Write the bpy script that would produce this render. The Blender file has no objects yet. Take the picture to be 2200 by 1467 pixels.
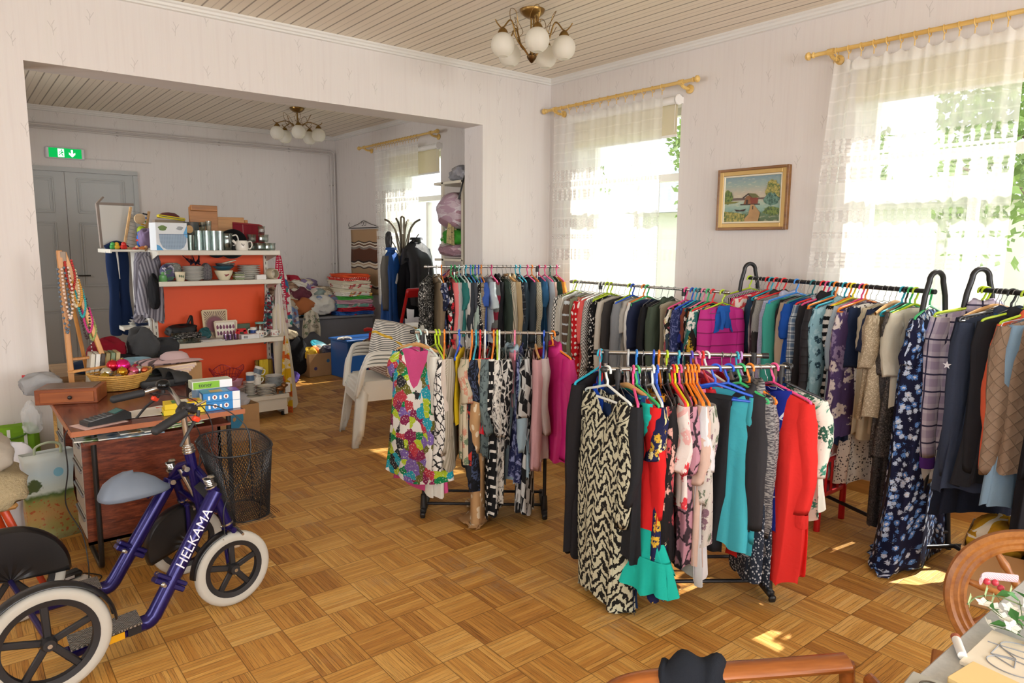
import bpy, math, random
import numpy as np
from mathutils import Vector, Matrix
random.seed(7)
RNG = np.random.default_rng(7)
PI = math.pi
SC = bpy.context.scene
COL = SC.collection

# ---------------------------------------------------------------- objects
def link(o, parent=None):
 COL.objects.link(o)
 if parent is not None:
  o.parent = parent
 return o

def tag(o, label, cat, group=None, kind=None):
 if label: o['label'] = label
 if cat: o['category'] = cat
 if group: o['group'] = group
 if kind: o['kind'] = kind
 return o

def empty(name, loc=(0, 0, 0), rz=0.0, label=None, cat=None, group=None):
 o = bpy.data.objects.new(name, None)
 o.empty_display_size = .05
 o.location = loc
 o.rotation_euler = (0, 0, rz)
 link(o)
 return tag(o, label, cat, group)

def rot3(rx=0, ry=0, rz=0):
 return np.array((Matrix.Rotation(rz, 3, 'Z') @ Matrix.Rotation(ry, 3, 'Y') @ Matrix.Rotation(rx, 3, 'X')))

class MB:
 """collects shapes and links them as one mesh object"""
 def __init__(s):
  s.v, s.f, s.uv, s.n = [], [], [], 0
 def add(s, v, f, uv=None):
  v = np.asarray(v, float)
  s.v.append(v)
  s.uv.append(np.asarray(uv, float) if uv is not None else v[:, :2] * 1.0)
  s.f.extend([tuple(i + s.n for i in q) for q in f])
  s.n += len(v)
  return s
 def box(s, c, d, r=None, bev=0.0):
  c = np.array(c, float); d = np.array(d, float) / 2
  if bev > 0:
   b = min(bev, *(d * .9))
   pts = []
   for sx in (-1, 1):
    for sy in (-1, 1):
     for sz in (-1, 1):
      S = np.array((sx, sy, sz))
      for k in range(3):
       q = d - b; q[k] = d[k]
       pts.append(S * q)
   v = np.array(pts)
   I = lambda x, y, z, k: ((x * 2 + y) * 2 + z) * 3 + k
   f = []
   for k in range(3):
    for sgn in (0, 1):
     q = []
     for a, b2 in ((0, 0), (1, 0), (1, 1), (0, 1)):
      t = [0, 0, 0]; t[k] = sgn; t[(k + 1) % 3] = a; t[(k + 2) % 3] = b2
      q.append(I(*t, k))
     f.append(tuple(q if sgn else q[::-1]))
   for k in range(3):
    k1, k2 = (k + 1) % 3, (k + 2) % 3
    for a in (0, 1):
     for b2 in (0, 1):
      t0 = [0, 0, 0]; t0[k1] = a; t0[k2] = b2; t1 = list(t0); t1[k] = 1
      q = (I(*t0, k1), I(*t1, k1), I(*t1, k2), I(*t0, k2))
      f.append(q if (a ^ b2) else q[::-1])
   for x in (0, 1):
    for y in (0, 1):
     for z in (0, 1):
      q = (I(x, y, z, 0), I(x, y, z, 1), I(x, y, z, 2))
      f.append(q if (x ^ y ^ z) else q[::-1])
  else:
   v = np.array([(x, y, z) for x in (-1, 1) for y in (-1, 1) for z in (-1, 1)], float) * d
   f = [(0, 1, 3, 2), (4, 6, 7, 5), (0, 4, 5, 1), (2, 3, 7, 6), (0, 2, 6, 4), (1, 5, 7, 3)]
  if r is not None: v = v @ np.asarray(r).T
  return s.add(v + c, f)
 def bar(s, a, b, w, h, up=(0, 0, 1), bev=0.0):
  a = Vector(a); b = Vector(b); z = (b - a); L = z.length; z.normalize()
  u = Vector(up)
  if abs(u.dot(z)) > .95: u = Vector((1, 0, 0))
  x = u.cross(z).normalized(); y = z.cross(x)
  R = np.array((x, y, z)).T
  return s.box((a + b) / 2, (w, h, L), R, bev)
 def tube(s, path, r, n=8, closed=False, cap=True, squash=1.0):
  P = np.asarray(path, float); m = len(P)
  rr = np.full(m, r, float) if np.isscalar(r) else np.asarray(r, float)
  T = np.zeros_like(P)
  if closed:
   T = np.roll(P, -1, 0) - np.roll(P, 1, 0)
  else:
   T[1:-1] = P[2:] - P[:-2]; T[0] = P[1] - P[0]; T[-1] = P[-1] - P[-2]
  T /= np.maximum(np.linalg.norm(T, axis=1, keepdims=True), 1e-9)
  nrm = np.array((0, 0, 1.)) if abs(T[0][2]) < .9 else np.array((1., 0, 0))
  vs, uv, acc = [], [], 0.0
  ang = np.linspace(0, 2 * PI, n, endpoint=False)
  for i in range(m):
   t = T[i]; nrm = nrm - t * (nrm @ t); nrm /= max(np.linalg.norm(nrm), 1e-9)
   b = np.cross(t, nrm)
   if i: acc += np.linalg.norm(P[i] - P[i - 1])
   vs.append(P[i] + rr[i] * (np.cos(ang)[:, None] * nrm + squash * np.sin(ang)[:, None] * b))
   uv.append(np.stack([ang * max(rr[i], .004), np.full(n, acc)], 1))
  f = []
  for i in range(m if closed else m - 1):
   j = (i + 1) % m
   for k in range(n):
    k2 = (k + 1) % n
    f.append((i * n + k, i * n + k2, j * n + k2, j * n + k))
  if cap and not closed:
   f.append(tuple(range(n))[::-1]); f.append(tuple((m - 1) * n + k for k in range(n)))
  return s.add(np.concatenate(vs), f, np.concatenate(uv))
 def lathe(s, prof, n=20, c=(0, 0, 0), r=None, sx=1, sy=1, cap=False):
  prof = np.asarray(prof, float); m = len(prof)
  a = np.linspace(0, 2 * PI, n, endpoint=False)
  v = np.concatenate([np.stack([p[0] * np.cos(a) * sx, p[0] * np.sin(a) * sy, np.full(n, p[1])], 1) for p in prof])
  uv = np.concatenate([np.stack([a * .1, np.full(n, p[1])], 1) for p in prof])
  f = [(i * n + k, i * n + (k + 1) % n, (i + 1) * n + (k + 1) % n, (i + 1) * n + k) for i in range(m - 1) for k in range(n)]
  if cap and prof[0][0] > 1e-6: f.append(tuple(range(n))[::-1])
  if cap and prof[-1][0] > 1e-6: f.append(tuple((m - 1) * n + k for k in range(n)))
  if r is not None: v = v @ np.asarray(r).T
  return s.add(v + np.array(c, float), f, uv)
 def ball(s, c, r, n=12, m=8, sc=(1, 1, 1)):
  pr = [(max(1e-7, math.sin(PI * i / m)), -math.cos(PI * i / m)) for i in range(m + 1)]
  q = MB().lathe(pr, n)
  v = q.v[0] * np.array(sc) * r + np.array(c, float)
  return s.add(v, q.f, q.uv[0])
 def grid(s, P, uv=None, closed=False):
  """P: (m,n,3) array"""
  m, n = P.shape[:2]
  f = []
  for i in range(m - 1):
   for k in range(n if closed else n - 1):
    k2 = (k + 1) % n
    f.append((i * n + k, i * n + k2, (i + 1) * n + k2, (i + 1) * n + k))
  return s.add(P.reshape(-1, 3), f, uv.reshape(-1, 2) if uv is not None else None)
 def prism(s, pts, h, c=(0, 0, 0), r=None):
  """pts 2-D outline in local xy, extruded along z by h (centred)"""
  n = len(pts)
  v = np.array([(p[0], p[1], -h / 2) for p in pts] + [(p[0], p[1], h / 2) for p in pts], float)
  f = [tuple(range(n))[::-1], tuple(range(n, 2 * n))] + [(k, (k + 1) % n, n + (k + 1) % n, n + k) for k in range(n)]
  if r is not None: v = v @ np.asarray(r).T
  return s.add(v + np.array(c, float), f)
 def xf(s, R=None, t=(0, 0, 0)):
  for i in range(len(s.v)):
   if R is not None: s.v[i] = s.v[i] @ np.asarray(R).T
   s.v[i] = s.v[i] + np.array(t, float)
  return s
 def build(s, name, mat, parent=None, smooth=True, angle=40, solid=0, sub=0, loc=None, rz=0):
  me = bpy.data.meshes.new(name)
  V = np.concatenate(s.v)
  me.from_pydata(V.tolist(), [], s.f)
  uvl = me.uv_layers.new(name='UVMap')
  UV = np.concatenate(s.uv)
  li = np.zeros(len(me.loops), dtype=np.int32); me.loops.foreach_get('vertex_index', li)
  uvl.data.foreach_set('uv', UV[li].ravel().astype(np.float32))
  if mat is not None: me.materials.append(mat)
  if smooth:
   me.polygons.foreach_set('use_smooth', np.ones(len(me.polygons), dtype=bool))
   if angle:
    try: me.set_sharp_from_angle(angle=math.radians(angle))
    except Exception: pass
  me.update()
  o = bpy.data.objects.new(name, me)
  link(o, parent)
  if loc is not None: o.location = loc
  if rz: o.rotation_euler = (0, 0, rz)
  if solid:
   md = o.modifiers.new('thick', 'SOLIDIFY'); md.thickness = solid; md.offset = 0
  if sub:
   md = o.modifiers.new('sub', 'SUBSURF'); md.levels = sub; md.render_levels = sub
  return o

def copy_tree(o, parent=None):
 c = o.copy(); COL.objects.link(c)
 if parent is not None: c.parent = parent
 for ch in list(o.children): copy_tree(ch, c)
 return c

def spline(pts, n=8):
 """Catmull-Rom through pts"""
 P = np.asarray(pts, float)
 Q = np.vstack([2 * P[0] - P[1], P, 2 * P[-1] - P[-2]])
 out = []
 for i in range(1, len(Q) - 2):
  for t in np.linspace(0, 1, n, endpoint=False):
   a, b, c, d = Q[i - 1:i + 3]
   out.append(.5 * (2 * b + (c - a) * t + (2 * a - 5 * b + 4 * c - d) * t * t + (3 * b - a - 3 * c + d) * t ** 3))
 out.append(P[-1])
 return np.array(out)

def arc(c, r, a0, a1, n=12, ax=((1, 0, 0), (0, 0, 1))):
 c = np.array(c, float); X, Y = np.array(ax[0], float), np.array(ax[1], float)
 return np.array([c + r * (math.cos(t) * X + math.sin(t) * Y) for t in np.linspace(a0, a1, n)])

# ---------------------------------------------------------------- materials
def lin(h):
 if not isinstance(h, str): return tuple(h)
 h = h.lstrip('#'); c = [int(h[i:i + 2], 16) / 255 for i in (0, 2, 4)]
 return tuple(x / 12.92 if x <= .04045 else ((x + .055) / 1.055) ** 2.4 for x in c)

class NT:
 def __init__(s, name):
  s.m = bpy.data.materials.new(name); s.m.use_nodes = True
  s.t = s.m.node_tree; s.t.nodes.clear()
  s.out = s.t.nodes.new('ShaderNodeOutputMaterial')
 def n(s, typ, **kw):
  o = s.t.nodes.new('ShaderNode' + typ)
  for k, v in kw.items(): setattr(o, k, v)
  return o
 def put(s, sock, v):
  if hasattr(v, 'is_output'): s.t.links.new(v, sock)
  elif isinstance(v, (tuple, list)) and len(v) == 3 and sock.type == 'RGBA': sock.default_value = (*v, 1)
  else: sock.default_value = v
 def M(s, op, a, b=None, c=None):
  o = s.n('Math', operation=op); s.put(o.inputs[0], a)
  if b is not None: s.put(o.inputs[1], b)
  if c is not None: s.put(o.inputs[2], c)
  return o.outputs[0]
 def V(s, op, a, b=None):
  o = s.n('VectorMath', operation=op); s.put(o.inputs[0], a)
  if b is not None: s.put(o.inputs[1], b)
  return o.outputs[1] if op in ('LENGTH', 'DISTANCE', 'DOT_PRODUCT') else o.outputs[0]
 def mix(s, f, a, b, blend='MIX'):
  o = s.n('Mix', data_type='RGBA', blend_type=blend)
  s.put(o.inputs[0], f); s.put(o.inputs[6], lin(a) if isinstance(a, (str, tuple)) else a); s.put(o.inputs[7], lin(b) if isinstance(b, (str, tuple)) else b)
  return o.outputs[2]
 def xyz(s, v):
  o = s.n('SeparateXYZ'); s.put(o.inputs[0], v); return o.outputs
 def cmb(s, x, y, z=0.0):
  o = s.n('CombineXYZ'); s.put(o.inputs[0], x); s.put(o.inputs[1], y); s.put(o.inputs[2], z); return o.outputs[0]
 def tc(s, which='Object'): return s.n('TexCoord').outputs[which]
 def uv(s): return s.n('UVMap').outputs[0]
 def noise(s, v, scale, detail=2, rough=.5, dist=0.0, out=0):
  o = s.n('TexNoise'); s.put(o.inputs['Vector'], v); o.inputs['Scale'].default_value = scale
  o.inputs['Detail'].default_value = detail; o.inputs['Roughness'].default_value = rough; o.inputs['Distortion'].default_value = dist
  return o.outputs[out]
 def vor(s, v, scale, feature='F1', rnd=1.0):
  o = s.n('TexVoronoi', feature=feature); s.put(o.inputs['Vector'], v); o.inputs['Scale'].default_value = scale
  o.inputs['Randomness'].default_value = rnd
  return o.outputs
 def wn(s, v, dim='3D'):
  o = s.n('TexWhiteNoise', noise_dimensions=dim); s.put(o.inputs['Vector'], v); return o.outputs
 def ramp(s, f, stops, interp='LINEAR'):
  o = s.n('ValToRGB'); r = o.color_ramp; r.interpolation = interp
  while len(r.elements) < len(stops): r.elements.new(.5)
  for e, (p, c) in zip(r.elements, stops): e.position = p; e.color = (*lin(c), 1)
  s.put(o.inputs[0], f); return o.outputs[0]
 def step(s, a, e, w=.02):
  o = s.n('MapRange', interpolation_type='SMOOTHSTEP'); s.put(o.inputs[0], a)
  o.inputs[1].default_value = e - w; o.inputs[2].default_value = e + w
  return o.outputs[0]
 def bump(s, h, strength=.3, dist=.01):
  o = s.n('Bump'); o.inputs['Strength'].default_value = strength; o.inputs['Distance'].default_value = dist
  s.put(o.inputs['Height'], h); return o.outputs[0]
 def bsdf(s, col, rough=.6, metal=0, nrm=None, spec=.5, **kw):
  o = s.n('BsdfPrincipled'); s.put(o.inputs['Base Color'], lin(col) if isinstance(col, (str, tuple)) else col)
  s.put(o.inputs['Roughness'], rough); o.inputs['Metallic'].default_value = metal
  o.inputs['Specular IOR Level'].default_value = spec
  for k, v in kw.items(): s.put(o.inputs[k.replace('_', ' ')], v)
  if nrm is not None: s.put(o.inputs['Normal'], nrm)
  return o.outputs[0]
 def fin(s, sh):
  s.t.links.new(sh, s.out.inputs[0]); return s.m

_MC = {}
def mat(col, rough=.5, metal=0, spec=.5, bumpy=0, var=.0):
 """plain surface in one colour, optionally with faint mottling"""
 k = (col, rough, metal, spec, bumpy, var)
 if k in _MC: return _MC[k]
 t = NT('surface')
 c = lin(col)
 v = t.tc('Object')
 if var:
  nz = t.noise(v, 9, 4, .6)
  c = t.mix(nz, tuple(x * (1 - var) for x in c), tuple(min(1, x * (1 + var)) for x in c))
 nr = t.bump(t.noise(v, 120, 2), bumpy, .004) if bumpy else None
 _MC[k] = t.fin(t.bsdf(c, rough, metal, nr, spec))
 return _MC[k]

def glass(col='#f4f8f6', name='glass', tr=.9):
 k = ('glass', col, tr)
 if k in _MC: return _MC[k]
 t = NT(name)
 g = t.n('BsdfGlossy'); g.inputs['Roughness'].default_value = .05
 p = t.n('BsdfTransparent'); p.inputs[0].default_value = (*lin(col), 1)
 lw = t.n('LayerWeight'); lw.inputs[0].default_value = .35
 f = t.M('MULTIPLY_ADD', lw.outputs[1], .4, (1 - tr) * .5)
 mx = t.n('MixShader'); t.put(mx.inputs[0], f); t.t.links.new(p.outputs[0], mx.inputs[1]); t.t.links.new(g.outputs[0], mx.inputs[2])
 _MC[k] = t.fin(mx.outputs[0])
 return _MC[k]

def film(col='#e4e8ea', op=.5):
 k = ('film', col, op)
 if k in _MC: return _MC[k]
 t = NT('plastic_film'); p = t.n('BsdfTransparent'); b = t.bsdf(col, .3, 0, t.bump(t.noise(t.tc('Object'), 26, 4), .8, .01))
 mx = t.n('MixShader'); mx.inputs[0].default_value = op; t.t.links.new(p.outputs[0], mx.inputs[1]); t.t.links.new(b, mx.inputs[2])
 _MC[k] = t.fin(mx.outputs[0]); return _MC[k]

def wood(c1, c2, scale=14, axis=0, rough=.4, name='wood'):
 k = ('wood', c1, c2, scale, axis, rough)
 if k in _MC: return _MC[k]
 t = NT(name); v = t.tc('Object'); x = t.xyz(v)
 s = [1, 1, 1]; s[axis] = .08
 w = t.cmb(t.M('MULTIPLY', x[0], s[0]), t.M('MULTIPLY', x[1], s[1]), t.M('MULTIPLY', x[2], s[2]))
 a = t.noise(w, scale, 4, .6, .6); b = t.noise(w, scale * 6, 3, .6)
 f = t.M('ADD', t.M('MULTIPLY', a, .7), t.M('MULTIPLY', b, .3))
 c = t.ramp(f, [(.32, c1), (.62, c2)])
 _MC[k] = t.fin(t.bsdf(c, rough, 0, t.bump(b, .12, .002)))
 return _MC[k]

def fabric(kind, *cs, s=1.0, sheen=True):
 """woven cloth; pattern drawn in the cloth's own metre coordinates (UV)"""
 k = ('fab', kind, cs, s)
 if k in _MC: return _MC[k]
 t = NT('cloth_' + kind)
 C = [lin(c) for c in cs] + [lin('#222222')] * 3
 uv0 = t.uv(); X = t.xyz(uv0); U, W = X[0], X[1]
 rough, spec = .85, .25
 col = C[0]; hgt = None; alpha = None; metal = 0
 wob = t.noise(uv0, 7 / s, 2)
 if kind == 'plain': col = C[0]
 elif kind == 'shiny': rough, spec = .4, .5
 elif kind == 'hstripe':      # across the body; s = period (m)
  f = t.M('FRACT', t.M('MULTIPLY_ADD', wob, .25, t.M('DIVIDE', W, s)))
  col = t.mix(t.step(f, .5, .04), C[0], C[1])
  if len(cs) > 2: col = t.mix(t.step(t.M('FRACT', t.M('DIVIDE', W, s * 3)), .68, .01), col, C[2])
 elif kind == 'thinstripe':
  f = t.M('FRACT', t.M('MULTIPLY_ADD', wob, .25, t.M('DIVIDE', W, s)))
  col = t.mix(t.step(f, .82, .03), C[0], C[1])
 elif kind == 'vstripe':
  f = t.M('FRACT', t.M('MULTIPLY_ADD', wob, .2, t.M('DIVIDE', U, s)))
  col = t.mix(t.step(f, .5, .06), C[0], C[1])
 elif kind == 'cord':
  f = t.M('SINE', t.M('MULTIPLY', U, 2 * PI / s)); hgt = f
  col = t.mix(t.M('MULTIPLY_ADD', f, .5, .5), C[0], C[1])
 elif kind == 'knit':
  f = t.M('MULTIPLY', t.M('SINE', t.M('MULTIPLY', U, 2 * PI / s)), t.M('SINE', t.M('MULTIPLY', W, 2 * PI / (s * .7)))); hgt = f
  col = t.mix(t.M('MULTIPLY_ADD', f, .5, .5), C[0], C[1])
 elif kind == 'plaid':
  fu = t.M('FRACT', t.M('DIVIDE', U, s)); fv = t.M('FRACT', t.M('DIVIDE', W, s))
  a = t.M('MULTIPLY', t.M('ADD', t.step(fu, .55, .02), t.step(fv, .55, .02)), .5)
  col = t.mix(a, C[0], C[1])
  gu = t.M('LESS_THAN', t.M('ABSOLUTE', t.M('SUBTRACT', fu, .25)), .05); gv = t.M('LESS_THAN', t.M('ABSOLUTE', t.M('SUBTRACT', fv, .25)), .05)
  col = t.mix(t.M('MAXIMUM', gu, gv), col, C[2])
 elif kind == 'dots':         # s = spacing
  d = t.vor(uv0, 1 / s, 'F1', .25)[0]
  col = t.mix(t.step(d, .27, .03), C[1], C[0])
 elif kind == 'spots':
  d = t.vor(uv0, 1 / s, 'F1', .85)[0]
  col = t.mix(t.step(t.M('MULTIPLY_ADD', wob, .2, d), .45, .03), C[1], C[0])
 elif kind == 'floral':       # ground, petal, petal 2, centre
  v = t.vor(uv0, 1 / s, 'F1', 1); r = t.xyz(v[1])[0]
  d = t.M('ADD', v[0], t.M('MULTIPLY', t.M('SUBTRACT', t.noise(uv0, 5 / s, 2), .5), .7))
  pet = t.ramp(r, [(0, cs[1]), (.5, cs[2 if len(cs) > 2 else 1])], 'CONSTANT')
  col = t.mix(t.step(d, .42, .05), pet, C[0])
  col = t.mix(t.step(d, .16, .04), C[3] if len(cs) > 3 else C[0], col)
 elif kind == 'print':        # many coloured blobs with outlines
  v = t.vor(t.V('ADD', uv0, t.V('MULTIPLY', t.noise(uv0, 2 / s, 2, out=1), (.6 * s, .6 * s, 0))), 1 / s, 'F1', 1); r = t.xyz(v[1])[0]
  n = len(cs); col = t.ramp(r, [(i / n, cs[i]) for i in range(n)], 'CONSTANT')
  e = t.noise(uv0, 6 / s, 3, .6)
  col = t.mix(t.step(e, .62, .03), col, C[0])
 elif kind == 'zebra':        # ikat-like leaning brush strokes mirrored about upright axes
  w = t.V('ADD', uv0, t.V('MULTIPLY', t.noise(uv0, 1.1 / s, 3, .6, out=1), (1.3 * s, 1.3 * s, 0)))
  q = t.xyz(w); zig = t.M('ABSOLUTE', t.M('SUBTRACT', t.M('FRACT', t.M('DIVIDE', q[0], s * 1.5)), .5))
  f = t.M('SINE', t.M('MULTIPLY', t.M('ADD', t.M('MULTIPLY', zig, s * 2.6), q[1]), 2 * PI / s))
  g = t.M('ADD', f, t.M('MULTIPLY', t.M('SUBTRACT', t.noise(t.cmb(t.M('MULTIPLY', U, 2.2), W), 2.6 / s, 4, .6), .5), 3.2))
  col = t.mix(t.step(g, -.1, .14), C[0], C[1])
 elif kind == 'chevron':
  z = t.M('MULTIPLY', t.M('ABSOLUTE', t.M('SUBTRACT', t.M('FRACT', t.M('DIVIDE', U, s * 2)), .5)), s * 1.6)
  f = t.M('FRACT', t.M('DIVIDE', t.M('ADD', t.M('ADD', W, z), t.M('MULTIPLY', wob, s * .4)), s))
  col = t.mix(t.step(f, .5, .05), C[0], C[1])
 elif kind == 'diag':
  sg = t.M('SIGN', t.M('SUBTRACT', t.M('FRACT', t.M('DIVIDE', U, s * 9)), .5))
  f = t.M('FRACT', t.M('DIVIDE', t.M('ADD', W, t.M('MULTIPLY', t.M('MULTIPLY', U, 1.6), sg)), s))
  col = t.mix(t.step(f, .5, .08), C[0], C[1])
 elif kind == 'lattice':
  a = t.M('FRACT', t.M('DIVIDE', t.M('ADD', U, W), s)); b = t.M('FRACT', t.M('DIVIDE', t.M('SUBTRACT', U, W), s))
  f = t.M('MAXIMUM', t.M('ABSOLUTE', t.M('SUBTRACT', a, .5)), t.M('ABSOLUTE', t.M('SUBTRACT', b, .5)))
  col = t.mix(t.step(f, .36, .04), C[1], C[0])
 elif kind == 'squiggle':
  d = t.vor(t.V('ADD', uv0, t.V('MULTIPLY', t.noise(uv0, 3 / s, 2, out=1), (.5 * s, .5 * s, 0))), 1 / s, 'DISTANCE_TO_EDGE', 1)[0]
  col = t.mix(t.step(d, .07, .025), C[1], C[0])
 elif kind == 'check':
  a = t.M('FLOOR', t.M('DIVIDE', U, s)); b = t.M('FLOOR', t.M('DIVIDE', t.M('ADD', W, t.M('MULTIPLY', U, .5)), s * 1.5))
  f = t.M('MODULO', t.M('ABSOLUTE', t.M('ADD', a, b)), 2)
  st = t.step(t.noise(t.cmb(t.M('MULTIPLY', U, 6), W), 9, 3), .62, .03)
  col = t.mix(t.M('ABSOLUTE', t.M('SUBTRACT', f, t.M('MULTIPLY', st, .6))), C[0], C[1])
 elif kind == 'dash':
  row = t.M('FLOOR', t.M('DIVIDE', W, s)); fr = t.M('FRACT', t.M('DIVIDE', W, s))
  g = t.M('FRACT', t.M('ADD', t.M('DIVIDE', U, s * 1.6), t.M('MULTIPLY', row, .37)))
  f = t.M('MULTIPLY', t.M('LESS_THAN', fr, .32), t.M('LESS_THAN', g, .6))
  col = t.mix(f, C[0], C[1])
 elif kind == 'marl':
  f = t.noise(t.cmb(U, t.M('MULTIPLY', W, 3)), 160 / s, 2, .7)
  col = t.mix(t.step(f, .5, .12), C[0], C[1])
 elif kind == 'streak':       # space-dyed thin lines
  f = t.noise(t.cmb(t.M('MULTIPLY', U, .16), W), 190 / s, 2, .6)
  col = t.mix(t.step(f, .5, .06), C[0], C[1])
 elif kind == 'tie':
  f = t.noise(t.cmb(t.M('MULTIPLY', U, 1.2), W), 14 / s, 4, .65, 1.5)
  col = t.mix(t.step(f, .55, .06), C[0], C[1])
 elif kind == 'fleck':
  f = t.noise(uv0, 60 / s, 2, .6, 2.5)
  col = t.mix(t.step(f, .6, .03), C[0], C[1]); hgt = t.noise(uv0, 40 / s, 3)
 elif kind == 'sequin':
  v = t.vor(uv0, 220 / s); r = t.xyz(v[1])[0]
  col = t.mix(t.step(r, .72, .05), C[0], C[1]); rough = t.M('MULTIPLY_ADD', r, .4, .25); spec = .7
  hgt = r
 elif kind == 'quilt':        # channel-stitched padding across the body
  f = t.M('ABSOLUTE', t.M('SINE', t.M('MULTIPLY', W, PI / s))); hgt = t.M('POWER', f, .5); rough, spec = .5, .4
  col = t.mix(t.step(f, .12, .1), tuple(x * .35 for x in C[0]), C[0])
 elif kind == 'diamond':
  a = t.M('ABSOLUTE', t.M('SINE', t.M('MULTIPLY', t.M('ADD', U, W), PI / s))); b = t.M('ABSOLUTE', t.M('SINE', t.M('MULTIPLY', t.M('SUBTRACT', U, W), PI / s)))
  f = t.M('MINIMUM', a, b); hgt = t.M('POWER', f, .4)
  col = t.mix(t.step(f, .08, .06), tuple(x * .6 for x in C[0]), C[0]); rough = .6
 elif kind == 'denim':
  f = t.noise(t.cmb(t.M('MULTIPLY', U, 8), W), 90, 2); g = t.noise(uv0, 6, 3)
  col = t.mix(t.M('MULTIPLY_ADD', g, .6, t.M('MULTIPLY', f, .4)), C[0], C[1])
 elif kind == 'zigline':      # white maze-like lettering lines
  a = t.vor(uv0, 1 / s, 'DISTANCE_TO_EDGE', .55)[0]
  col = t.mix(t.M('LESS_THAN', t.M('ABSOLUTE', t.M('SUBTRACT', a, .2)), .022), C[0], C[1])
 # weave and slight wear
 fine = t.noise(uv0, 900, 1)
 base = t.mix(t.M('MULTIPLY_ADD', t.noise(uv0, 5, 3), .22, -.06), col, tuple(x * .72 for x in C[0])) if kind in ('plain', 'shiny', 'cord', 'knit') else col
 h = t.M('MULTIPLY', fine, .25)
 if hgt is not None: h = t.M('ADD', h, hgt)
 wr = t.noise(uv0, 16, 3, .55, .6)
 h = t.M('ADD', h, t.M('MULTIPLY', wr, 1.3 if kind != 'quilt' else .5))
 b = t.bump(h, .5, .011)
 sh = t.bsdf(base, rough, metal, b, spec)
 if sheen:
  tr = t.n('BsdfTranslucent'); t.put(tr.inputs[0], base)
  mx = t.n('MixShader'); mx.inputs[0].default_value = .12
  t.t.links.new(sh, mx.inputs[1]); t.t.links.new(tr.outputs[0], mx.inputs[2]); sh = mx.outputs[0]
 _MC[k] = t.fin(sh)
 return _MC[k]

def text_obj(body, size, mat_, parent, loc, R, name='lettering', depth=.0006, shear=0, align='CENTER'):
 cu = bpy.data.curves.new(name, 'FONT'); cu.body = body; cu.size = size; cu.extrude = depth
 cu.align_x = align; cu.align_y = 'CENTER'; cu.shear = shear
 cu.materials.append(mat_)
 o = bpy.data.objects.new(name, cu); link(o, parent)
 M4 = Matrix(np.asarray(R).tolist()).to_4x4(); M4.translation = Vector(loc)
 o.matrix_local = M4
 # a plain mesh, so that every report can read it
 me = bpy.data.meshes.new_from_object(o.evaluated_get(bpy.context.evaluated_depsgraph_get()))
 m = bpy.data.objects.new(name, me); link(m, parent); m.matrix_local = M4
 bpy.data.objects.remove(o)
 return m

def frame3(x, n):
 """rotation whose local x runs along x and local z along n"""
 x = Vector(x).normalized(); n = Vector(n).normalized(); y = n.cross(x).normalized(); x = y.cross(n)
 return np.array((x, y, n)).T
# ================================================================ camera
cam = bpy.data.cameras.new('camera'); co = bpy.data.objects.new('camera', cam); link(co)
yaw, pit, rol = 0.67802832, -0.13718222, 0.00833043
f_ = Vector((math.sin(yaw) * math.cos(pit), math.cos(yaw) * math.cos(pit), math.sin(pit)))
r_ = Vector((math.cos(yaw), -math.sin(yaw), 0)); u_ = r_.cross(f_)
r2 = math.cos(rol) * r_ + math.sin(rol) * u_; u2 = -math.sin(rol) * r_ + math.cos(rol) * u_
M4 = Matrix((r2, u2, -f_)).transposed().to_4x4(); M4.translation = (0, 0, 1.6)
co.matrix_world = M4
cam.lens = 36 * 1501.17 / 2200; cam.sensor_width = 36; cam.sensor_fit = 'HORIZONTAL'; cam.clip_start = .05
SC.camera = co

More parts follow.
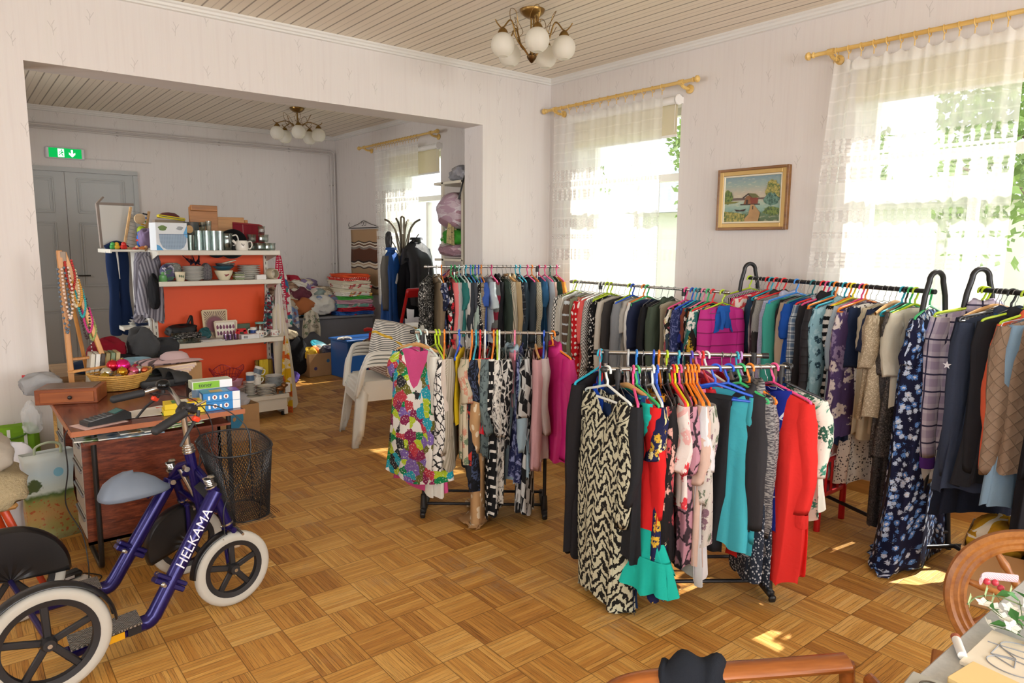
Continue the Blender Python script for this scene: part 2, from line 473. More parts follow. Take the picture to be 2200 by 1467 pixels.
# ================================================================ setting materials
def wallpaper():
 t = NT('wallpaper'); P = t.n('NewGeometry').outputs['Position']; x = t.xyz(P)
 nx = t.xyz(t.n('NewGeometry').outputs['Normal'])
 along = t.M('ADD', x[0], x[1])          # runs along either wall direction
 zz = x[2]
 st = t.noise(t.cmb(t.M('MULTIPLY', along, 38), t.M('MULTIPLY', zz, 1.2)), 1, 4, .6)
 base = t.ramp(st, [(.3, '#dad3cf'), (.55, '#ded8d4'), (.75, '#dbd6d0')])
 cw, ch = .21, .17
 cx = t.M('DIVIDE', along, cw); ci = t.M('FLOOR', cx)
 cz = t.M('ADD', t.M('DIVIDE', zz, ch), t.M('MULTIPLY', ci, .43)); cj = t.M('FLOOR', cz)
 w = t.wn(t.cmb(ci, cj)); o = t.xyz(w[1])
 px = t.M('MULTIPLY', t.M('SUBTRACT', t.M('SUBTRACT', t.M('FRACT', cx), .5), t.M('MULTIPLY', t.M('SUBTRACT', o[0], .5), .35)), cw)
 pz = t.M('MULTIPLY', t.M('SUBTRACT', t.M('FRACT', cz), .5), ch)
 sgn = t.M('SIGN', t.M('SUBTRACT', o[1], .5)); px = t.M('MULTIPLY', px, sgn)
 def seg(ax, az, bx, bz):
  dx, dz = bx - ax, bz - az; L2 = dx * dx + dz * dz
  qx = t.M('SUBTRACT', px, ax); qz = t.M('SUBTRACT', pz, az)
  h = t.M('DIVIDE', t.M('ADD', t.M('MULTIPLY', qx, dx), t.M('MULTIPLY', qz, dz)), L2)
  m = t.n('Clamp'); t.put(m.inputs[0], h); h = m.outputs[0]
  ex = t.M('SUBTRACT', qx, t.M('MULTIPLY', h, dx)); ez = t.M('SUBTRACT', qz, t.M('MULTIPLY', h, dz))
  return t.M('SQRT', t.M('ADD', t.M('MULTIPLY', ex, ex), t.M('MULTIPLY', ez, ez)))
 ds = [seg(-.004, -.05, .002, .012), seg(.0, -.012, .022, .026), seg(.002, .008, -.012, .036), seg(-.002, -.03, -.02, -.004)]
 d = ds[0]
 for q in ds[1:]: d = t.M('MINIMUM', d, q)
 tw = t.M('MULTIPLY', t.M('SUBTRACT', 1, t.step(d, .0016, .0012)), t.M('MULTIPLY', t.M('GREATER_THAN', o[2], .42), .34))
 c = t.mix(tw, base, '#8a837c')
 return t.fin(t.bsdf(c, .75, 0, t.bump(st, .04, .002), .2))

def boards(c1, c2, pitch, axis=0):
 t = NT('painted_boards'); P = t.n('NewGeometry').outputs['Position']; x = t.xyz(P)
 q = t.M('DIVIDE', x[axis], pitch); fr = t.M('FRACT', q); cell = t.M('FLOOR', q)
 g1 = t.M('SUBTRACT', 1, t.step(t.M('ABSOLUTE', t.M('SUBTRACT', fr, .06)), .045, .03))
 g2 = t.M('MULTIPLY', t.M('SUBTRACT', 1, t.step(t.M('ABSOLUTE', t.M('SUBTRACT', fr, .56)), .025, .02)), .35)
 w = t.wn(t.cmb(cell, 0, 0))[0]
 gr = t.noise(t.cmb(t.M('MULTIPLY', x[0], 30), t.M('MULTIPLY', x[1], 1.5)), 1, 3)
 b = t.mix(t.M('MULTIPLY_ADD', w, .5, t.M('MULTIPLY', gr, .5)), c1, c2)
 g = t.M('MAXIMUM', g1, g2)
 col = t.mix(t.M('MULTIPLY', g, .75), b, '#6a5a48')
 return t.fin(t.bsdf(col, .45, 0, t.bump(t.M('MULTIPLY', g, -1), .5, .006), .3))

def parquet():
 t = NT('mosaic_parquet'); P = t.n('NewGeometry').outputs['Position']; x = t.xyz(P)
 T = .2013
 a = t.M('DIVIDE', t.M('SUBTRACT', x[0], .968), T); b = t.M('DIVIDE', t.M('SUBTRACT', x[1], 2.513), T)
 i, j = t.M('FLOOR', a), t.M('FLOOR', b); fa, fb = t.M('FRACT', a), t.M('FRACT', b)
 par = t.M('FLOORED_MODULO', t.M('ADD', i, j), 2)       # 0: strips run along x
 acr = t.M('ADD', t.M('MULTIPLY', par, fa), t.M('MULTIPLY', t.M('SUBTRACT', 1, par), fb))
 alo = t.M('ADD', t.M('MULTIPLY', par, fb), t.M('MULTIPLY', t.M('SUBTRACT', 1, par), fa))
 wt = t.xyz(t.wn(t.cmb(i, j))[1])
 q = t.M('MULTIPLY', acr, 10); sj = t.M('FLOOR', q); sf = t.M('FRACT', q)
 ws = t.xyz(t.wn(t.cmb(t.M('ADD', i, t.M('MULTIPLY', sj, .37)), j, sj))[1])
 gr = t.noise(t.cmb(t.M('ADD', t.M('MULTIPLY', acr, 16), t.M('MULTIPLY', i, 7.3)), t.M('ADD', t.M('MULTIPLY', alo, .9), t.M('MULTIPLY', j, 3.1)), sj), 2.2, 5, .65)
 f = t.M('ADD', t.M('MULTIPLY', wt[0], .26), t.M('ADD', t.M('MULTIPLY', ws[0], .30), t.M('MULTIPLY', gr, .46)))
 f = t.M('SUBTRACT', f, t.M('MULTIPLY', par, .12))  # blocks with strips along y coloured darker, imitating direction-dependent sheen
 col = t.ramp(f, [(.1, '#a0682c'), (.34, '#c2893f'), (.58, '#d9a556'), (.85, '#e6bb72')])
 # narrow dark gaps between strips, wider joints between blocks
 e = t.M('MINIMUM', sf, t.M('SUBTRACT', 1, sf))
 gap = t.M('MULTIPLY', t.M('SUBTRACT', 1, t.step(e, .05, .05)), t.M('MULTIPLY_ADD', ws[1], .8, .2))
 fine = t.step(t.noise(t.cmb(t.M('MULTIPLY', acr, 60), t.M('MULTIPLY', alo, .8), t.M('ADD', i, t.M('MULTIPLY', j, 3))), 1.5, 3, .7), .58, .05)
 ed = t.M('MINIMUM', t.M('MINIMUM', fa, t.M('SUBTRACT', 1, fa)), t.M('MINIMUM', fb, t.M('SUBTRACT', 1, fb)))
 joint = t.M('MULTIPLY', t.M('SUBTRACT', 1, t.step(ed, .008, .008)), .75)
 dk = t.M('MAXIMUM', t.M('MAXIMUM', t.M('MULTIPLY', gap, .8), t.M('MULTIPLY', fine, .6)), joint)
 col = t.mix(dk, col, '#3a2109')
 # worn grey patches
 wp = t.M('MULTIPLY', t.step(t.noise(P, 1.7, 3, .55), .63, .07), t.step(t.noise(P, 22, 4, .7), .5, .12))
 col = t.mix(t.M('MULTIPLY', wp, .4), col, '#a08c72')
 rg = t.M('MULTIPLY_ADD', gr, .25, .3)
 return t.fin(t.bsdf(col, rg, 0, t.bump(t.M('MULTIPLY', dk, -1), .35, .003), .45))

WP = wallpaper(); WHITE = mat('#e4e2de', .5); TRIM = mat('#dfddd8', .45)
CEIL = boards('#e4d8c4', '#ebe1d0', .12)
FLOOR = parquet()

def struct(name, mb, m, smooth=False):
 o = mb.build(name, m, smooth=smooth); o['kind'] = 'structure'; return o

H = 3.15
XL, XR, YF, YO, YO2, YB, XBL = -2.4, 4.6, -2.6, 5.15, 5.43, 9.92, -.6
struct('floor', MB().box(((XL + XR) / 2, (YF + YB) / 2, -.05), (XR - XL, YB - YF, .1)), FLOOR)
struct('ceiling', MB().box(((XL + XR) / 2, (YF + YB) / 2, H + .05), (XR - XL + .6, YB - YF + .6, .1)), CEIL)

def wall_with_holes(name, axis, a0, a1, d0, d1, holes, z1=H):
 """slab between d0 and d1 (thickness) running a0..a1, with rectangular openings (s,e,zb,zt)"""
 mb = MB()
 def put(s, e, zb, zt):
  if e - s < 1e-4 or zt - zb < 1e-4: return
  if axis == 'y': mb.box(((d0 + d1) / 2, (s + e) / 2, (zb + zt) / 2), (d1 - d0, e - s, zt - zb))
  else: mb.box(((s + e) / 2, (d0 + d1) / 2, (zb + zt) / 2), (e - s, d1 - d0, zt - zb))
 cur = a0
 for s, e, zb, zt in sorted(holes):
  put(cur, s, 0, z1); put(s, e, 0, zb); put(s, e, zt, z1); cur = e
 put(cur, a1, 0, z1)
 return struct(name, mb, WP)

WZ0, WZ1 = .86, 2.72
WINS = [(3.61, 4.77), (.93, 2.23), (7.07, 8.23), (-1.6, -.44)]
wall_with_holes('wall_right', 'y', YF - .3, YB, XR, XR + .3, [(a, b, WZ0, WZ1) for a, b in WINS])
wall_with_holes('wall_back', 'x', XL, XR, YO, YO2, [(.443, 3.795, 0, 2.652)])
struct('wall_far', MB().box(((XBL + XR) / 2, YB + .15, H / 2), (XR - XBL + .6, .3, H)), WP)
FW = [(-1.5, -.2), (.7, 2.0), (2.7, 4.0)]
wall_with_holes('wall_front', 'x', XL - .3, XR, YF - .3, YF, [(a, b, WZ0, WZ1) for a, b in FW])
wall_with_holes('wall_left', 'y', YF, YO, XL - .3, XL, [(-.6, .8, WZ0, WZ1), (2.0, 3.4, WZ0, WZ1)])
wall_with_holes('wall_side', 'y', YO2, YB, XBL - .3, XBL, [(6.3, 7.7, WZ0, WZ1)])

# cornices and baseboards
def cornice(name, p, q, inward):
 mb = MB(); p = Vector(p); q = Vector(q); n = Vector(inward)
 prof = [(0, 0), (.045, 0), (.045, -.012), (.034, -.02), (.03, -.034), (.018, -.04), (.018, -.052), (0, -.056)]
 for a, b in zip(prof, prof[1:] + prof[:1]):
  P = np.array([[p + n * a[0] + Vector((0, 0, a[1])), q + n * a[0] + Vector((0, 0, a[1]))], [p + n * b[0] + Vector((0, 0, b[1])), q + n * b[0] + Vector((0, 0, b[1]))]])
  mb.grid(P)
 return struct(name, mb, TRIM)
cornice('trim_1', (XL, YO, H), (XR, YO, H), (0, -1, 0))
cornice('trim_2', (XR, YF, H), (XR, YO, H), (-1, 0, 0))
cornice('trim_3', (XBL, YB, H), (XR, YB, H), (0, -1, 0))
cornice('trim_4', (XR, YO2, H), (XR, YB, H), (-1, 0, 0))
BBW = wood('#8a5a28', '#b07a3c', 10, 1, .4)
struct('baseboard_right', MB().box((XR - .01, (YF + YO) / 2, .045), (.02, YO - YF, .09)).box((XR - .01, (YO2 + YB) / 2, .045), (.02, YB - YO2, .09)), BBW)
struct('baseboard_back', MB().box(((XL + .443) / 2, YO - .01, .045), (.443 - XL, .02, .09)).box(((3.795 + XR) / 2, YO - .01, .045), (XR - 3.795 - .02, .02, .09)), BBW)
struct('baseboard_far', MB().box(((1.95 + XR) / 2, YB - .01, .045), (XR - 1.97, .02, .09)), BBW)

# windows: frame, mullion, panes, sill
WG = glass('#ffffff', 'window_glass', .96)
FRAME = mat('#eceae6', .4)
def window(name, y0, y1, x0, front=False):
 fr, dd = .06, .07
 yc, zc = (y0 + y1) / 2, (WZ0 + WZ1) / 2
 P = (lambda x, y, z: (y, x, z)) if front else (lambda x, y, z: (x, y, z))
 mb = MB()
 for y in (y0 + fr / 2, y1 - fr / 2): mb.box(P(x0, y, zc), P(dd, fr, WZ1 - WZ0))
 for z in (WZ0 + fr / 2, WZ1 - fr / 2): mb.box(P(x0, yc, z), P(dd, y1 - y0 - 2 * fr, fr))
 zt = WZ1 - .55
 mb.box(P(x0, yc, zt), P(dd * .9, y1 - y0 - 2 * fr, .06))
 mb.box(P(x0, yc, (WZ0 + zt) / 2), P(dd * .9, .05, zt - WZ0 - fr - .03))
 o = mb.build(name, FRAME, smooth=False); o['kind'] = 'structure'
 MB().box(P(x0, yc, zc), P(.006, y1 - y0 - 2 * fr, WZ1 - WZ0 - 2 * fr)).build('pane', WG, o, smooth=False)
 return o
for i, (a, b) in enumerate(WINS):
 w = window('window_%d' % (i + 1), a, b, XR + .2)
 s = MB().box((XR + .06, (a + b) / 2, WZ0 + .013), (.24, b - a, .026), bev=.006).build('sill', FRAME, w, smooth=False)
for i, (a, b) in enumerate(FW): window('window_%d' % (i + 5), a, b, YF - .2, True)
for i, (a, b) in enumerate([(-.6, .8), (2.0, 3.4)]): window('window_%d' % (i + 8), a, b, XL - .2)
window('window_10', 6.3, 7.7, XBL - .2)  # unseen side window, added to let light into the far room

# double leaf panel door in the far room
DG = mat('#aeb0ae', .4)
def door():
 x0, x1, zt = .42, 1.9, 2.42
 y = YB - .012
 fr = MB()
 fr.box((x1 + .012, y, zt / 2), (.05, .05, zt)).box(((x0 + x1) / 2, y, zt + .02), (x1 - x0 + .08, .05, .05)).box((x0 - .012, y, zt / 2), (.05, .05, zt))
 o = fr.build('door_1', DG, smooth=False); o['kind'] = 'structure'
 w = (x1 - x0) / 2
 for k in (0, 1):
  a = x0 + k * w + .004; b = a + w - .008
  mb = MB().box(((a + b) / 2, y + .004, zt / 2), (b - a, .02, zt - .02))
  for (z0, z1) in ((.12, .78), (.92, 1.0), (1.06, 1.82), (1.94, 2.34)):
   if z1 - z0 < .1: continue
   m = .12
   for (dd, hh) in ((0, .016), (.03, .006)):
    A0, B0, Z0, Z1 = a + m + dd, b - m - dd, z0 + dd, z1 - dd
    t_ = .018
    mb.box(((A0 + B0) / 2, y - hh / 2 - .004, Z0), (B0 - A0, hh, t_), bev=.003).box(((A0 + B0) / 2, y - hh / 2 - .004, Z1), (B0 - A0, hh, t_), bev=.003)
    mb.box((A0, y - hh / 2 - .004, (Z0 + Z1) / 2), (t_, hh, Z1 - Z0), bev=.003).box((B0, y - hh / 2 - .004, (Z0 + Z1) / 2), (t_, hh, Z1 - Z0), bev=.003)
  l = mb.build('door_leaf', DG, o, smooth=False)
 MB().tube([(x0 + w + .07, y - .06, 1.19), (x0 + w + .19, y - .06, 1.19)], .009).tube([(x0 + w + .07, y, 1.19), (x0 + w + .07, y - .06, 1.19)], .009).build('door_handle', mat('#3a3a3a', .35, .8), o)
door()

# ================================================================ outside
t = NT('lawn'); nz = t.noise(t.tc('Object'), 3, 4)
struct('exterior_ground', MB().box((19, 4, -.45), (26, 60, .1)), t.fin(t.bsdf(t.mix(nz, '#7f9a58', '#b9b79a'), .9)))
LEAF = NT('leaf'); LEAF = LEAF.fin(LEAF.bsdf(LEAF.ramp(LEAF.wn(LEAF.n('ObjectInfo').outputs['Location'])[0], [(0, '#6f8f3e'), (1, '#8fa85a')]), .6))
LEAF2 = mat('#7d9a4c', .6, var=.3)
BARK = mat('#6b5a48', .9, var=.3)
def tree(x, y, h, r, label):
 o = empty('tree', (x, y, -.4), 0, label, 'tree', 'trees outside the windows')
 mb = MB().tube([(0, 0, 0), (.05, .03, h * .4), (.0, .1, h * .8)], [.16, .12, .05], 8)
 for k in range(7):
  a = k * 2.4; z = h * (.4 + .07 * k)
  mb.tube([(0, 0, z), (math.cos(a) * r * .4, math.sin(a) * r * .4, z + .5), (math.cos(a) * r * .8, math.sin(a) * r * .8, z + .8)], [.05, .035, .015], 6)
 mb.build('trunk', BARK, o)
 g = np.random.default_rng(int(x * 10 + y * 7)); n = 6500
 c = g.normal(size=(n, 3)); c /= np.linalg.norm(c, axis=1, keepdims=True); c *= (g.random((n, 1)) ** .4) * r
 c[:, 2] = c[:, 2] * .8 + h * .78; c += .35 * np.sin(c[:, ::-1] * 2.3)
 a = g.normal(size=(n, 3)); a /= np.linalg.norm(a, axis=1, keepdims=True); b = np.cross(a, g.normal(size=(n, 3))); b /= np.linalg.norm(b, axis=1, keepdims=True)
 s = .05 + .05 * g.random((n, 1))
 V = np.stack([c - a * s, c - b * s * .5, c + a * s, c + b * s * .5], 1).reshape(-1, 3)
 MB().add(V, [(4 * i, 4 * i + 1, 4 * i + 2, 4 * i + 3) for i in range(n)]).build('crown', LEAF2, o, smooth=False)
tree(10.5, 2.2, 4.6, 2.0, 'leafy garden tree seen through the sheer curtain over the right hand window')
tree(12.5, 7.6, 5.0, 2.2, 'leafy garden tree seen under the blind of the middle window')
tree(11.0, 13.5, 4.6, 1.9, 'leafy garden tree seen through the window of the far room')
hs = empty('house', (24, 10, -.4), 0, 'pale house across the garden glimpsed through the sheer curtains', 'house')
MB().box((0, 0, 1.6), (7, 16, 3.2)).build('house_wall', mat('#d8d4c8', .8), hs, smooth=False)
MB().prism([(-3.9, 0), (3.9, 0), (0, 2.4)], 16.6, (0, 0, 3.2), rot3(PI / 2, 0, 0)).build('house_roof', mat('#8b8f92', .8), hs, smooth=False)

# ================================================================ light
SC.view_settings.view_transform = 'Standard'; SC.view_settings.look = 'None'
SC.view_settings.exposure = 0.3
SC.view_settings.gamma = 1; SC.view_settings.use_curve_mapping = False
W = bpy.data.worlds.new('sky'); SC.world = W; W.use_nodes = True
bg = W.node_tree.nodes['Background']; bg.inputs[0].default_value = (.86, .93, 1.0, 1); bg.inputs[1].default_value = 2.0
def portal(c, sx, sy, rot):
 l = bpy.data.lights.new('daylight_portal', 'AREA'); l.shape = 'RECTANGLE'; l.size = sx; l.size_y = sy
 l.cycles.is_portal = True
 o = bpy.data.objects.new('daylight_portal', l); o.location = c; o.rotation_euler = rot; link(o)
zc = (WZ0 + WZ1) / 2
for a, b in WINS: portal((XR + .27, (a + b) / 2, zc), WZ1 - WZ0, b - a, (0, PI / 2, 0))
# daylight stand-ins: area lamps added outside unseen windows to brighten the rooms
def daylight(c, sx, sy, rot, w):
 l = bpy.data.lights.new('window_daylight', 'AREA'); l.shape = 'RECTANGLE'; l.size = sx; l.size_y = sy; l.energy = w; l.color = (1, .99, .98)
 o = bpy.data.objects.new('window_daylight', l); o.location = c; o.rotation_euler = rot; link(o)
for a, b in FW: daylight(((a + b) / 2, YF - .4, zc), b - a, WZ1 - WZ0, (PI / 2, 0, 0), 105)
for a, b in [(-.6, .8), (2.0, 3.4)]: daylight((XL - .4, (a + b) / 2, zc), WZ1 - WZ0, b - a, (0, -PI / 2, 0), 42)
daylight((XBL - .4, 7.0, zc), WZ1 - WZ0, 1.4, (0, -PI / 2, 0), 48)  # added lamp at the unseen side window, brightens the far room
sun = bpy.data.lights.new('sun', 'SUN'); sun.energy = 12; sun.angle = .01; sun.color = (1, .95, .85)
so = bpy.data.objects.new('sun', sun); link(so)
so.rotation_euler = Vector((-1, .12, -1.12)).to_track_quat('-Z', 'Y').to_euler()
cy = SC.cycles
cy.max_bounces = 8; cy.diffuse_bounces = 4; cy.glossy_bounces = 3; cy.transmission_bounces = 4; cy.transparent_max_bounces = 16
cy.caustics_reflective = False; cy.caustics_refractive = False; cy.sample_clamp_indirect = 6
# ================================================================ helpers for several materials in one mesh
def multi(name, parts, parent=None, smooth=True, angle=40, loc=None, rz=0, solid=0):
 """parts: [(MB, material)] joined into one mesh"""
 a = MB(); idx = []
 mats = []
 for mb, m in parts:
  if m not in mats: mats.append(m)
  n0 = len(a.f)
  for v, u in zip(mb.v, mb.uv): pass
  off = a.n
  a.v += mb.v; a.uv += mb.uv; a.f += [tuple(i + off for i in q) for q in mb.f]; a.n += mb.n
  idx += [mats.index(m)] * (len(a.f) - n0)
 o = a.build(name, None, parent, smooth, angle, solid=solid, loc=loc, rz=rz)
 for m in mats: o.data.materials.append(m)
 o.data.polygons.foreach_set('material_index', np.array(idx, dtype=np.int32))
 return o

def poly(pts, R, c, off=0.0):
 """flat polygon (local xy outline) placed with rotation R at c, lifted off along its normal"""
 v = np.array([(p[0], p[1], off) for p in pts], float) @ np.asarray(R).T + np.array(c, float)
 return MB().add(v, [tuple(range(len(pts)))])

# ================================================================ ceiling lamps
BRASS = mat('#8d6f3e', .32, .9); BRASSD = mat('#5e4526', .35, .9)
t = NT('frosted_glass'); fz = t.xyz(t.tc('Object'))
rib = t.M('SINE', t.M('MULTIPLY', t.M('ARCTAN2', fz[0], fz[1]), 60))
pb = t.bsdf('#f2efe6', .45, 0, t.bump(rib, .12, .002), .4)
tl = t.n('BsdfTranslucent'); t.put(tl.inputs[0], lin('#f6f2e6'))
tp = t.n('BsdfTransparent')
m1 = t.n('MixShader'); m1.inputs[0].default_value = .45; t.t.links.new(pb, m1.inputs[1]); t.t.links.new(tl.outputs[0], m1.inputs[2])
m2 = t.n('MixShader'); m2.inputs[0].default_value = .12; t.t.links.new(m1.outputs[0], m2.inputs[1]); t.t.links.new(tp.outputs[0], m2.inputs[2])
FROST = t.fin(m2.outputs[0])

def lamp(x, y, a0, drop, hubdrop, R, label, style):
 o = empty('ceiling_lamp', (x, y, H), 0, label, 'lamp')
 MB().lathe([(.001, -.055), (.03, -.053), (.055, -.04), (.078, -.02), (.085, -.004), (.085, 0)], 28).build('ceiling_rose', BRASS, o)
 if style == 0:
  MB().tube([(-.008, 0, -.05), (-.008, 0, -hubdrop)], .006).tube([(.014, 0, -.05), (.012, 0, -hubdrop)], .006).build('stem', BRASS, o)
 else:
  MB().tube([(0, 0, -.05), (0, 0, -hubdrop)], .009).build('stem', BRASS, o)
 MB().lathe([(.001, -.04), (.012, -.032), (.03, -.008), (.034, .006), (.02, .018), (.009, .03)], 16, (0, 0, -hubdrop)).build('hub', BRASSD, o)
 for k in range(5):
  a = a0 + k * 2 * PI / 5; c, s = math.cos(a), math.sin(a)
  P = lambda r, z, w=0: (r * c - w * s, r * s + w * c, z)
  if style == 0: pr = [(.02, -hubdrop), (.06, -hubdrop + .05), (.11, -hubdrop + .1), (R * .72, -drop + .05), (R, -drop - .005), (R + .035, -drop + .012), (R + .055, -drop + .04)]
  else: pr = [(.02, -hubdrop), (.035, -hubdrop + .06), (.08, -hubdrop + .125), (.14, -hubdrop + .14), (R * .8, -drop + .015), (R, -drop), (R + .03, -drop + .01), (R + .045, -drop + .03)]
  pts = spline([P(*q) for q in pr], 6)
  arm = MB().tube(pts, np.linspace(.0065, .004, len(pts)), 7).build('arm', BRASS, o)
  cu = spline([P(.1, -hubdrop + .1), P(.13, -drop + .09, .03), P(.16, -drop + .12, .0), P(.14, -drop + .06, -.035), P(.1, -drop + .01, -.01), P(.13, -drop - .02, .02), P(.16, -drop + .03, .03)], 6)
  MB().tube(cu, .0022, 5).build('curl', BRASS, arm)
  zg = -drop
  MB().lathe([(.012, -.012), (.03, -.028), (.034, -.04), (.0, -.04)][::-1] if False else [(.034, -.045), (.033, -.032), (.022, -.014), (.008, -.004), (.006, 0)], 14, P(R, zg)).build('lamp_holder', BRASS, o)
  r = .078
  gl = [(r * math.sin(t_), -math.cos(t_) * r * 1.02) for t_ in np.linspace(.42, PI - .45, 16)]
  MB().lathe(gl, 24).build('globe_shade', FROST, o, loc=P(R, zg - .045 - r * .88))
 return o
lamp(3.17, 3.75, math.radians(239), .135, .3, .215, 'five armed brass ceiling lamp hanging near the window corner of the front room', 0)
lamp(3.3, 8.1, math.radians(250), .19, .3, .24, 'five armed brass ceiling lamp hanging in the far room', 1)

# ================================================================ curtains, rods, blinds
PINE = wood('#c89a44', '#e6c67c', 10, 1, .35, 'varnished_pine')
def sheer():
 t = NT('sheer_lace'); P = t.n('NewGeometry').outputs['Position']; x = t.xyz(P); y, z = x[1], x[2]
 fold = t.noise(t.cmb(t.M('MULTIPLY', y, 9), t.M('MULTIPLY', z, .25)), 1, 3)
 op = t.M('MULTIPLY_ADD', fold, .5, .36)
 for (zc_, hh, fr, k) in ((2.235, .045, 62, .9), (2.06, .05, 50, .9), (2.15, .022, 95, .6), (1.80, .035, 70, .6), (1.52, .05, 55, .95), (1.68, .02, 90, .5)):
  band = t.M('SUBTRACT', 1, t.step(t.M('ABSOLUTE', t.M('SUBTRACT', z, zc_)), hh, .006))
  w = t.noise(t.cmb(y, z, 0), 28, 2)
  bars = t.step(t.M('SINE', t.M('ADD', t.M('MULTIPLY', y, fr * 2), t.M('MULTIPLY', w, 4))), .25, .5)
  gaps = t.step(t.M('SINE', t.M('MULTIPLY', z, 240)), -.3, .3)
  v = t.M('MULTIPLY', t.M('SUBTRACT', bars, t.M('MULTIPLY', t.M('SUBTRACT', 1, gaps), .25)), k)
  op = t.M('ADD', t.M('MULTIPLY', op, t.M('SUBTRACT', 1, band)), t.M('MULTIPLY', band, t.M('MULTIPLY_ADD', v, .62, .22)))
 ln = t.step(t.M('SINE', t.M('ADD', t.M('MULTIPLY', z, 75), t.M('MULTIPLY', fold, 2))), .93, .04)
 op = t.M('ADD', op, t.M('MULTIPLY', ln, .08))
 df = t.n('BsdfDiffuse'); df.inputs[0].default_value = (.92, .91, .88, 1)
 tl = t.n('BsdfTranslucent'); tl.inputs[0].default_value = (.95, .95, .92, 1)
 tp = t.n('BsdfTransparent')
 a = t.n('MixShader'); a.inputs[0].default_value = .5; t.t.links.new(df.outputs[0], a.inputs[1]); t.t.links.new(tl.outputs[0], a.inputs[2])
 b = t.n('MixShader'); c = t.n('Clamp'); t.put(c.inputs[0], op); t.put(b.inputs[0], c.outputs[0])
 t.t.links.new(tp.outputs[0], b.inputs[1]); t.t.links.new(a.outputs[0], b.inputs[2])
 return t.fin(b.outputs[0])
SHEER = sheer()
BLIND = NT('blind_cloth'); _b = BLIND
_d = _b.bsdf('#e8dfc8', .8); _t = _b.n('BsdfTranslucent'); _t.inputs[0].default_value = (*lin('#efe6cc'), 1)
_m = _b.n('MixShader'); _m.inputs[0].default_value = .35; _b.t.links.new(_d, _m.inputs[1]); _b.t.links.new(_t.outputs[0], _m.inputs[2]); BLIND = _b.fin(_m.outputs[0])

def curtain(ya, yb, r0, r1, nr, z_rod, zb, seed, lab, side):
 """curtain from ya (far) to yb (near); rod from r0 to r1"""
 xr = XR - .12
 rod = empty('curtain_rod', (xr, (r0 + r1) / 2, z_rod), 0, 'fluted pine curtain rod with turned ends over the ' + lab, 'curtain rod')
 L = r0 - r1
 n = 12; a = np.linspace(0, 2 * PI, n, endpoint=False)
 MB().tube([(0, -L / 2 + .05, 0), (0, L / 2 - .05, 0)], .0135, 14).build('pole', PINE, rod)
 for s in (-1, 1):
  MB().lathe([(.013, 0), (.019, .004), (.019, .012), (.012, .018), (.014, .026), (.026, .038), (.024, .052), (.012, .062), (.0, .064)], 16, (0, s * (L / 2 - .064), 0), rot3(-PI / 2 * s, 0, 0)).build('finial', PINE, rod)
  yy = s * (L / 2 - .17)
  MB().tube([(0, yy - .02, 0), (0, yy + .02, 0)], .02, 14).tube(spline([(0.0, yy, -.01), (.03, yy, -.03), (.075, yy, -.035), (.1, yy, -.035)], 5), .013, 8).lathe([(.034, 0), (.034, .012), (.014, .02)], 14, (.117, yy, -.035), rot3(0, -PI / 2, 0)).build('bracket', PINE, rod)
 ys = np.linspace(ya - .01, yb + .01, nr)
 c = empty('sheer_curtain', (xr, (ya + yb) / 2, 0), 0, 'white sheer lace curtain hanging in front of the ' + lab, 'curtain')
 for k, y in enumerate(ys):
  MB().tube(arc((0, y - (ya + yb) / 2, z_rod - .008), .023, 0, 2 * PI, 17, ((1, 0, 0), (0, .15, 1)))[:-1], .0032, 6, closed=True).tube([(0, y - (ya + yb) / 2, z_rod - .032), (0, y - (ya + yb) / 2, z_rod - .065)], .003, 5).build('curtain_ring', PINE, c)
 nu, nv = 150, 40
 g = np.random.default_rng(seed)
 u = np.linspace(0, 1, nu); v = np.linspace(0, 1, nv)
 Uq, Vq = np.meshgrid(u, v)
 ph = g.random(6) * 6
 fold = sum(g.uniform(.3, 1) * np.sin(Uq * q + ph[i] + .6 * Vq * (i % 3)) for i, q in enumerate((40, 57, 81, 33, 110, 23)))
 X = .012 * fold * (.45 + .55 * Vq) * .9
 ztop = z_rod - .062 - .028 * np.abs(np.sin(u * PI * (nr - 1))) ** .8
 Z = ztop[None, :] * (1 - Vq) + zb * Vq
 drift = side * .12 * Vq * (1 - Uq) ** 2
 Y = (ya - (ya - yb) * Uq) + .006 * np.sin(Uq * 60 + Vq * 2) + drift - (ya + yb) / 2
 MB().grid(np.stack([X, Y, Z], 2)).build('lace_panel', SHEER, c, angle=0)
curtain(4.97, 3.70, 5.13, 3.36, 14, 2.842, .78, 3, 'window nearest the corner', 0)
curtain(2.33, 1.31, 2.53, .75, 14, 2.832, .80, 4, 'right hand window of the front room', 1)
curtain(8.49, 7.38, 8.93, 6.93, 17, 2.88, .80, 5, 'window of the far room', -.6)

def blind(y0, y1, z, zb, lab):
 o = empty('roller_blind', (XR - .05, (y0 + y1) / 2, z), 0, 'cream roller blind pulled partly down at the ' + lab, 'blind')
 w = y1 - y0
 MB().tube([(0, -w / 2 + .02, 0), (0, w / 2 - .02, 0)], .03, 16).build('roller', FRAME, o)
 for s in (-1, 1): MB().lathe([(.038, -.008), (.042, 0), (.038, .008)], 16, (0, s * w / 2, 0), rot3(PI / 2, 0, 0), cap=True).box((.025, s * w / 2, 0), (.05, .012, .05)).build('end_bracket', FRAME, o)
 q = zb - z
 MB().box((.03, 0, q / 2), (.0015, w - .06, -q)).build('cloth', BLIND, o)
 MB().box((.03, 0, q), (.012, w - .05, .02), bev=.004).build('bottom_bar', FRAME, o)
 MB().tube([(.0, -w / 2 + .03, -.03), (-.0, -w / 2 + .035, q + .02)], .0015, 5).build('pull_cord', FRAME, o)
blind(3.60, 4.82, 2.735, 2.47, 'window nearest the corner')
blind(.88, 2.26, 2.735, 2.5, 'right hand window of the front room')
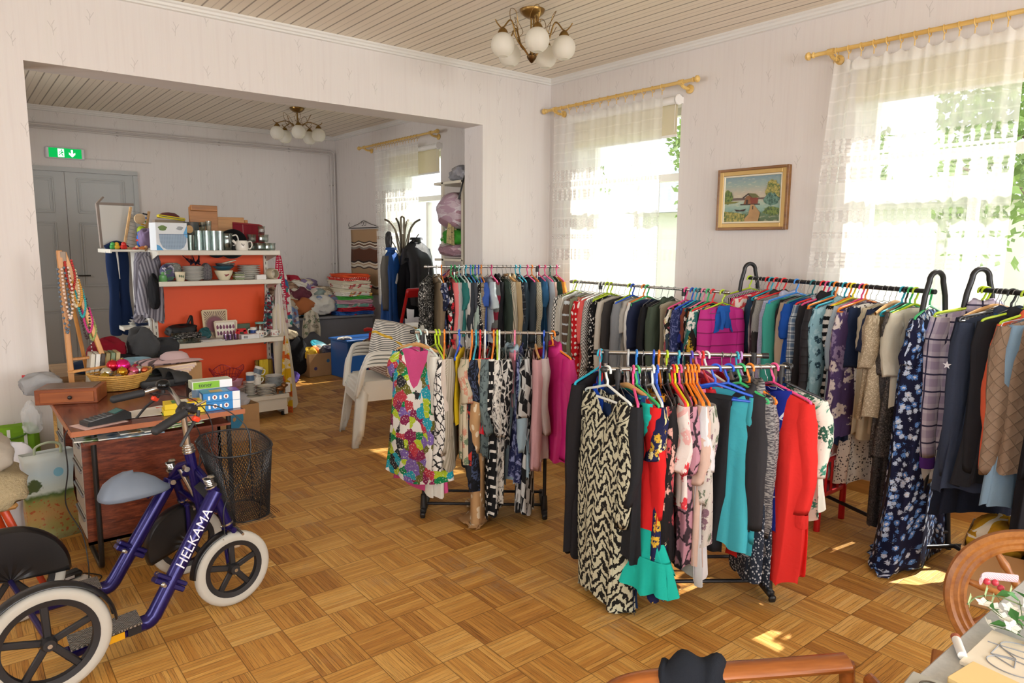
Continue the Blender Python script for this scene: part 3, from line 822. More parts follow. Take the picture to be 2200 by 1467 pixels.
blind(7.04, 8.26, 2.735, 2.44, 'window of the far room')

# ================================================================ painting
def painting():
 o = empty('painting', (XR - .018, 2.932, 1.945), 0, 'small landscape painting of a lakeside hut in a gilt wood frame', 'painting')
 R = frame3((0, -1, 0), (-1, 0, 0))     # local x runs towards the near end, z faces the room
 w, h = .575, .445
 fb = wood('#6e4722', '#94652f', 20, 1, .35); gold = mat('#b9975a', .35, .4); cream = mat('#e4dcc4', .5)
 def ring(x0, y0, x1, y1, z, d):
  mb = MB()
  for s in (-1, 1):
   mb.box((s * (x0 + x1) / 2, 0, z), (x0 - x1, 2 * y0, d), bev=.003).box((0, s * (y0 + y1) / 2, z), (2 * x1, y0 - y1, d), bev=.003)
  return mb.xf(R)
 ring(w / 2, h / 2, w / 2 - .02, h / 2 - .02, 0, .036).build('frame', fb, o, smooth=False)
 ring(w / 2 - .018, h / 2 - .018, w / 2 - .05, h / 2 - .05, .002, .026).build('gilt_moulding', gold, o, smooth=False)
 ring(w / 2 - .048, h / 2 - .048, w / 2 - .062, h / 2 - .062, 0, .02).build('liner', cream, o, smooth=False)
 cw, ch = w / 2 - .06, h / 2 - .06
 t = NT('oil_paint'); q = t.xyz(t.uv()); nz = t.noise(t.uv(), 30, 4); n2 = t.noise(t.cmb(t.M('MULTIPLY', q[0], 1), t.M('MULTIPLY', q[1], 3)), 22, 4)
 f = t.M('ADD', q[1], t.M('MULTIPLY', t.M('SUBTRACT', nz, .5), .05))
 sky = t.ramp(t.M('MULTIPLY_ADD', f, 3.0, .5), [(0, '#4b5a38'), (.16, '#5c7450'), (.26, '#7fa294'), (.42, '#a7b9a4'), (.5, '#c3b79d'), (.62, '#b9ad98'), (.8, '#93a59a'), (1, '#76909a')])
 pm = t.fin(t.bsdf(t.mix(t.M('MULTIPLY', t.step(n2, .6, .05), .3), sky, '#dcd2b0'), .4, 0, t.bump(nz, .3, .003)))
 def blob(c1, c2, sc):
  t = NT('paint_dab'); nz = t.noise(t.tc('Object'), sc, 4, .7); return t.fin(t.bsdf(t.ramp(nz, [(.38, c1), (.6, c2)]), .5))
 def P(pts, m, z): return (poly(pts, np.eye(3), (0, 0, .004), z).xf(R), m)
 base = MB().add(np.array([(-cw, -ch, 0), (cw, -ch, 0), (cw, ch, 0), (-cw, ch, 0)]) @ R.T, [(0, 1, 2, 3)], [(-cw, -ch), (cw, -ch), (cw, ch), (-cw, ch)])
 green = blob('#2f4a2c', '#7d8f44', 60); yel = blob('#40602e', '#b9a85a', 70); brn = mat('#8a5a34', .5, var=.4); drk = mat('#3a2a20', .5); red = mat('#7e3a2a', .5, var=.3)
 def cloud(cx, cy, rx, ry, n=22, seed=0):
  g = np.random.default_rng(seed)
  return [(cx + rx * math.cos(a) * g.uniform(.8, 1.15), cy + ry * math.sin(a) * g.uniform(.8, 1.15)) for a in np.linspace(0, 2 * PI, n, endpoint=False)]
 it = [(base, pm), P([(-cw, .005), (-.12, .012), (.0, .006), (.2, .008), (cw, .004), (cw, -.006), (-cw, -.006)], mat('#6a5a52', .5), .0004),
   P(cloud(-.2, .02, .045, .05, seed=1)[:] , green, .0006), P([(-cw, -.012), (-.1, -.016), (-.13, -.026), (-cw, -.03)], mat('#7a7a34', .5), .0007),
   P([(-.065, -.035), (-.045, .018), (-.012, .028), (.04, .012), (.045, -.035)], brn, .0008), P([(-.012, .012), (.055, .006), (.05, -.035), (-.005, -.035)], red, .0009),
   P([(-.075, .012), (-.03, .042), (.0, .014), (.006, .006), (-.03, .032), (-.07, .004)], drk, .001), P([(-.03, .042), (.03, .036), (.066, .008), (.006, .008)], mat('#68683c', .5, var=.3), .0011),
   P([(-.045, -.034), (-.045, -.004), (-.028, -.004), (-.028, -.034)], drk, .0012),
   P([(-.09, -.034), (.07, -.036), (.07, -.044), (-.09, -.042)], drk, .0012),
   P([(-.005, -.04), (.02, -.04), (.075, -.1), (.06, -ch), (-.07, -ch), (-.02, -.11)], mat('#b08a5c', .5, var=.45), .0013),
   P(cloud(.165, .045, .055, .085, seed=2), yel, .0014), P(cloud(.16, -.01, .06, .045, seed=5), blob('#23463a', '#6c9080', 60), .0015), P(cloud(.17, -.09, .075, .03, seed=3), green, .0015),
   P([(-cw, -.085), (-.12, -.095), (-.05, -.11), (-.05, -ch), (-cw, -ch)], yel, .0014),
   P([(-.14, -.07), (-.09, -.078), (-.04, -.068), (-.055, -.086), (-.12, -.087)], drk, .0016), P([(.01, -.05), (.018, -.05), (.018, -.075), (.01, -.075)], drk, .0016)]
 multi('canvas', it, o, smooth=False)
painting()

# ================================================================ emergency exit sign
def exit_sign():
 y = YB - .03
 o = empty('exit_sign', (1.185, y, 2.625), 0, 'lit green emergency exit sign with running figure and down arrow above the grey door', 'sign')
 MB().box((0, 0, 0), (.40, .05, .135), bev=.012).build('housing', mat('#d8d8dc', .4), o, smooth=False)
 t = NT('lit_green'); e = t.n('Emission'); e.inputs[0].default_value = (*lin('#10b050'), 1); e.inputs[1].default_value = 1.0; GR = t.fin(e.outputs[0])
 t = NT('lit_white'); e = t.n('Emission'); e.inputs[0].default_value = (*lin('#f4fff6'), 1); e.inputs[1].default_value = 1.4; WH = t.fin(e.outputs[0])
 R = frame3((1, 0, 0), (0, -1, 0)); c = (0, -.026, 0)
 q = lambda x0, y0, x1, y1: [(x0, y0), (x1, y0), (x1, y1), (x0, y1)]
 it = [(poly(q(-.165, -.055, .165, .055), R, c, 0), GR), (poly(q(-.075, -.047, -.012, .047), R, c, .0005), WH)]
 for pts in ([(-.042, .012), (-.03, .02), (-.022, .004), (-.04, -.012)], [(-.04, -.008), (-.026, -.014), (-.02, -.04), (-.028, -.04), (-.034, -.02), (-.048, -.012)], [(-.046, -.004), (-.052, -.024), (-.068, -.028), (-.068, -.02), (-.058, -.016), (-.05, .006)], [(-.044, .018), (-.058, .014), (-.064, .0), (-.058, -.002), (-.052, .008), (-.04, .01)], [(-.028, .016), (-.014, .004), (-.018, -.002), (-.03, .008)]):
  it.append((poly(pts, R, c, .001), GR))
 it.append((poly([(-.036 + .008 * math.cos(a), .031 + .008 * math.sin(a)) for a in np.linspace(0, 2 * PI, 12, endpoint=False)], R, c, .001), GR))
 it.append((poly([(.058, .04), (.078, .04), (.078, -.004), (.1, .012), (.1, -.012), (.068, -.044), (.036, -.012), (.036, .012), (.058, -.004)], R, c, .001), WH))
 multi('sign_face', it, o, smooth=False)
exit_sign()

# heating pipes, a surface cable strip
PIPE = mat('#c9c3be', .45)
for k, (z, dx) in enumerate(((2.935, 0), (2.895, -.05))):
 yy = YB - .045
 xe = 4.56 + dx
 pts = np.vstack([[(-.55, yy, z), (xe - .05, yy, z)], arc((xe - .05, yy, z - .05), .05, PI / 2, 0, 6)[1:], [(xe, yy, .12)]])
 p = MB().tube(pts, .013, 8).build('heating_pipe', PIPE)
 tag(p, ['upper of the two painted heating pipes along the far wall, turning down in the corner', 'lower of the two painted heating pipes along the far wall, turning down in the corner'][k], 'pipe', 'heating pipes on the far wall')
 for x in (1.75, 2.95, 3.9): MB().box((x, yy + .02, z), (.02, .05, .034)).build('pipe_clip', PIPE, p, smooth=False)
 for zz in (2.45, 1.3): MB().box((xe, yy + .02, zz), (.034, .05, .02)).build('pipe_clip', PIPE, p, smooth=False)
cs = MB().box((1.75, YB - .006, 2.585), (.72, .012, .014)).build('cable_strip', PIPE, smooth=False)
tag(cs, 'thin painted cable strip running from the exit sign along the wall', 'cable')
# ================================================================ hangers and garments
CHROME = mat('#b9b7b2', .22, .95); BLK = mat('#1b1b1c', .45); BLKM = mat('#26262a', .4, .3); RUB = mat('#151516', .7)
WIRE = mat('#8f8f90', .3, .9); HWOOD = wood('#b07c42', '#d3a468', 16, 0, .4)
PLC = dict(white='#e6ece8', orange='#ee8420', green='#35b46a', cyan='#28a9c4', blue='#2057cc', pink='#ea4f8b', lime='#b6d321', red='#e0262c', black='#222225', teal='#1f6f78',
   darkgreen='#1f5a48', lilac='#c08fd0', grey='#b8bab8', mint='#a9d3cb', yellow='#dcd11c', brown='#5b3a28', purple='#5a48b8', skyblue='#2e86dd', rose='#ec7ea2')

def hanger(kind, colour, w=.195, drop=.05):
 """origin on the rail, hanger in the local xz plane"""
 if kind == 'wood': m, r, hk = HWOOD, .006, WIRE
 elif kind == 'wire': m, r, hk = WIRE, .0017, WIRE
 else: m, r, hk = mat(PLC[colour], .3), .0058, mat(PLC[colour], .3)
 hr = .019 if kind != 'plastic' else .0215
 z0 = -.0105
 rk = .0017 if kind != 'plastic' else .0052
 top = arc((0, 0, .0), hr, -.35, PI * .93, 14)
 neck = spline([tuple(top[-1]), (-.008, 0, -.03), (0, 0, -.042), (0, 0, -.062)], 5)[1:]
 hook = MB().tube(np.vstack([top, neck]), rk, 8)
 body = MB()
 za, ze = -.062, -.062 - drop
 if kind == 'wood':
  n = 22; xs = np.linspace(-w, w, n); u = np.abs(xs) / w
  zc = za - .004 - drop * u ** 1.3
  hh = .026 - .008 * u; P = []
  for k, a in enumerate(np.linspace(0, 2 * PI, 10, endpoint=False)):
   P.append(np.stack([xs, .0065 * np.cos(a) * np.ones(n) + .02 * (u ** 2), zc + hh / 2 * np.sin(a)], 1))
  body.grid(np.array(P + [P[0]]))
 else:
  body.tube(spline([(0, 0, za), (.03, 0, za - .008), (w * .6, 0, za - drop * .6), (w - .012, 0, ze + .004), (w, 0, ze - .008), (w - .014, 0, ze - .016), (0, 0, ze - .014), (-w + .014, 0, ze - .016), (-w, 0, ze - .008), (-w + .012, 0, ze + .004), (-w * .6, 0, za - drop * .6), (-.03, 0, za - .008), (0, 0, za)], 3)[:-1], r, 7, closed=True)
 return hook, hk, body, m

def vnoise(g, x, n=5, f=3.0):
 o = 0
 for i in range(n): o = o + g.uniform(.4, 1) / (1 + i * .5) * np.sin(x * f * (1 + i * .73) + g.random() * 6.28)
 return o / n

def clampfloor(V, zr, g):
 """cloth longer than the drop lies down on the floor (zr = floor height in local z)"""
 d = np.maximum(zr + .012 - V[:, 2], 0)
 if d.max() <= 0: return V
 s = np.sign(V[:, 0] + 1e-6);
 V[:, 1] += -.75 * d * (.6 + .5 * np.sin(V[:, 0] * 30)); V[:, 0] += .35 * d * s
 V[:, 2] = np.where(d > 0, zr + .006 + .02 * np.abs(np.sin(d * 25 + V[:, 0] * 18)), V[:, 2])
 return V

def body_mesh(g, L, sw, hw, T, zr, neck=.07, slope=.3, nd=.03, flare=0., fold=1.0, m=28, n=60, sag=0.0, asym=0.0):
 th = np.linspace(PI / 2, PI / 2 + 2 * PI, n + 1)
 v = np.linspace(0, 1, m) ** 1.05
 c, s = np.cos(th), np.sin(th)
 cx = np.sign(c) * np.abs(c) ** .8; sy = np.sign(s) * np.abs(s) ** .8
 P = np.zeros((m, n + 1, 3)); UV = np.zeros((m, n + 1, 2))
 ks = (g.integers(3, 6), g.integers(6, 10), g.integers(11, 16)); ph = g.random(8) * 6.28; dr = g.uniform(-1.6, 1.6, 3)
 for i, q in enumerate(v):
  e = 1 - (1 - q) ** 1.5
  w = sw * (1 - e) + e * (sw * .93 * (1 - q) + hw * q) + flare * max(0, q - .6) ** 1.5
  tt = .008 + T * min(1, q * 4) ** .6 * (.75 + .5 * q)
  A = fold * (.004 + .02 * q) * min(1, q * 3)
  f = .5 * np.sin(ks[0] * th + ph[0] + dr[0] * q) + .35 * np.sin(ks[1] * th + ph[1] + dr[1] * q) + .2 * q * np.sin(ks[2] * th + ph[2] + dr[2] * q)
  y = tt * sy + A * f * (.4 + .6 * np.abs(cx)) + .006 * np.sin(q * 5 + ph[4])
  x = w * cx + A * .9 * np.sin(ks[1] * th + ph[3] + q * 2) * (1 - .3 * np.abs(sy)) + .008 * np.sin(q * 4 + ph[5]) * q
  zt = -.075 - slope * np.maximum(np.abs(sw * cx) - .045, 0) - nd * np.exp(-(sw * cx / neck) ** 2) * np.where(s < 0, 1.5, .35)
  zh = -.075 - L + .02 * np.sin(2 * th + ph[6]) * fold + .5 * asym * cx + .008 * np.sin(ks[1] * th + ph[7]) * fold
  z = zt * (1 - q) + zh * q
  P[i] = np.stack([x, y + sag * q * q, z], 1)
  u = np.r_[0, np.cumsum(np.hypot(np.diff(x), np.diff(y)))]
  UV[i] = np.stack([u - u[(n + 1) // 2], z], 1)
 V = clampfloor(P.reshape(-1, 3), zr, g).reshape(m, n + 1, 3)
 return MB().grid(V, UV)

def sleeve_mesh(g, side, sw, ln, zr, r0=.066, r1=.046, slope=.3, out=.015, y=0., sq=.66):
 zt = -.075 - slope * (sw - .045)
 n = 18; t = np.linspace(0, 1, n); na = 18
 w1, w2, w3 = g.random(3) * 6.28
 cx = side * (sw - .03 + out * np.sin(t * 2.4) + .006 * np.sin(t * 5 + w1) * t)
 cz = zt - .03 - ln * t
 cy = y + .02 * np.sin(t * 2.4 + w2) * t + .004 * np.sin(t * 8 + w3)
 rr = (r0 * (1 - t) + r1 * t) * np.clip(.66 + t * 3.2, 0, 1)
 a = np.linspace(0, 2 * PI, na + 1)
 P = np.zeros((n + 1, na + 1, 3)); UV = np.zeros((n + 1, na + 1, 2))
 k = g.integers(2, 4); ph = g.random() * 6.28
 for i in range(n):
  w = 1 + .07 * np.sin(k * a + ph + 2.2 * t[i]) + .05 * np.sin(5 * a - 4 * t[i] + ph) + .03 * np.sin(26 * t[i] + 2 * a + ph) * (t[i] > .35)
  P[i] = np.stack([cx[i] + rr[i] * w * np.cos(a), cy[i] + rr[i] * sq * w * np.sin(a), cz[i] + .006 * np.sin(a * 2 + ph) * t[i] + (i == 0) * .03 * np.ones(na + 1)], 1)
  UV[i] = np.stack([a * rr[i] + .5, cz[i] * np.ones(na + 1)], 1)
 P[n] = P[n - 1] * .9 + np.mean(P[n - 1], 0) * .1; P[n][:, 2] += .012; UV[n] = UV[n - 1]
 V = clampfloor(P.reshape(-1, 3), zr, g).reshape(n + 1, na + 1, 3)
 return MB().grid(V, UV)

RACKS = {}
def rail_point(rk, t):
 a, b = RACKS[rk]; a = np.array(a); b = np.array(b)
 return a + (b - a) * t

def garment(rk, t, name, fab, L, sl, hang, label, where, grp, sw=.19, hw=None, T=.021, rz=0.0, opts='', f2=None, seed=0):
 g = np.random.default_rng(seed)
 a, b = RACKS[rk]; p = rail_point(rk, t); d = np.array(b) - np.array(a)
 ang = math.atan2(d[1], d[0]) - PI / 2 + rz + g.uniform(-.09, .09)
 rr = .0095
 hp = p + np.array((0, 0, rr + .0005 - (.019 if hang[0] != 'plastic' else .0215) + .004))
 zr = -hp[2]
 if hw is None: hw = sw * (1.05 if L < .8 else 1.2)
 low = 0.0
 if 'low' in opts: low = -.06
 # the hanger
 if hang[0] != 'none':
  hk, hm, bd, bm = hanger(hang[0], hang[1], sw - .004 if sw > .15 else .15)
  h = empty('clothes_hanger', hp, ang, f"{hang[1]} {hang[0]} hanger holding the {label}".replace('wire wire', 'thin wire').replace('wood wood', 'wooden'), 'hanger', 'hangers on the ' + where)
  hk.build('hook', hm, h); bd.build('shoulder_bar', bm, h)
 cat = {'tee': 't-shirt'}.get(name, name).replace('_', ' ')
 fb = fab
 if 'trousers' in opts:      # folded over the bar of the hanger
  o = empty(name, hp, ang, label + ' on the ' + where, cat, 'clothes on the ' + where)
  for s in (0, 1):
   n, m = 16, 18; uu = np.linspace(-1, 1, n); vv = np.linspace(0, 1, m)
   Uq, Vq = np.meshgrid(uu, vv); w = hw * (1 - .15 * Vq)
   X = Uq * w + (sw * .0); Y = (s - .5) * .03 + .012 * np.sin(Uq * 5 + Vq * 3 + s) * (.3 + Vq); Z = -.132 - Vq * (L * (1 - .1 * s)) + .008 * (1 - Uq ** 2)
   V = clampfloor(np.stack([X, Y, Z], 2).reshape(-1, 3), zr, g).reshape(m, n, 3)
   MB().grid(V, np.stack([X, Z + s], 2)).build('trouser_leg', fb, o, solid=.006)
  MB().tube([(-hw, 0, -.128), (0, 0, -.124), (hw, 0, -.128)], .017, 8).build('waistband', fb, o)
  return o
 flare = .5 if 'flare' in opts else 0
 o = body_mesh(g, L, sw, hw, T, zr + low, flare=flare, nd=.09 if 'vneck' in opts else (.05 if 'scoop' in opts else .02), fold=1.6 if 'folds' in opts else 1.0,
     slope=.12 if 'skirt' in opts else .3, asym=.1 if 'asym' in opts else 0).build(name, fb, None, angle=0)
 o.location = hp + np.array((0, 0, low)); o.rotation_euler = (0, 0, ang)
 tag(o, label + ' on the ' + where, cat, 'clothes on the ' + where)
 if sl > 0:
  for s in (-1, 1):
   sm = sleeve_mesh(g, s, sw, sl, zr, r0=.06 if sl > .3 else .062, r1=.042 if sl > .3 else .06, y=g.uniform(-.006, .006))
   so_ = sm.build('sleeve', f2 if ('sl2' in opts and f2) else fb, o, angle=0)
   if 'cuff' in opts:
    zt = -.075 - .3 * (sw - .045) - .03 - sl
    e = np.mean(sm.v[0][-38:-19], 0)
    MB().lathe([(.040, .0), (.042, -.03), (.039, -.06), (.034, -.062)], 14, tuple(e), None, 1, .62).build('cuff', f2 or fb, so_)
 if 'collar' in opts or 'hood' in opts:
  hgt = .03 if 'collar' in opts else .05
  th = np.linspace(0, 2 * PI, 22, endpoint=False); P = []
  for q, (rad, zz) in enumerate(((.062, -.085), (.06, -.085 + hgt), (.078, -.085 + hgt * .6), (.088, -.1))):
   P.append(np.stack([rad * np.cos(th), .36 * rad * np.sin(th) + .004 * np.sin(3 * th), zz - .028 * np.maximum(-np.sin(th), 0) * 1.2 + .006 * np.sin(th * 4)], 1))
  P = np.array(P); MB().grid(P, P[:, :, [0, 2]], closed=True).build('hood' if 'hood' in opts else 'collar', f2 if (f2 and 'col2' in opts) else fb, o, angle=0)
 if 'ruffle' in opts:
  th = np.linspace(0, 2 * PI, 90, endpoint=False); P = []
  w0 = hw * 1.04 + flare * .4 ** 1.5
  for q in np.linspace(0, 1, 5):
   P.append(np.stack([(w0 + .035 * q + .012 * q * np.sin(13 * th)) * np.cos(th), (T * 1.6 + .03 * q) * np.sin(th) + .016 * q * np.sin(17 * th), -.03 - L - .14 * q + .008 * np.sin(9 * th) * q], 1))
  P = np.array(P); MB().grid(P, P[:, :, [0, 2]], closed=True).build('hem_frill', fb, o, angle=0)
  for s in (-1, 1):
   zz = np.linspace(-.1, -.55, 40); P = np.stack([np.stack([s * (sw * .55 + .02 * e + .0 * zz), -.03 - .018 * e * np.sin(zz * 95 + e), zz], 1) for e in (-1, -.3, .3, 1)])
   MB().grid(P, P[:, :, [0, 2]]).build('frill', fb, o, angle=0)
 if 'straps' in opts:
  for s in (-1, 1): MB().tube(spline([(s * .06, .01, -.06), (s * .07, 0, -.1), (s * .09, -.015, -.17)], 5), .006, 6).build('strap', fb, o)
 if 'star emblem' in label:
  Re = frame3((-.6, .8, 0), (.8, .6, 0)); ce = (sw + .03, .028, -.33)
  multi('emblem', [(poly([((.02 if k % 2 == 0 else .008) * math.sin(k * PI / 5) - .02, (.02 if k % 2 == 0 else .008) * math.cos(k * PI / 5)) for k in range(10)], Re, ce, 0), mat('#d5d5dc', .5))], o, smooth=False)
 if 'bow' in opts:
  for s in (-1, 1): MB().tube(spline([(0, -.035, -.2), (s * .03, -.045, -.19), (s * .05, -.04, -.22), (0, -.035, -.21), (s * .03, -.04, -.34)], 5), .008, 6, squash=.4).build('bow_tie', f2 or fb, o)
 return o

# ---------------------------------------------------------------- racks
def rack_floor(rk, A, B, label, foot, posts=(0.03, .97), double=None, ext=None):
 """tubular rail A-B on two posts with black plastic feet; foot = vector of the foot bar"""
 RACKS[rk] = (A, B)
 A = np.array(A, float); B = np.array(B, float); d = (B - A)
 o = empty('clothes_rack', (A[0], A[1], 0), 0, label, 'clothes rack', 'clothes racks')
 o0 = np.array((A[0], A[1], 0))
 MB().tube([A - o0, B - o0], .0095, 12).build('rail', CHROME, o)
 for e, s in ((A, -1), (B, 1)):
  u = d / np.linalg.norm(d)
  MB().tube([e - o0 - u * .004, e - o0 + u * .02 * s], [.0125, .0125], 12).ball(e - o0 + u * .018 * s, .0135, 10, 6).build('end_cap', BLK if not ext else CHROME, o)
 F = np.array((*foot, 0.)); fu = F / np.linalg.norm(F)
 for q in posts:
  p = A + d * q - o0; pf = np.array((p[0], p[1], 0))
  MB().tube([pf + (0, 0, .05), pf + (0, 0, p[2] - .012)], .0105, 12).build('post', BLKM if not ext else CHROME, o)
  MB().tube([pf + (0, 0, p[2] - .045), pf + (0, 0, p[2] + .004)], .0155, 12).build('connector', BLK, o)
  a = pf - fu * .045 + (0, 0, .035); b = pf + F + fu * .045 + (0, 0, .035)
  MB().bar(a, b, .034, .034, bev=.008).tube([pf + (0, 0, .045), pf + (0, 0, .13)], [.021, .016], 12).bar(a + (0, 0, -.012), a - fu * .02 + (0, 0, -.018), .03, .034, bev=.006).bar(b + (0, 0, -.012), b + fu * .02 + (0, 0, -.018), .03, .034, bev=.006).build('foot', BLK, o)
  for e in (a, b): MB().tube([e + (0, 0, -.034) - np.cross(fu, (0, 0, .012)), e + (0, 0, -.034) + np.cross(fu, (0, 0, .012))], .014 if False else .001, 8)
 p0 = A + d * posts[0] - o0; p1 = A + d * posts[1] - o0
 for q in (.12, .88):
  a = np.array((p0[0], p0[1], .06)) + F * q; b = np.array((p1[0], p1[1], .06)) + F * q
  MB().tube([a, b], .009, 10).build('bottom_bar', BLKM, o)
 if double is not None:
  A2, B2, pp = double; A2 = np.array(A2, float); B2 = np.array(B2, float); d2 = B2 - A2
  RACKS[rk + '2'] = (tuple(A2), tuple(B2))
  MB().tube([A2 - o0, B2 - o0], .0095, 12).build('rail', CHROME, o)
  for e, s in ((A2, -1), (B2, 1)):
   u = d2 / np.linalg.norm(d2); MB().tube([e - o0, e - o0 + u * .03 * s], .0135, 12).build('end_cap', BLK, o)
  for q in pp:
   p = A2 + d2 * q - o0; pf = np.array((p[0], p[1], 0))
   MB().tube([pf + (0, 0, .05), pf + (0, 0, p[2] - .01)], .0105, 12).build('post', CHROME, o)
   MB().tube([pf + (0, 0, p[2] - .05), pf + (0, 0, p[2] + .012)], .0155, 12).build('connector', BLK, o)
 return o

def rack_arch(rk, A, B, label, lean=.13, ends=(1, 1)):
 """rail between two bent-tube arched end frames"""
 RACKS[rk] = (A, B)
 A = np.array(A, float); B = np.array(B, float); d = B - A; u = d / np.linalg.norm(d); w = np.array((-u[1], u[0], 0))
 o0 = np.array((A[0], A[1], 0))
 o = empty('clothes_rack', o0, 0, label, 'clothes rack', 'clothes racks')
 MB().tube([A - o0, B - o0], .0125, 12).build('rail', BLKM, o)
 M = mat('#2a2a2c', .35, .4)
 feet = []
 for e, k in ((A, 0), (B, 1)):
  b = e - o0; zt = e[2] + .1
  pts = []
  for s, a0 in ((-1, 0), (1, 1)):
   pass
  c = np.array((b[0], b[1], 0))
  rad = .045
  L = [c - w * .25 + (0, 0, .012), c - w * (rad + .02) + (0, 0, zt - .12), c - w * rad + (0, 0, zt - .05)]
  top = [c + w * (-rad * math.cos(a)) + (0, 0, zt - .045 + rad * math.sin(a)) for a in np.linspace(.3, PI - .3, 9)]
  R = [c + w * rad + (0, 0, zt - .05), c + w * (rad + .02) + (0, 0, zt - .12), c + w * .25 + (0, 0, .012)]
  if ends[k]: MB().tube(np.array(L + top + R), .0135, 12).build('end_frame', M, o); MB().tube([c - w * .235 + (0, 0, .1), c + w * .235 + (0, 0, .1)], .011, 10).build('brace', M, o)
  for s in (-1, 1):
   if ends[k]: MB().tube([c + s * w * .25 + (0, 0, 0), c + s * w * .249 + (0, 0, .03)], .0165, 10).build('foot_cap', RUB, o)
  feet.append(c)
 MB().tube([feet[0] + w * .0 + (0, 0, .1), feet[1] + w * .0 + (0, 0, .1)], .011, 10).build('bottom_bar', M, o)
 return o
# ================================================================ racks and the clothes on them
F = fabric
rack_floor('A', (3.194, 5.127, 1.41), (4.264, 4.657, 1.41), 'chrome clothes rack beside the archway, carrying cardigans and jackets', (-.15, -.35), (.2, .84), ext=True)
rack_floor('B', (2.068, 3.457, 1.1), (2.682, 2.948, 1.1), 'black footed clothes rack next to the white plastic chairs', (.18, .23), (.05, .95))
rack_floor('C', (4.005, 4.184, 1.305), (3.953, 2.683, 1.305), 'chrome clothes rack with extended rail under the corner window', (.3, 0.0), (.22, .77), ext=True)
rack_floor('D', (2.212, 2.081, 1.065), (2.85, 1.606, 1.08), 'black clothes rack with two parallel rails standing on the open parquet', (.2, .27), (.06, .97), double=((2.4, 2.31, 1.095), (2.935, 1.781, 1.097), (.04, .95)))
rack_arch('E', (4.378, 2.787, 1.385), (3.845, 1.398, 1.385), 'black clothes rack with arched ends under the right hand window, floral gown at its end')
rack_arch('F', (3.886, 1.219, 1.405), (3.26, 0.26, 1.405), 'black arched clothes rack of jackets beyond the end of the floral gown')
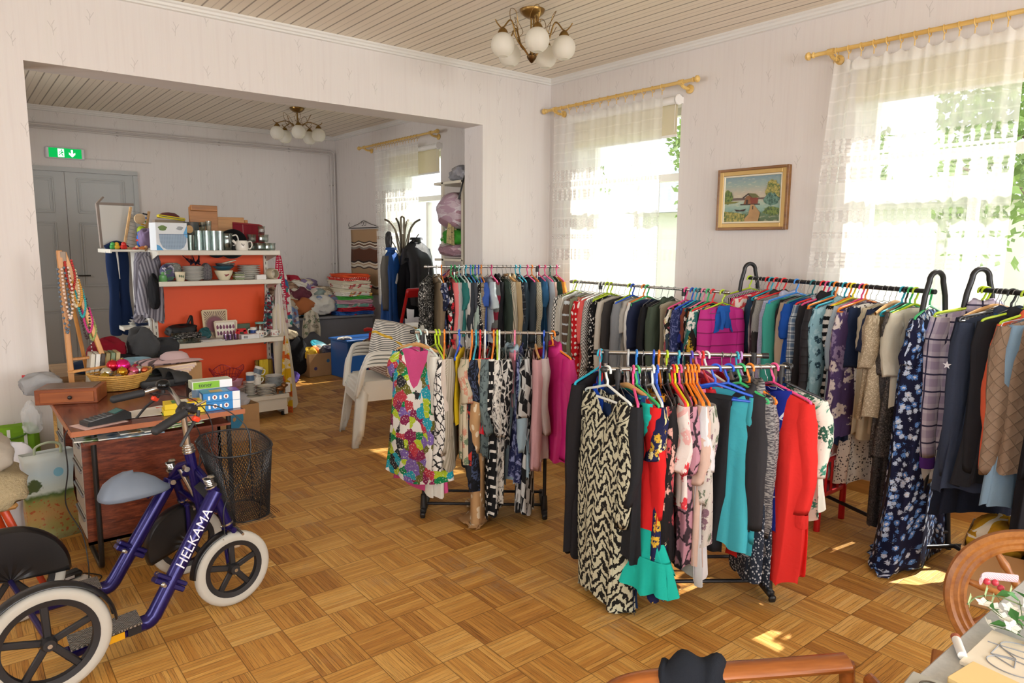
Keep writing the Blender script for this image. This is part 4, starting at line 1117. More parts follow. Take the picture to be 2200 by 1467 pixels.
GARMENTS = [
 ('A', 0.010, 'cardigan', F('fleck','#191817','#d8d4cc',s=1.3), .62, .5, ('wire', 'white'), 'black fluffy cardigan with white flecks', dict(sw=.2,T=.05,rz=-.5)),
 ('A', 0.068, 'jacket', F('plain','#84755f'), .62, .55, ('plastic', 'white'), 'taupe brown button jacket', dict(opts='collar',T=.026)),
 ('A', 0.103, 'blouse', F('floral','#1c2036','#c7c9d6','#44507c',s=.03), .55, .2, ('plastic', 'orange'), 'navy blouse with small pale flowers', dict()),
 ('A', 0.144, 'blouse', F('floral','#17171a','#d02130','#e8e6e2',s=.07), .62, .5, ('wire', 'white'), 'black blouse with big red flowers', dict()),
 ('A', 0.175, 'top', F('plain','#ec8080'), .6, .45, ('plastic', 'green'), 'salmon pink top', dict()),
 ('A', 0.203, 'cardigan', F('marl','#a9aaab','#c9c9c8'), .62, .55, ('plastic', 'green'), 'light grey melange cardigan', dict(T=.024)),
 ('A', 0.235, 'top', F('plain','#2f7672'), .5, .2, ('plastic', 'mint'), 'teal green top', dict()),
 ('A', 0.269, 'sweater', F('marl','#c4c3c0','#dcdad4'), .64, .55, ('plastic', 'white'), 'pale grey knitted sweater', dict(T=.025)),
 ('A', 0.287, 'jacket', F('plain','#3a3f46'), .6, .55, ('plastic', 'cyan'), 'dark slate jacket', dict(opts='collar',T=.024)),
 ('A', 0.322, 'shirt', F('plain','#4b4e55'), .6, .5, ('plastic', 'skyblue'), 'charcoal grey shirt', dict()),
 ('A', 0.340, 'blouse', F('spots','#17171b','#efece6',s=.02), .62, .5, ('plastic', 'green'), 'black blouse with white blossom print', dict()),
 ('A', 0.357, 'shirt', F('plain','#a9bdb4'), .66, .55, ('plastic', 'blue'), 'pale sage green shirt', dict(opts='collar')),
 ('A', 0.383, 'shirt', F('plaid','#b8ab95','#8d7f69','#5c5142',s=.045), .6, .52, ('plastic', 'blue'), 'beige and brown plaid shirt', dict(opts='collar cuff')),
 ('A', 0.403, 'dress', F('plain','#3f62b4'), .75, .18, ('plastic', 'orange'), 'cornflower blue dress', dict()),
 ('A', 0.453, 'tee_shirt', F('plain','#c9d6dc'), .55, .2, ('wire', 'white'), 'pale ice blue tee', dict()),
 ('A', 0.482, 'sweater', F('hstripe','#7f2236','#6d706f',s=.14), .62, .55, ('plastic', 'pink'), 'maroon and grey block striped sweater', dict(T=.026,opts='scoop')),
 ('A', 0.525, 'jacket', F('plain','#1c1c20'), .64, .55, ('wire', 'black'), 'plain black blazer', dict(opts='collar',T=.025)),
 ('A', 0.568, 'cardigan', F('knit','#47564c','#2d3832',s=.014), .66, .55, ('wire', 'white'), 'dark green tweed cardigan', dict(T=.027)),
 ('A', 0.597, 'cardigan', F('cord','#cfc6b2','#8f8674',s=.03), .68, .55, ('wood', 'light'), 'cream and grey cable knit cardigan', dict(T=.03,opts='collar')),
 ('A', 0.633, 'jacket', F('plain','#b39d78'), .66, .55, ('wire', 'white'), 'tan cotton jacket', dict(opts='collar',T=.026)),
 ('A', 0.670, 'shirt', F('plaid','#1d2024','#2b2f38','#71767d',s=.06), .62, .5, ('plastic', 'cyan'), 'black checked flannel shirt', dict(opts='collar')),
 ('A', 0.703, 'jacket', F('plain','#2e3c48'), .68, .55, ('plastic', 'cyan'), 'dark teal blue jacket', dict()),
 ('A', 0.762, 'jacket', F('plain','#3c4650'), .6, .5, ('plastic', 'pink'), 'slate blue zip jacket', dict()),
 ('A', 0.798, 'shawl', F('lattice','#d5cfba','#9d967f',s=.022), .6, .4, ('plastic', 'orange'), 'cream crochet shawl cardigan', dict(T=.03)),
 ('A', 0.854, 'top', F('denim','#2c5f8c','#3d73a0'), .6, .2, ('plastic', 'pink'), 'mid blue denim top', dict(sw=.17)),
 ('A', 0.902, 'blouse', F('plain','#bcc6d0'), .6, .5, ('plastic', 'pink'), 'pale blue grey blouse', dict()),
 ('A', 0.944, 'blouse', F('plain','#d9b6aa'), .58, .45, ('plastic', 'darkgreen'), 'pale peach pink blouse', dict()),
 ('A', 0.974, 'top', F('plain','#2c4438'), .5, .2, ('wire', 'white'), 'dark bottle green top', dict()),
 ('A', 0.996, 'top', F('plain','#e8963c'), .5, .2, ('plastic', 'pink'), 'bright orange top at the end', dict()),
 ('B', 0.021, 'dress', F('print','#efece4','#7d64ae','#12854c','#b8cf2e','#23a3b8','#8b2352','#6d6a2c','#efece4','#2a2a30','#c03a4a',s=.06), .78, .16, ('wood', 'light'), 'white tunic with large multicoloured flowers', dict(sw=.2,hw=.24,rz=.95,T=.055,opts='vneck')),
 ('B', 0.024, 'top', F('plain','#d8538c'), 0.83, .0, ('plastic', 'mint'), 'bright pink undershirt showing below the flowered tunic', dict(sw=.14,hw=.2,T=.035,rz=.95)),
 ('B', 0.078, 'cardigan', F('plain','#e4e2d8'), .84, .3, ('plastic', 'white'), 'long white short sleeved cardigan', dict(sw=.17,hw=.15,rz=.5,T=.03)),
 ('B', 0.148, 'blouse', F('squiggle','#efece6','#1d1d20',s=.045), .7, .5, ('plastic', 'lime'), 'white blouse with black squiggle print', dict(T=.035,rz=.4,sw=.2)),
 ('B', 0.172, 'dress', F('plain','#2c2a2c'), .66, .0, ('plastic', 'lime'), 'charcoal panel dress hanging against the squiggle blouse', dict(sw=.15,hw=.17,rz=.3)),
 ('B', 0.212, 'cardigan', F('plain','#d8cbbf'), .62, .52, ('plastic', 'orange'), 'pale pink cream cardigan', dict(T=.028)),
 ('B', 0.250, 'cardigan', F('vstripe','#b6ad9c','#9a917f',s=.02), .66, .5, ('wire', 'white'), 'taupe fine striped cardigan', dict(T=.026)),
 ('B', 0.320, 'top', F('plain','#e3c221'), .4, .0, ('plastic', 'blue'), 'bright yellow top', dict(sw=.16)),
 ('B', 0.364, 'shirt', F('floral','#cbbfa4','#6f8064','#c98d76',s=.06), .64, .22, ('wire', 'black'), 'beige shirt with a leafy palm print', dict(T=.03)),
 ('B', 0.411, 'dress', F('floral','#25282d','#c03a2e','#3d444c',s=.13), .7, .0, ('plastic', 'orange'), 'dark slate dress with a red poppy', dict(T=.03)),
 ('B', 0.441, 'dress', F('tie','#15161c','#44506e',s=.6), .78, .2, ('plastic', 'cyan'), 'black sheer dress with a dark floral shimmer', dict(T=.03)),
 ('B', 0.471, 'dress', F('spots','#c39a6c','#ead9bb',s=.05), 1.1, .5, ('plastic', 'red'), 'long tan dress with cream fawn spots', dict(sw=.18,T=.036,hw=.2)),
 ('B', 0.505, 'top', F('plain','#d81f2e'), .45, .4, ('plastic', 'white'), 'scarlet red top', dict(sw=.17)),
 ('B', 0.531, 'blouse', F('tie','#6f7f80','#3a4448',s=.7), .6, .4, ('wire', 'white'), 'grey green smudged print blouse', dict()),
 ('B', 0.568, 'dress', F('dash','#19191b','#e9e6df',s=.05), .95, .35, ('plastic', 'orange'), 'black dress with rows of white dashes', dict(T=.03,sw=.18)),
 ('B', 0.592, 'trousers', F('plain','#141417'), .86, 0, ('plastic', 'lime'), 'long black trousers', dict(opts='trousers',hw=.15)),
 ('B', 0.609, 'blouse', F('tie','#e3e0d8','#25262a',s=.9), .86, .4, ('plastic', 'white'), 'white tunic with black brush marks', dict()),
 ('B', 0.649, 'blouse', F('squiggle','#1b1b1e','#cdcac4',s=.06), .55, .4, ('wire', 'black'), 'black blouse with pale leaf lines', dict()),
 ('B', 0.696, 'blouse', F('denim','#93abba','#aac0cb'), .72, .5, ('wire', 'black'), 'pale blue gathered denim blouse', dict(T=.04,hw=.22,rz=.3,opts='collar folds')),
 ('B', 0.719, 'top', F('plain','#c58f9a'), 0.3, .2, ('plastic', 'rose'), 'dusty rose top', dict(sw=.1)),
 ('B', 0.759, 'dress', F('tie','#20264f','#8f97c4',s=.8), .74, .0, ('wire', 'white'), 'navy tie dye strap dress', dict(opts='straps',T=.03)),
 ('B', 0.813, 'dress', F('check','#1c1c1f','#c9cac8',s=.05), .93, .3, ('wire', 'white'), 'long black and grey checkerboard dress', dict(T=.032,sw=.18)),
 ('B', 0.870, 'blouse', F('plain','#cd9fa2'), .66, .6, ('wood', 'light'), 'dusty pink dotted blouse with gathered cuffs', dict(T=.03)),
 ('B', 0.930, 'shirt', F('plain','#c3b3b0'), .6, .4, ('plastic', 'blue'), 'pale mauve shirt', dict(sw=.17)),
 ('B', 0.994, 'raincoat', F('shiny','#cf1f7c'), .62, .55, ('plastic', 'orange'), 'magenta pink raincoat', dict(T=.05,rz=.45,opts='hood',sw=.19)),
 ('C', 0.004, 'cardigan', F('lattice','#17171a','#e9e6df',s=.03), .7, .55, ('wire', 'white'), 'black and white lattice mesh cardigan', dict(T=.028)),
 ('C', 0.022, 'vest', F('plain','#77797b'), .6, .0, ('plastic', 'lime'), 'plain mid grey vest', dict(sw=0.14)),
 ('C', 0.045, 'dress', F('cord','#e2ddd0','#c9c3b4',s=.03), .95, .4, ('wire', 'white'), 'long ivory pleated dress', dict(T=.03)),
 ('C', 0.068, 'dress', F('cord','#e9e5da','#cfcabd',s=.035), .92, .4, ('plastic', 'white'), 'second long white ribbed dress', dict(T=.03)),
 ('C', 0.097, 'sweater', F('thinstripe','#655243','#c8d2d6',s=.075), .75, .55, ('wire', 'black'), 'brown sweater with pale blue stripes', dict(T=.034,sw=.215)),
 ('C', 0.130, 'shirt', F('cord','#9da287','#858a70',s=.012), .66, .6, ('wire', 'black'), 'sage green corduroy shirt', dict(T=.028,opts='cuff')),
 ('C', 0.159, 'top', F('hstripe','#2b2428','#d9876a','#e8e0d4',s=.025), .5, 0.3, ('wire', 'white'), 'black and peach striped top', dict(sw=0.14)),
 ('C', 0.194, 'dress', F('dots','#c3161f','#f0ece4',s=.045), .95, .4, ('wire', 'white'), 'red polka dot dress', dict(T=.035,sw=.22)),
 ('C', 0.222, 'top', F('plain','#e8625e'), .7, .3, ('plastic', 'white'), 'coral red top', dict()),
 ('C', 0.243, 'blouse', F('diag','#efece5','#1d1d20',s=.025), .8, .5, ('plastic', 'white'), 'white blouse with black geometric lines', dict(T=.028)),
 ('C', 0.270, 'tee_shirt', F('plain','#8f8f92'), .55, 0.2, ('plastic', 'lime'), 'grey cotton tee', dict(sw=0.14)),
 ('C', 0.297, 'dress', F('spots','#17171a','#e6e3dc',s=.02), .85, .45, ('plastic', 'lime'), 'black dress with tiny white flowers', dict(T=.032)),
 ('C', 0.328, 'blouse', F('marl','#d2c7ac','#bdb297'), .6, 0.35, ('wire', 'white'), 'sand beige linen blouse', dict(T=.026,sw=0.14)),
 ('C', 0.354, 'cardigan', F('plain','#d4cdbf'), .78, .58, ('wire', 'white'), 'long ivory cardigan with buttoned cuffs', dict(T=.028)),
 ('C', 0.393, 'jacket', F('plain','#3b3837'), .72, .5, ('wire', 'black'), 'charcoal brown jacket', dict(T=.025)),
 ('C', 0.429, 'shirt', F('floral','#e4e3df','#5a7db8','#a9bfe0',s=.04), .7, 0.35, ('plastic', 'lime'), 'white shirt with blue flower sprigs', dict(sw=0.14)),
 ('C', 0.450, 'cardigan', F('plain','#878a8e'), .7, .55, ('plastic', 'blue'), 'plain steel grey cardigan', dict(T=.03)),
 ('C', 0.488, 'tee_shirt', F('plain','#b9b5ad'), .55, 0.2, ('wire', 'white'), 'light stone grey tee', dict(sw=0.14)),
 ('C', 0.522, 'shirt', F('plain','#e8e6df'), .6, 0.35, ('plastic', 'orange'), 'plain white shirt', dict(sw=0.14)),
 ('C', 0.546, 'top', F('plain','#2a3352'), .55, 0.3, ('plastic', 'green'), 'midnight blue top', dict(sw=0.14)),
 ('C', 0.588, 'dress', F('plain','#1e1e20'), .72, .4, ('wire', 'white'), 'black wrap dress tied at the waist', dict(T=.05,rz=.3,sw=.21,opts='vneck folds')),
 ('C', 0.634, 'top', F('plain','#2b2b2e'), .55, 0.2, ('wire', 'black'), 'soft black top', dict(sw=0.14)),
 ('C', 0.674, 'jacket', F('plain','#4a5648'), .82, .58, ('wire', 'white'), 'dark olive green jacket', dict(T=.034,opts='collar')),
 ('C', 0.714, 'vest', F('knit','#d3cab3','#b0a890',s=.012), .7, .0, ('wire', 'white'), 'cream knitted vest', dict(sw=0.14)),
 ('C', 0.782, 'blouse', F('print','#25231f','#d3c69a','#b45a62','#e7e1d0','#3c4a58',s=.03), .65, .4, ('plastic', 'pink'), 'small multicoloured mosaic print blouse', dict(T=.03)),
 ('C', 0.817, 'blouse', F('tie','#26305e','#7078a8',s=.5), .68, .4, ('plastic', 'blue'), 'navy blue lace blouse', dict(T=.03)),
 ('C', 0.838, 'top', F('plain','#2f3a8c'), .5, 0.2, ('plastic', 'cyan'), 'ultramarine top', dict(sw=0.14)),
 ('C', 0.859, 'top', F('plain','#8d4a3a'), .5, 0.2, ('plastic', 'teal'), 'rust brown top', dict(sw=0.14)),
 ('C', 0.881, 'blouse', F('spots','#1d1c1f','#e7e2da',s=.045), .6, 0.2, ('plastic', 'rose'), 'black and white bow blouse', dict(sw=0.14)),
 ('C', 0.905, 'dress', F('floral','#241a17','#d8722a','#c9a02c','#2f8c86',s=.09), .72, .4, ('plastic', 'green'), 'brown dress with orange retro flowers', dict(T=.036)),
 ('C', 0.932, 'blouse', F('floral','#2a6a66','#e58f8c','#e8e2da',s=.08), .6, .35, ('plastic', 'red'), 'green blouse with pink roses', dict(T=.03)),
 ('C', 0.984, 'jacket', F('quilt','#c22388',s=.085), .66, .58, ('plastic', 'lime'), 'magenta padded jacket', dict(T=.035,sw=.15,rz=-.25)),
 ('C', 0.997, 'top', F('plain','#2360b8'), 0.16, .0, ('wire', 'white'), 'cobalt blue top at the rail end', dict(sw=.07)),
 ('E', 0.004, 'blouse', F('plain','#c9a6d4'), .6, .4, ('plastic', 'lime'), 'lilac blouse', dict(T=.028)),
 ('E', 0.041, 'blouse', F('diag','#f0eee9','#1b1b1e',s=.022), .72, .55, ('wire', 'white'), 'black and white diagonal striped blouse', dict(T=.034,sw=.21)),
 ('E', 0.082, 'top', F('plain','#d8145c'), .6, .45, ('wire', 'white'), 'hot pink top', dict(T=.03,sw=.21)),
 ('E', 0.105, 'top', F('chevron','#e8555c','#f3e7e0',s=.055), .7, .3, ('wire', 'black'), 'coral and white zigzag top', dict(T=.034,sw=.21)),
 ('E', 0.134, 'jacket', F('denim','#28415e','#35506e'), .62, 0.35, ('plastic', 'red'), 'dark blue denim jacket', dict(T=.028,sw=0.145)),
 ('E', 0.160, 'vest', F('plain','#35303a'), .6, .0, ('plastic', 'cyan'), 'dark plum vest', dict(sw=0.145)),
 ('E', 0.192, 'shirt', F('plain','#d9d9cf'), .6, 0.35, ('plastic', 'red'), 'pale cream shirt', dict(sw=0.145)),
 ('E', 0.216, 'jacket', F('shiny','#1e1a19'), .5, .4, ('wire', 'white'), 'black leather jacket', dict(opts='collar',T=.03)),
 ('E', 0.244, 'sweater', F('marl','#8f908d','#b1b0ab'), .75, .58, ('plastic', 'red'), 'grey melange sweater', dict(T=.03)),
 ('E', 0.280, 'shirt', F('plaid','#cfd2e4','#b3b8d8','#9aa2cc',s=.02), .7, .5, ('wire', 'white'), 'lilac checked shirt', dict(opts='collar')),
 ('E', 0.324, 'shirt', F('plain','#3f9f90'), .78, .55, ('plastic', 'skyblue'), 'teal green long sleeved shirt', dict(T=.045,sw=.22)),
 ('E', 0.353, 'top', F('plain','#2a272b'), .7, 0.3, ('wire', 'white'), 'matt black top', dict(sw=0.145)),
 ('E', 0.394, 'cardigan', F('plain','#b7a48f'), .82, .58, ('wire', 'white'), 'beige long cardigan', dict(T=.036)),
 ('E', 0.422, 'tee_shirt', F('plain','#1c55b4'), .85, .18, ('plastic', 'teal'), 'royal blue tee', dict(T=.03)),
 ('E', 0.449, 'jacket', F('denim','#1d2c4a','#2a3c5e'), .62, 0.35, ('wire', 'white'), 'navy denim jacket', dict(T=.026,sw=0.145)),
 ('E', 0.480, 'shirt', F('plaid','#c9d3da','#5b7390','#2e4258',s=.05), .86, .5, ('plastic', 'red'), 'white and blue checked shirt', dict(opts='collar')),
 ('E', 0.506, 'hoodie', F('plain','#2b2a2e'), .72, .6, ('plastic', 'pink'), 'black zip hoodie', dict(T=.036,opts='hood')),
 ('E', 0.531, 'top', F('plain','#3c6f8a'), .5, 0.2, ('plastic', 'cyan'), 'petrol blue top', dict(sw=0.145)),
 ('E', 0.551, 'jacket', F('quilt','#25252a',s=.05), .72, .66, ('plastic', 'orange'), 'black quilted down jacket', dict(T=.055,sw=.23,rz=.1)),
 ('E', 0.579, 'top', F('plain','#6d2b3c'), .5, 0.2, ('wire', 'white'), 'wine red top', dict(sw=0.145)),
 ('E', 0.598, 'jacket', F('floral','#8fbccb','#2c4a5a','#a9cfdb',s=.05), .68, .55, ('plastic', 'cyan'), 'light blue jacket with dark stitched flowers', dict(T=.04,opts='collar',sw=.21,rz=.1)),
 ('E', 0.622, 'tee_shirt', F('hstripe','#16161a','#e4e2dd',s=.045), .82, 0.2, ('plastic', 'orange'), 'black and white striped tee', dict(sw=0.145)),
 ('E', 0.641, 'vest', F('plain','#cdbb94'), 0.74, .0, ('plastic', 'yellow'), 'sand yellow vest', dict(sw=.12)),
 ('E', 0.661, 'blouse', F('shiny','#b3c6d4'), .6, 0.35, ('wire', 'white'), 'silvery blue satin blouse', dict(T=.028,sw=0.145)),
 ('E', 0.684, 'dress', F('plain','#c9a1a0'), 0.86, .3, ('plastic', 'pink'), 'dusty pink ribbed knit dress', dict(sw=.13,hw=.13,T=.028)),
 ('E', 0.702, 'jacket', F('floral','#4d3c66','#d8cdc9','#8a7a9a',s=.1), .74, .55, ('plastic', 'orange'), 'purple floral bomber jacket with black cuffs', dict(T=.055,rz=.15,opts='cuff',sw=.22,f2=F('plain','#2a2a2c'))),
 ('E', 0.725, 'top', F('plain','#23304f'), .8, 0.3, ('wire', 'white'), 'navy cotton top', dict(sw=0.145)),
 ('E', 0.753, 'dress', F('spots','#f0eee8','#55565a',s=.014), 1.02, .0, ('wire', 'white'), 'white dress with tiny grey dots', dict(sw=.13,hw=.13,T=.036,rz=-.2)),
 ('E', 0.789, 'blouse', F('plain','#cfc4a9'), 0.74, 0.2, ('wire', 'white'), 'cream crepe blouse', dict(sw=.13,T=.036)),
 ('E', 0.814, 'top', F('plain','#2c3550'), .6, 0.2, ('wire', 'white'), 'dark indigo top', dict(sw=0.145)),
 ('E', 0.839, 'dress', F('sequin','#a8967a','#cfc0a4'), 0.6, .25, ('wood', 'light'), 'beige sequinned dress', dict(T=.05,rz=.2,sw=.22)),
 ('E', 0.869, 'dress', F('plain','#bfb093'), 0.7, .0, ('plastic', 'cyan'), 'sand coloured chiffon dress', dict(sw=.12,T=.04)),
 ('E', 0.884, 'dress', F('sequin','#1d1b1e','#4a4648'), 1.2, .5, ('plastic', 'black'), 'long black sequinned lace gown', dict(T=.04,rz=.2,sw=.14,hw=.13)),
 ('E', 0.902, 'top', F('sequin','#2a2728','#6b6460'), .8, 0.3, ('plastic', 'green'), 'dark sequinned mesh top', dict(T=.034,sw=0.145)),
 ('E', 0.923, 'blouse', F('plain','#e0dccb'), .5, 0.3, ('plastic', 'lime'), 'ivory blouse', dict(T=.03,sw=0.145)),
 ('E', 0.982, 'gown', F('floral','#191c3a','#5f8fd6','#c7d6ee','#e8e4e8',s=.034), 1.34, .2, ('plastic', 'green'), 'floor length navy gown with light blue flowers', dict(T=.09,hw=.26,rz=.45,sw=.2,opts='folds flare')),
 ('F', 0.018, 'hoodie', F('plain','#d2cfca'), 0.86, 0.8, ('plastic', 'lime'), 'white hooded sweatshirt inside the plaid jacket', dict(T=.03,rz=-.3,sw=.21)),
 ('F', 0.039, 'jacket', F('plaid','#cfc8d6','#a79bb8','#3f3c58',s=.085), .72, .66, ('plastic', 'lime'), 'lilac plaid jacket with purple cuffs', dict(T=.04,opts='cuff hood',f2=F('plain','#5a3088'),rz=-.3,sw=.22,hw=.2)),
 ('F', 0.093, 'coat', F('plain','#1f2638'), 1.0, .6, ('wood', 'light'), 'long navy wool coat', dict(T=.035,rz=.05)),
 ('F', 0.112, 'top', F('plain','#1f5a54'), .5, .2, ('wire', 'white'), 'deep green top', dict(sw=.13)),
 ('F', 0.136, 'cardigan', F('cord','#8a8a88','#5b5b5c',s=.018), .8, .6, ('wire', 'black'), 'grey cable knit cardigan', dict(T=.035)),
 ('F', 0.173, 'jacket', F('plain','#3a445a'), .86, .7, ('plastic', 'black'), 'navy workwear jacket with a white star emblem', dict(T=.05,opts='collar cuff',rz=-.15,sw=.23)),
 ('F', 0.192, 'blouse', F('plain','#2c5c8e'), .5, .2, ('wire', 'white'), 'steel blue top', dict(sw=.09)),
 ('F', 0.239, 'jacket', F('plain','#2a2b31'), .8, .66, ('plastic', 'lime'), 'charcoal windproof jacket', dict(T=.05,opts='collar',rz=.0)),
 ('F', 0.288, 'coat', F('plain','#ee6e4c'), .7, .5, ('plastic', 'lime'), 'coral orange coat', dict(T=.035,opts='collar',rz=.15)),
 ('F', 0.326, 'jacket', F('denim','#7b9cb8','#93b0c8'), .85, .62, ('wire', 'white'), 'light blue denim jacket', dict(T=.036,rz=.2)),
 ('F', 0.384, 'jacket', F('diamond','#97806c',s=.06), .66, .62, ('wire', 'white'), 'beige diamond quilted jacket', dict(T=.06,rz=-.1,sw=.22)),
 ('F', 0.451, 'coat', F('plain','#1d1e24'), .95, .6, ('wire', 'white'), 'black coat behind the quilted jacket', dict(T=.05,rz=.3)),
 ('D', 0.004, 'dress', F('zebra','#1e1c1a','#cfccb0',s=.052), 0.965, 0.5, ('plastic', 'white'), 'long black and cream zebra print dress', dict(sw=.18,hw=.15,T=.05,rz=.42,opts='vneck folds')),
 ('D', 0.068, 'jacket', F('plain','#232326'), 0.3, .0, ('wire', 'white'), 'black sleeveless waistcoat', dict(sw=.09)),
 ('D', 0.065, 'trousers', F('plain','#1f3357'), 0.97, .0, ('wire', 'white'), 'navy tracksuit trousers with white piping', dict(sw=.15,hw=.16,T=.04,rz=.45)),
 ('D', 0.116, 'dress', F('plain','#1fbfae'), 0.74, .12, ('wood', 'light'), 'turquoise dress with frilled hem', dict(sw=.17,hw=.17,T=.045,rz=.5,opts='ruffle flare')),
 ('D', 0.145, 'top', F('plain','#26272b'), .72, .4, ('plastic', 'pink'), 'washed black long top', dict(T=.03)),
 ('D', 0.165, 'top', F('plain','#e02527'), .6, .45, ('plastic', 'green'), 'bright red gathered top', dict(T=.034,sw=.2,rz=.25)),
 ('D', 0.186, 'top', F('plain','#1f4f8c'), .4, .2, ('wire', 'white'), 'sea blue top', dict(sw=.1)),
 ('D', 0.214, 'top', F('tie','#b9aab0','#4a4a55',s=.9), .3, 0.15, ('wire', 'white'), 'grey marbled top', dict(sw=0.11)),
 ('D', 0.253, 'dress', F('floral','#20244e','#e0b53a','#f0e0a0',s=.05), .86, .2, ('plastic', 'white'), 'navy dress with yellow butterflies', dict(T=.034)),
 ('D', 0.277, 'top', F('plain','#d58f26'), .45, .2, ('plastic', 'blue'), 'mustard yellow top', dict(sw=.1)),
 ('D', 0.307, 'dress', F('floral','#1e1b1d','#c8535a','#e8b2a4',s=.09), .74, .6, ('wire', 'black'), 'black dress with pink fig print', dict(T=.034)),
 ('D', 0.338, 'top', F('plain','#28282b'), .6, 0.2, ('plastic', 'black'), 'faded black top', dict(sw=0.11)),
 ('D', 0.364, 'leggings', F('print','#d9d0c0','#7fa6c9','#dca9b0','#a8bf7a','#c4b4d0','#e3d7a4',s=.05), .82, 0, ('plastic', 'red'), 'pastel patchwork print leggings', dict(opts='trousers',hw=.1)),
 ('D', 0.380, 'blouse', F('floral','#e8dcd6','#d83a44','#e8b0ac',s=.08), .5, .25, ('plastic', 'yellow'), 'cream blouse with red flowers', dict()),
 ('D', 0.403, 'tee_shirt', F('plain','#c43a48'), .5, 0.2, ('plastic', 'pink'), 'raspberry red tee', dict(sw=0.11)),
 ('D', 0.416, 'top', F('squiggle','#c08b9b','#3a2c34',s=.09), .75, .25, ('plastic', 'brown'), 'mauve top with thin black squares', dict(T=.03)),
 ('D', 0.442, 'shirt', F('plain','#3a3838'), .4, 0.25, ('plastic', 'orange'), 'graphite shirt', dict(sw=0.11)),
 ('D', 0.463, 'cardigan', F('plain','#d8b9aa'), .74, .3, ('plastic', 'orange'), 'peach beige cardigan', dict(T=.03)),
 ('D', 0.481, 'shirt', F('plain','#e2e2e6'), .8, .25, ('plastic', 'orange'), 'long white shirt', dict(T=.034)),
 ('D', 0.502, 'blouse', F('floral','#d3ccc4','#8a6a78','#6f7a66',s=.05), .66, .4, ('plastic', 'orange'), 'grey blouse with plum leaves', dict(T=.03)),
 ('D', 0.603, 'trousers', F('plain','#242428'), .7, 0, ('plastic', 'blue'), 'black trousers folded over a blue hanger', dict(opts='trousers',hw=.075,rz=1.0)),
 ('D', 0.676, 'sweatshirt', F('plain','#4cc0d2'), .72, .62, ('plastic', 'blue'), 'turquoise blue sweatshirt', dict(T=.03,rz=.9,sw=.165,hw=.15,opts='scoop cuff')),
 ('D', 0.744, 'shirt', F('plain','#353438'), .62, .56, ('plastic', 'green'), 'charcoal shirt with long sleeves', dict(T=.03,rz=.5,sw=.13,hw=.12,opts='collar')),
 ('D', 0.795, 'hoodie', F('streak','#9b9997','#45434a'), .74, .6, ('plastic', 'orange'), 'grey space dyed hoodie', dict(T=.035,rz=.5,sw=.13,hw=.13,opts='hood')),
 ('D', 0.895, 'shorts', F('zigline','#1b2c92','#dfe6f4',s=.07), 0.62, 0, ('wire', 'black'), 'royal blue sports tights with white maze lettering', dict(sw=.12,hw=.13,T=.05,rz=.65,opts='skirt')),
 ('D', 0.848, 'blouse', F('spots','#2b3444','#c9ced6',s=.013), 0.88, 0, ('wire', 'white'), 'dark blue blouse with tiny pale dots', dict(sw=.12,hw=.14,T=.03)),
 ('D', 0.931, 'dress', F('plain','#e8332f'), .84, .45, ('plastic', 'pink'), 'bright red long sleeved dress', dict(T=.05,rz=.5,sw=.2,hw=.2,opts='cuff')),
 ('D', 0.997, 'blouse', F('floral','#e7e6da','#3f8f78','#2f5f4c',s=.06), .55, .3, ('plastic', 'black'), 'white blouse with green leaves', dict(T=.045,rz=.62,sw=.18)),
 ('D2', 0.004, 'cardigan', F('plain','#232124'), 0.86, 0.78, ('plastic', 'cyan'), 'long black cardigan', dict(T=.05,rz=-.6,sw=.2)),
 ('D2', 0.004, 'top', F('plain','#1d4fc4'), .4, .2, ('plastic', 'cyan'), 'royal blue top', dict()),
 ('D2', 0.004, 'vest', F('plain','#e8332f'), .35, .0, ('plastic', 'red'), 'plain red vest', dict(sw=.14)),
 ('D2', 0.180, 'shirt', F('plain','#c9b0a8'), .5, .3, ('plastic', 'grey'), 'pinkish beige shirt', dict()),
 ('D2', 0.232, 'top', F('plain','#2b2b33'), .55, .3, ('plastic', 'skyblue'), 'dark ink blue top', dict()),
 ('D2', 0.273, 'top', F('marl','#77777a','#a9a9aa'), .55, .3, ('wire', 'black'), 'grey marl top', dict()),
 ('D2', 0.339, 'shirt', F('plain','#3f4a78'), .55, .3, ('plastic', 'blue'), 'dusk blue shirt', dict()),
 ('D2', 0.371, 'tee_shirt', F('plain','#8c6a4a'), .5, .2, ('plastic', 'orange'), 'brown tee', dict()),
 ('D2', 0.421, 'top', F('plain','#2c3a2f'), .55, .3, ('plastic', 'lime'), 'dark forest green top', dict()),
 ('D2', 0.495, 'top', F('plain','#203a70'), .55, .3, ('plastic', 'cyan'), 'deep blue top', dict()),
 ('D2', 0.521, 'blouse', F('fleck','#25262c','#d8d4cc',s=1.5), .5, .2, ('wire', 'black'), 'black and white speckled blouse', dict()),
 ('D2', 0.573, 'shirt', F('plain','#d96f94'), .55, .3, ('plastic', 'purple'), 'rose pink shirt', dict()),
 ('D2', 0.610, 'dress', F('plain','#e86a8c'), .7, .3, ('plastic', 'rose'), 'carnation pink dress', dict(T=.034,rz=.4)),
 ('D2', 0.641, 'tee_shirt', F('plain','#d42a34'), .5, .2, ('plastic', 'red'), 'tomato red tee', dict()),
 ('D2', 0.664, 'top', F('plain','#f08ea6'), .6, .3, ('plastic', 'white'), 'candy pink top', dict(T=.04,rz=.5)),
 ('D2', 0.761, 'top', F('plain','#b81f3c'), .5, .3, ('wire', 'white'), 'crimson top', dict()),
 ('D2', 0.814, 'shirt', F('plain','#dedbd6'), .6, .4, ('wire', 'white'), 'off white shirt', dict()),
 ('D2', 0.851, 'blouse', F('plain','#d9d6d2'), .6, .4, ('plastic', 'cyan'), 'soft grey white blouse', dict(T=.03)),
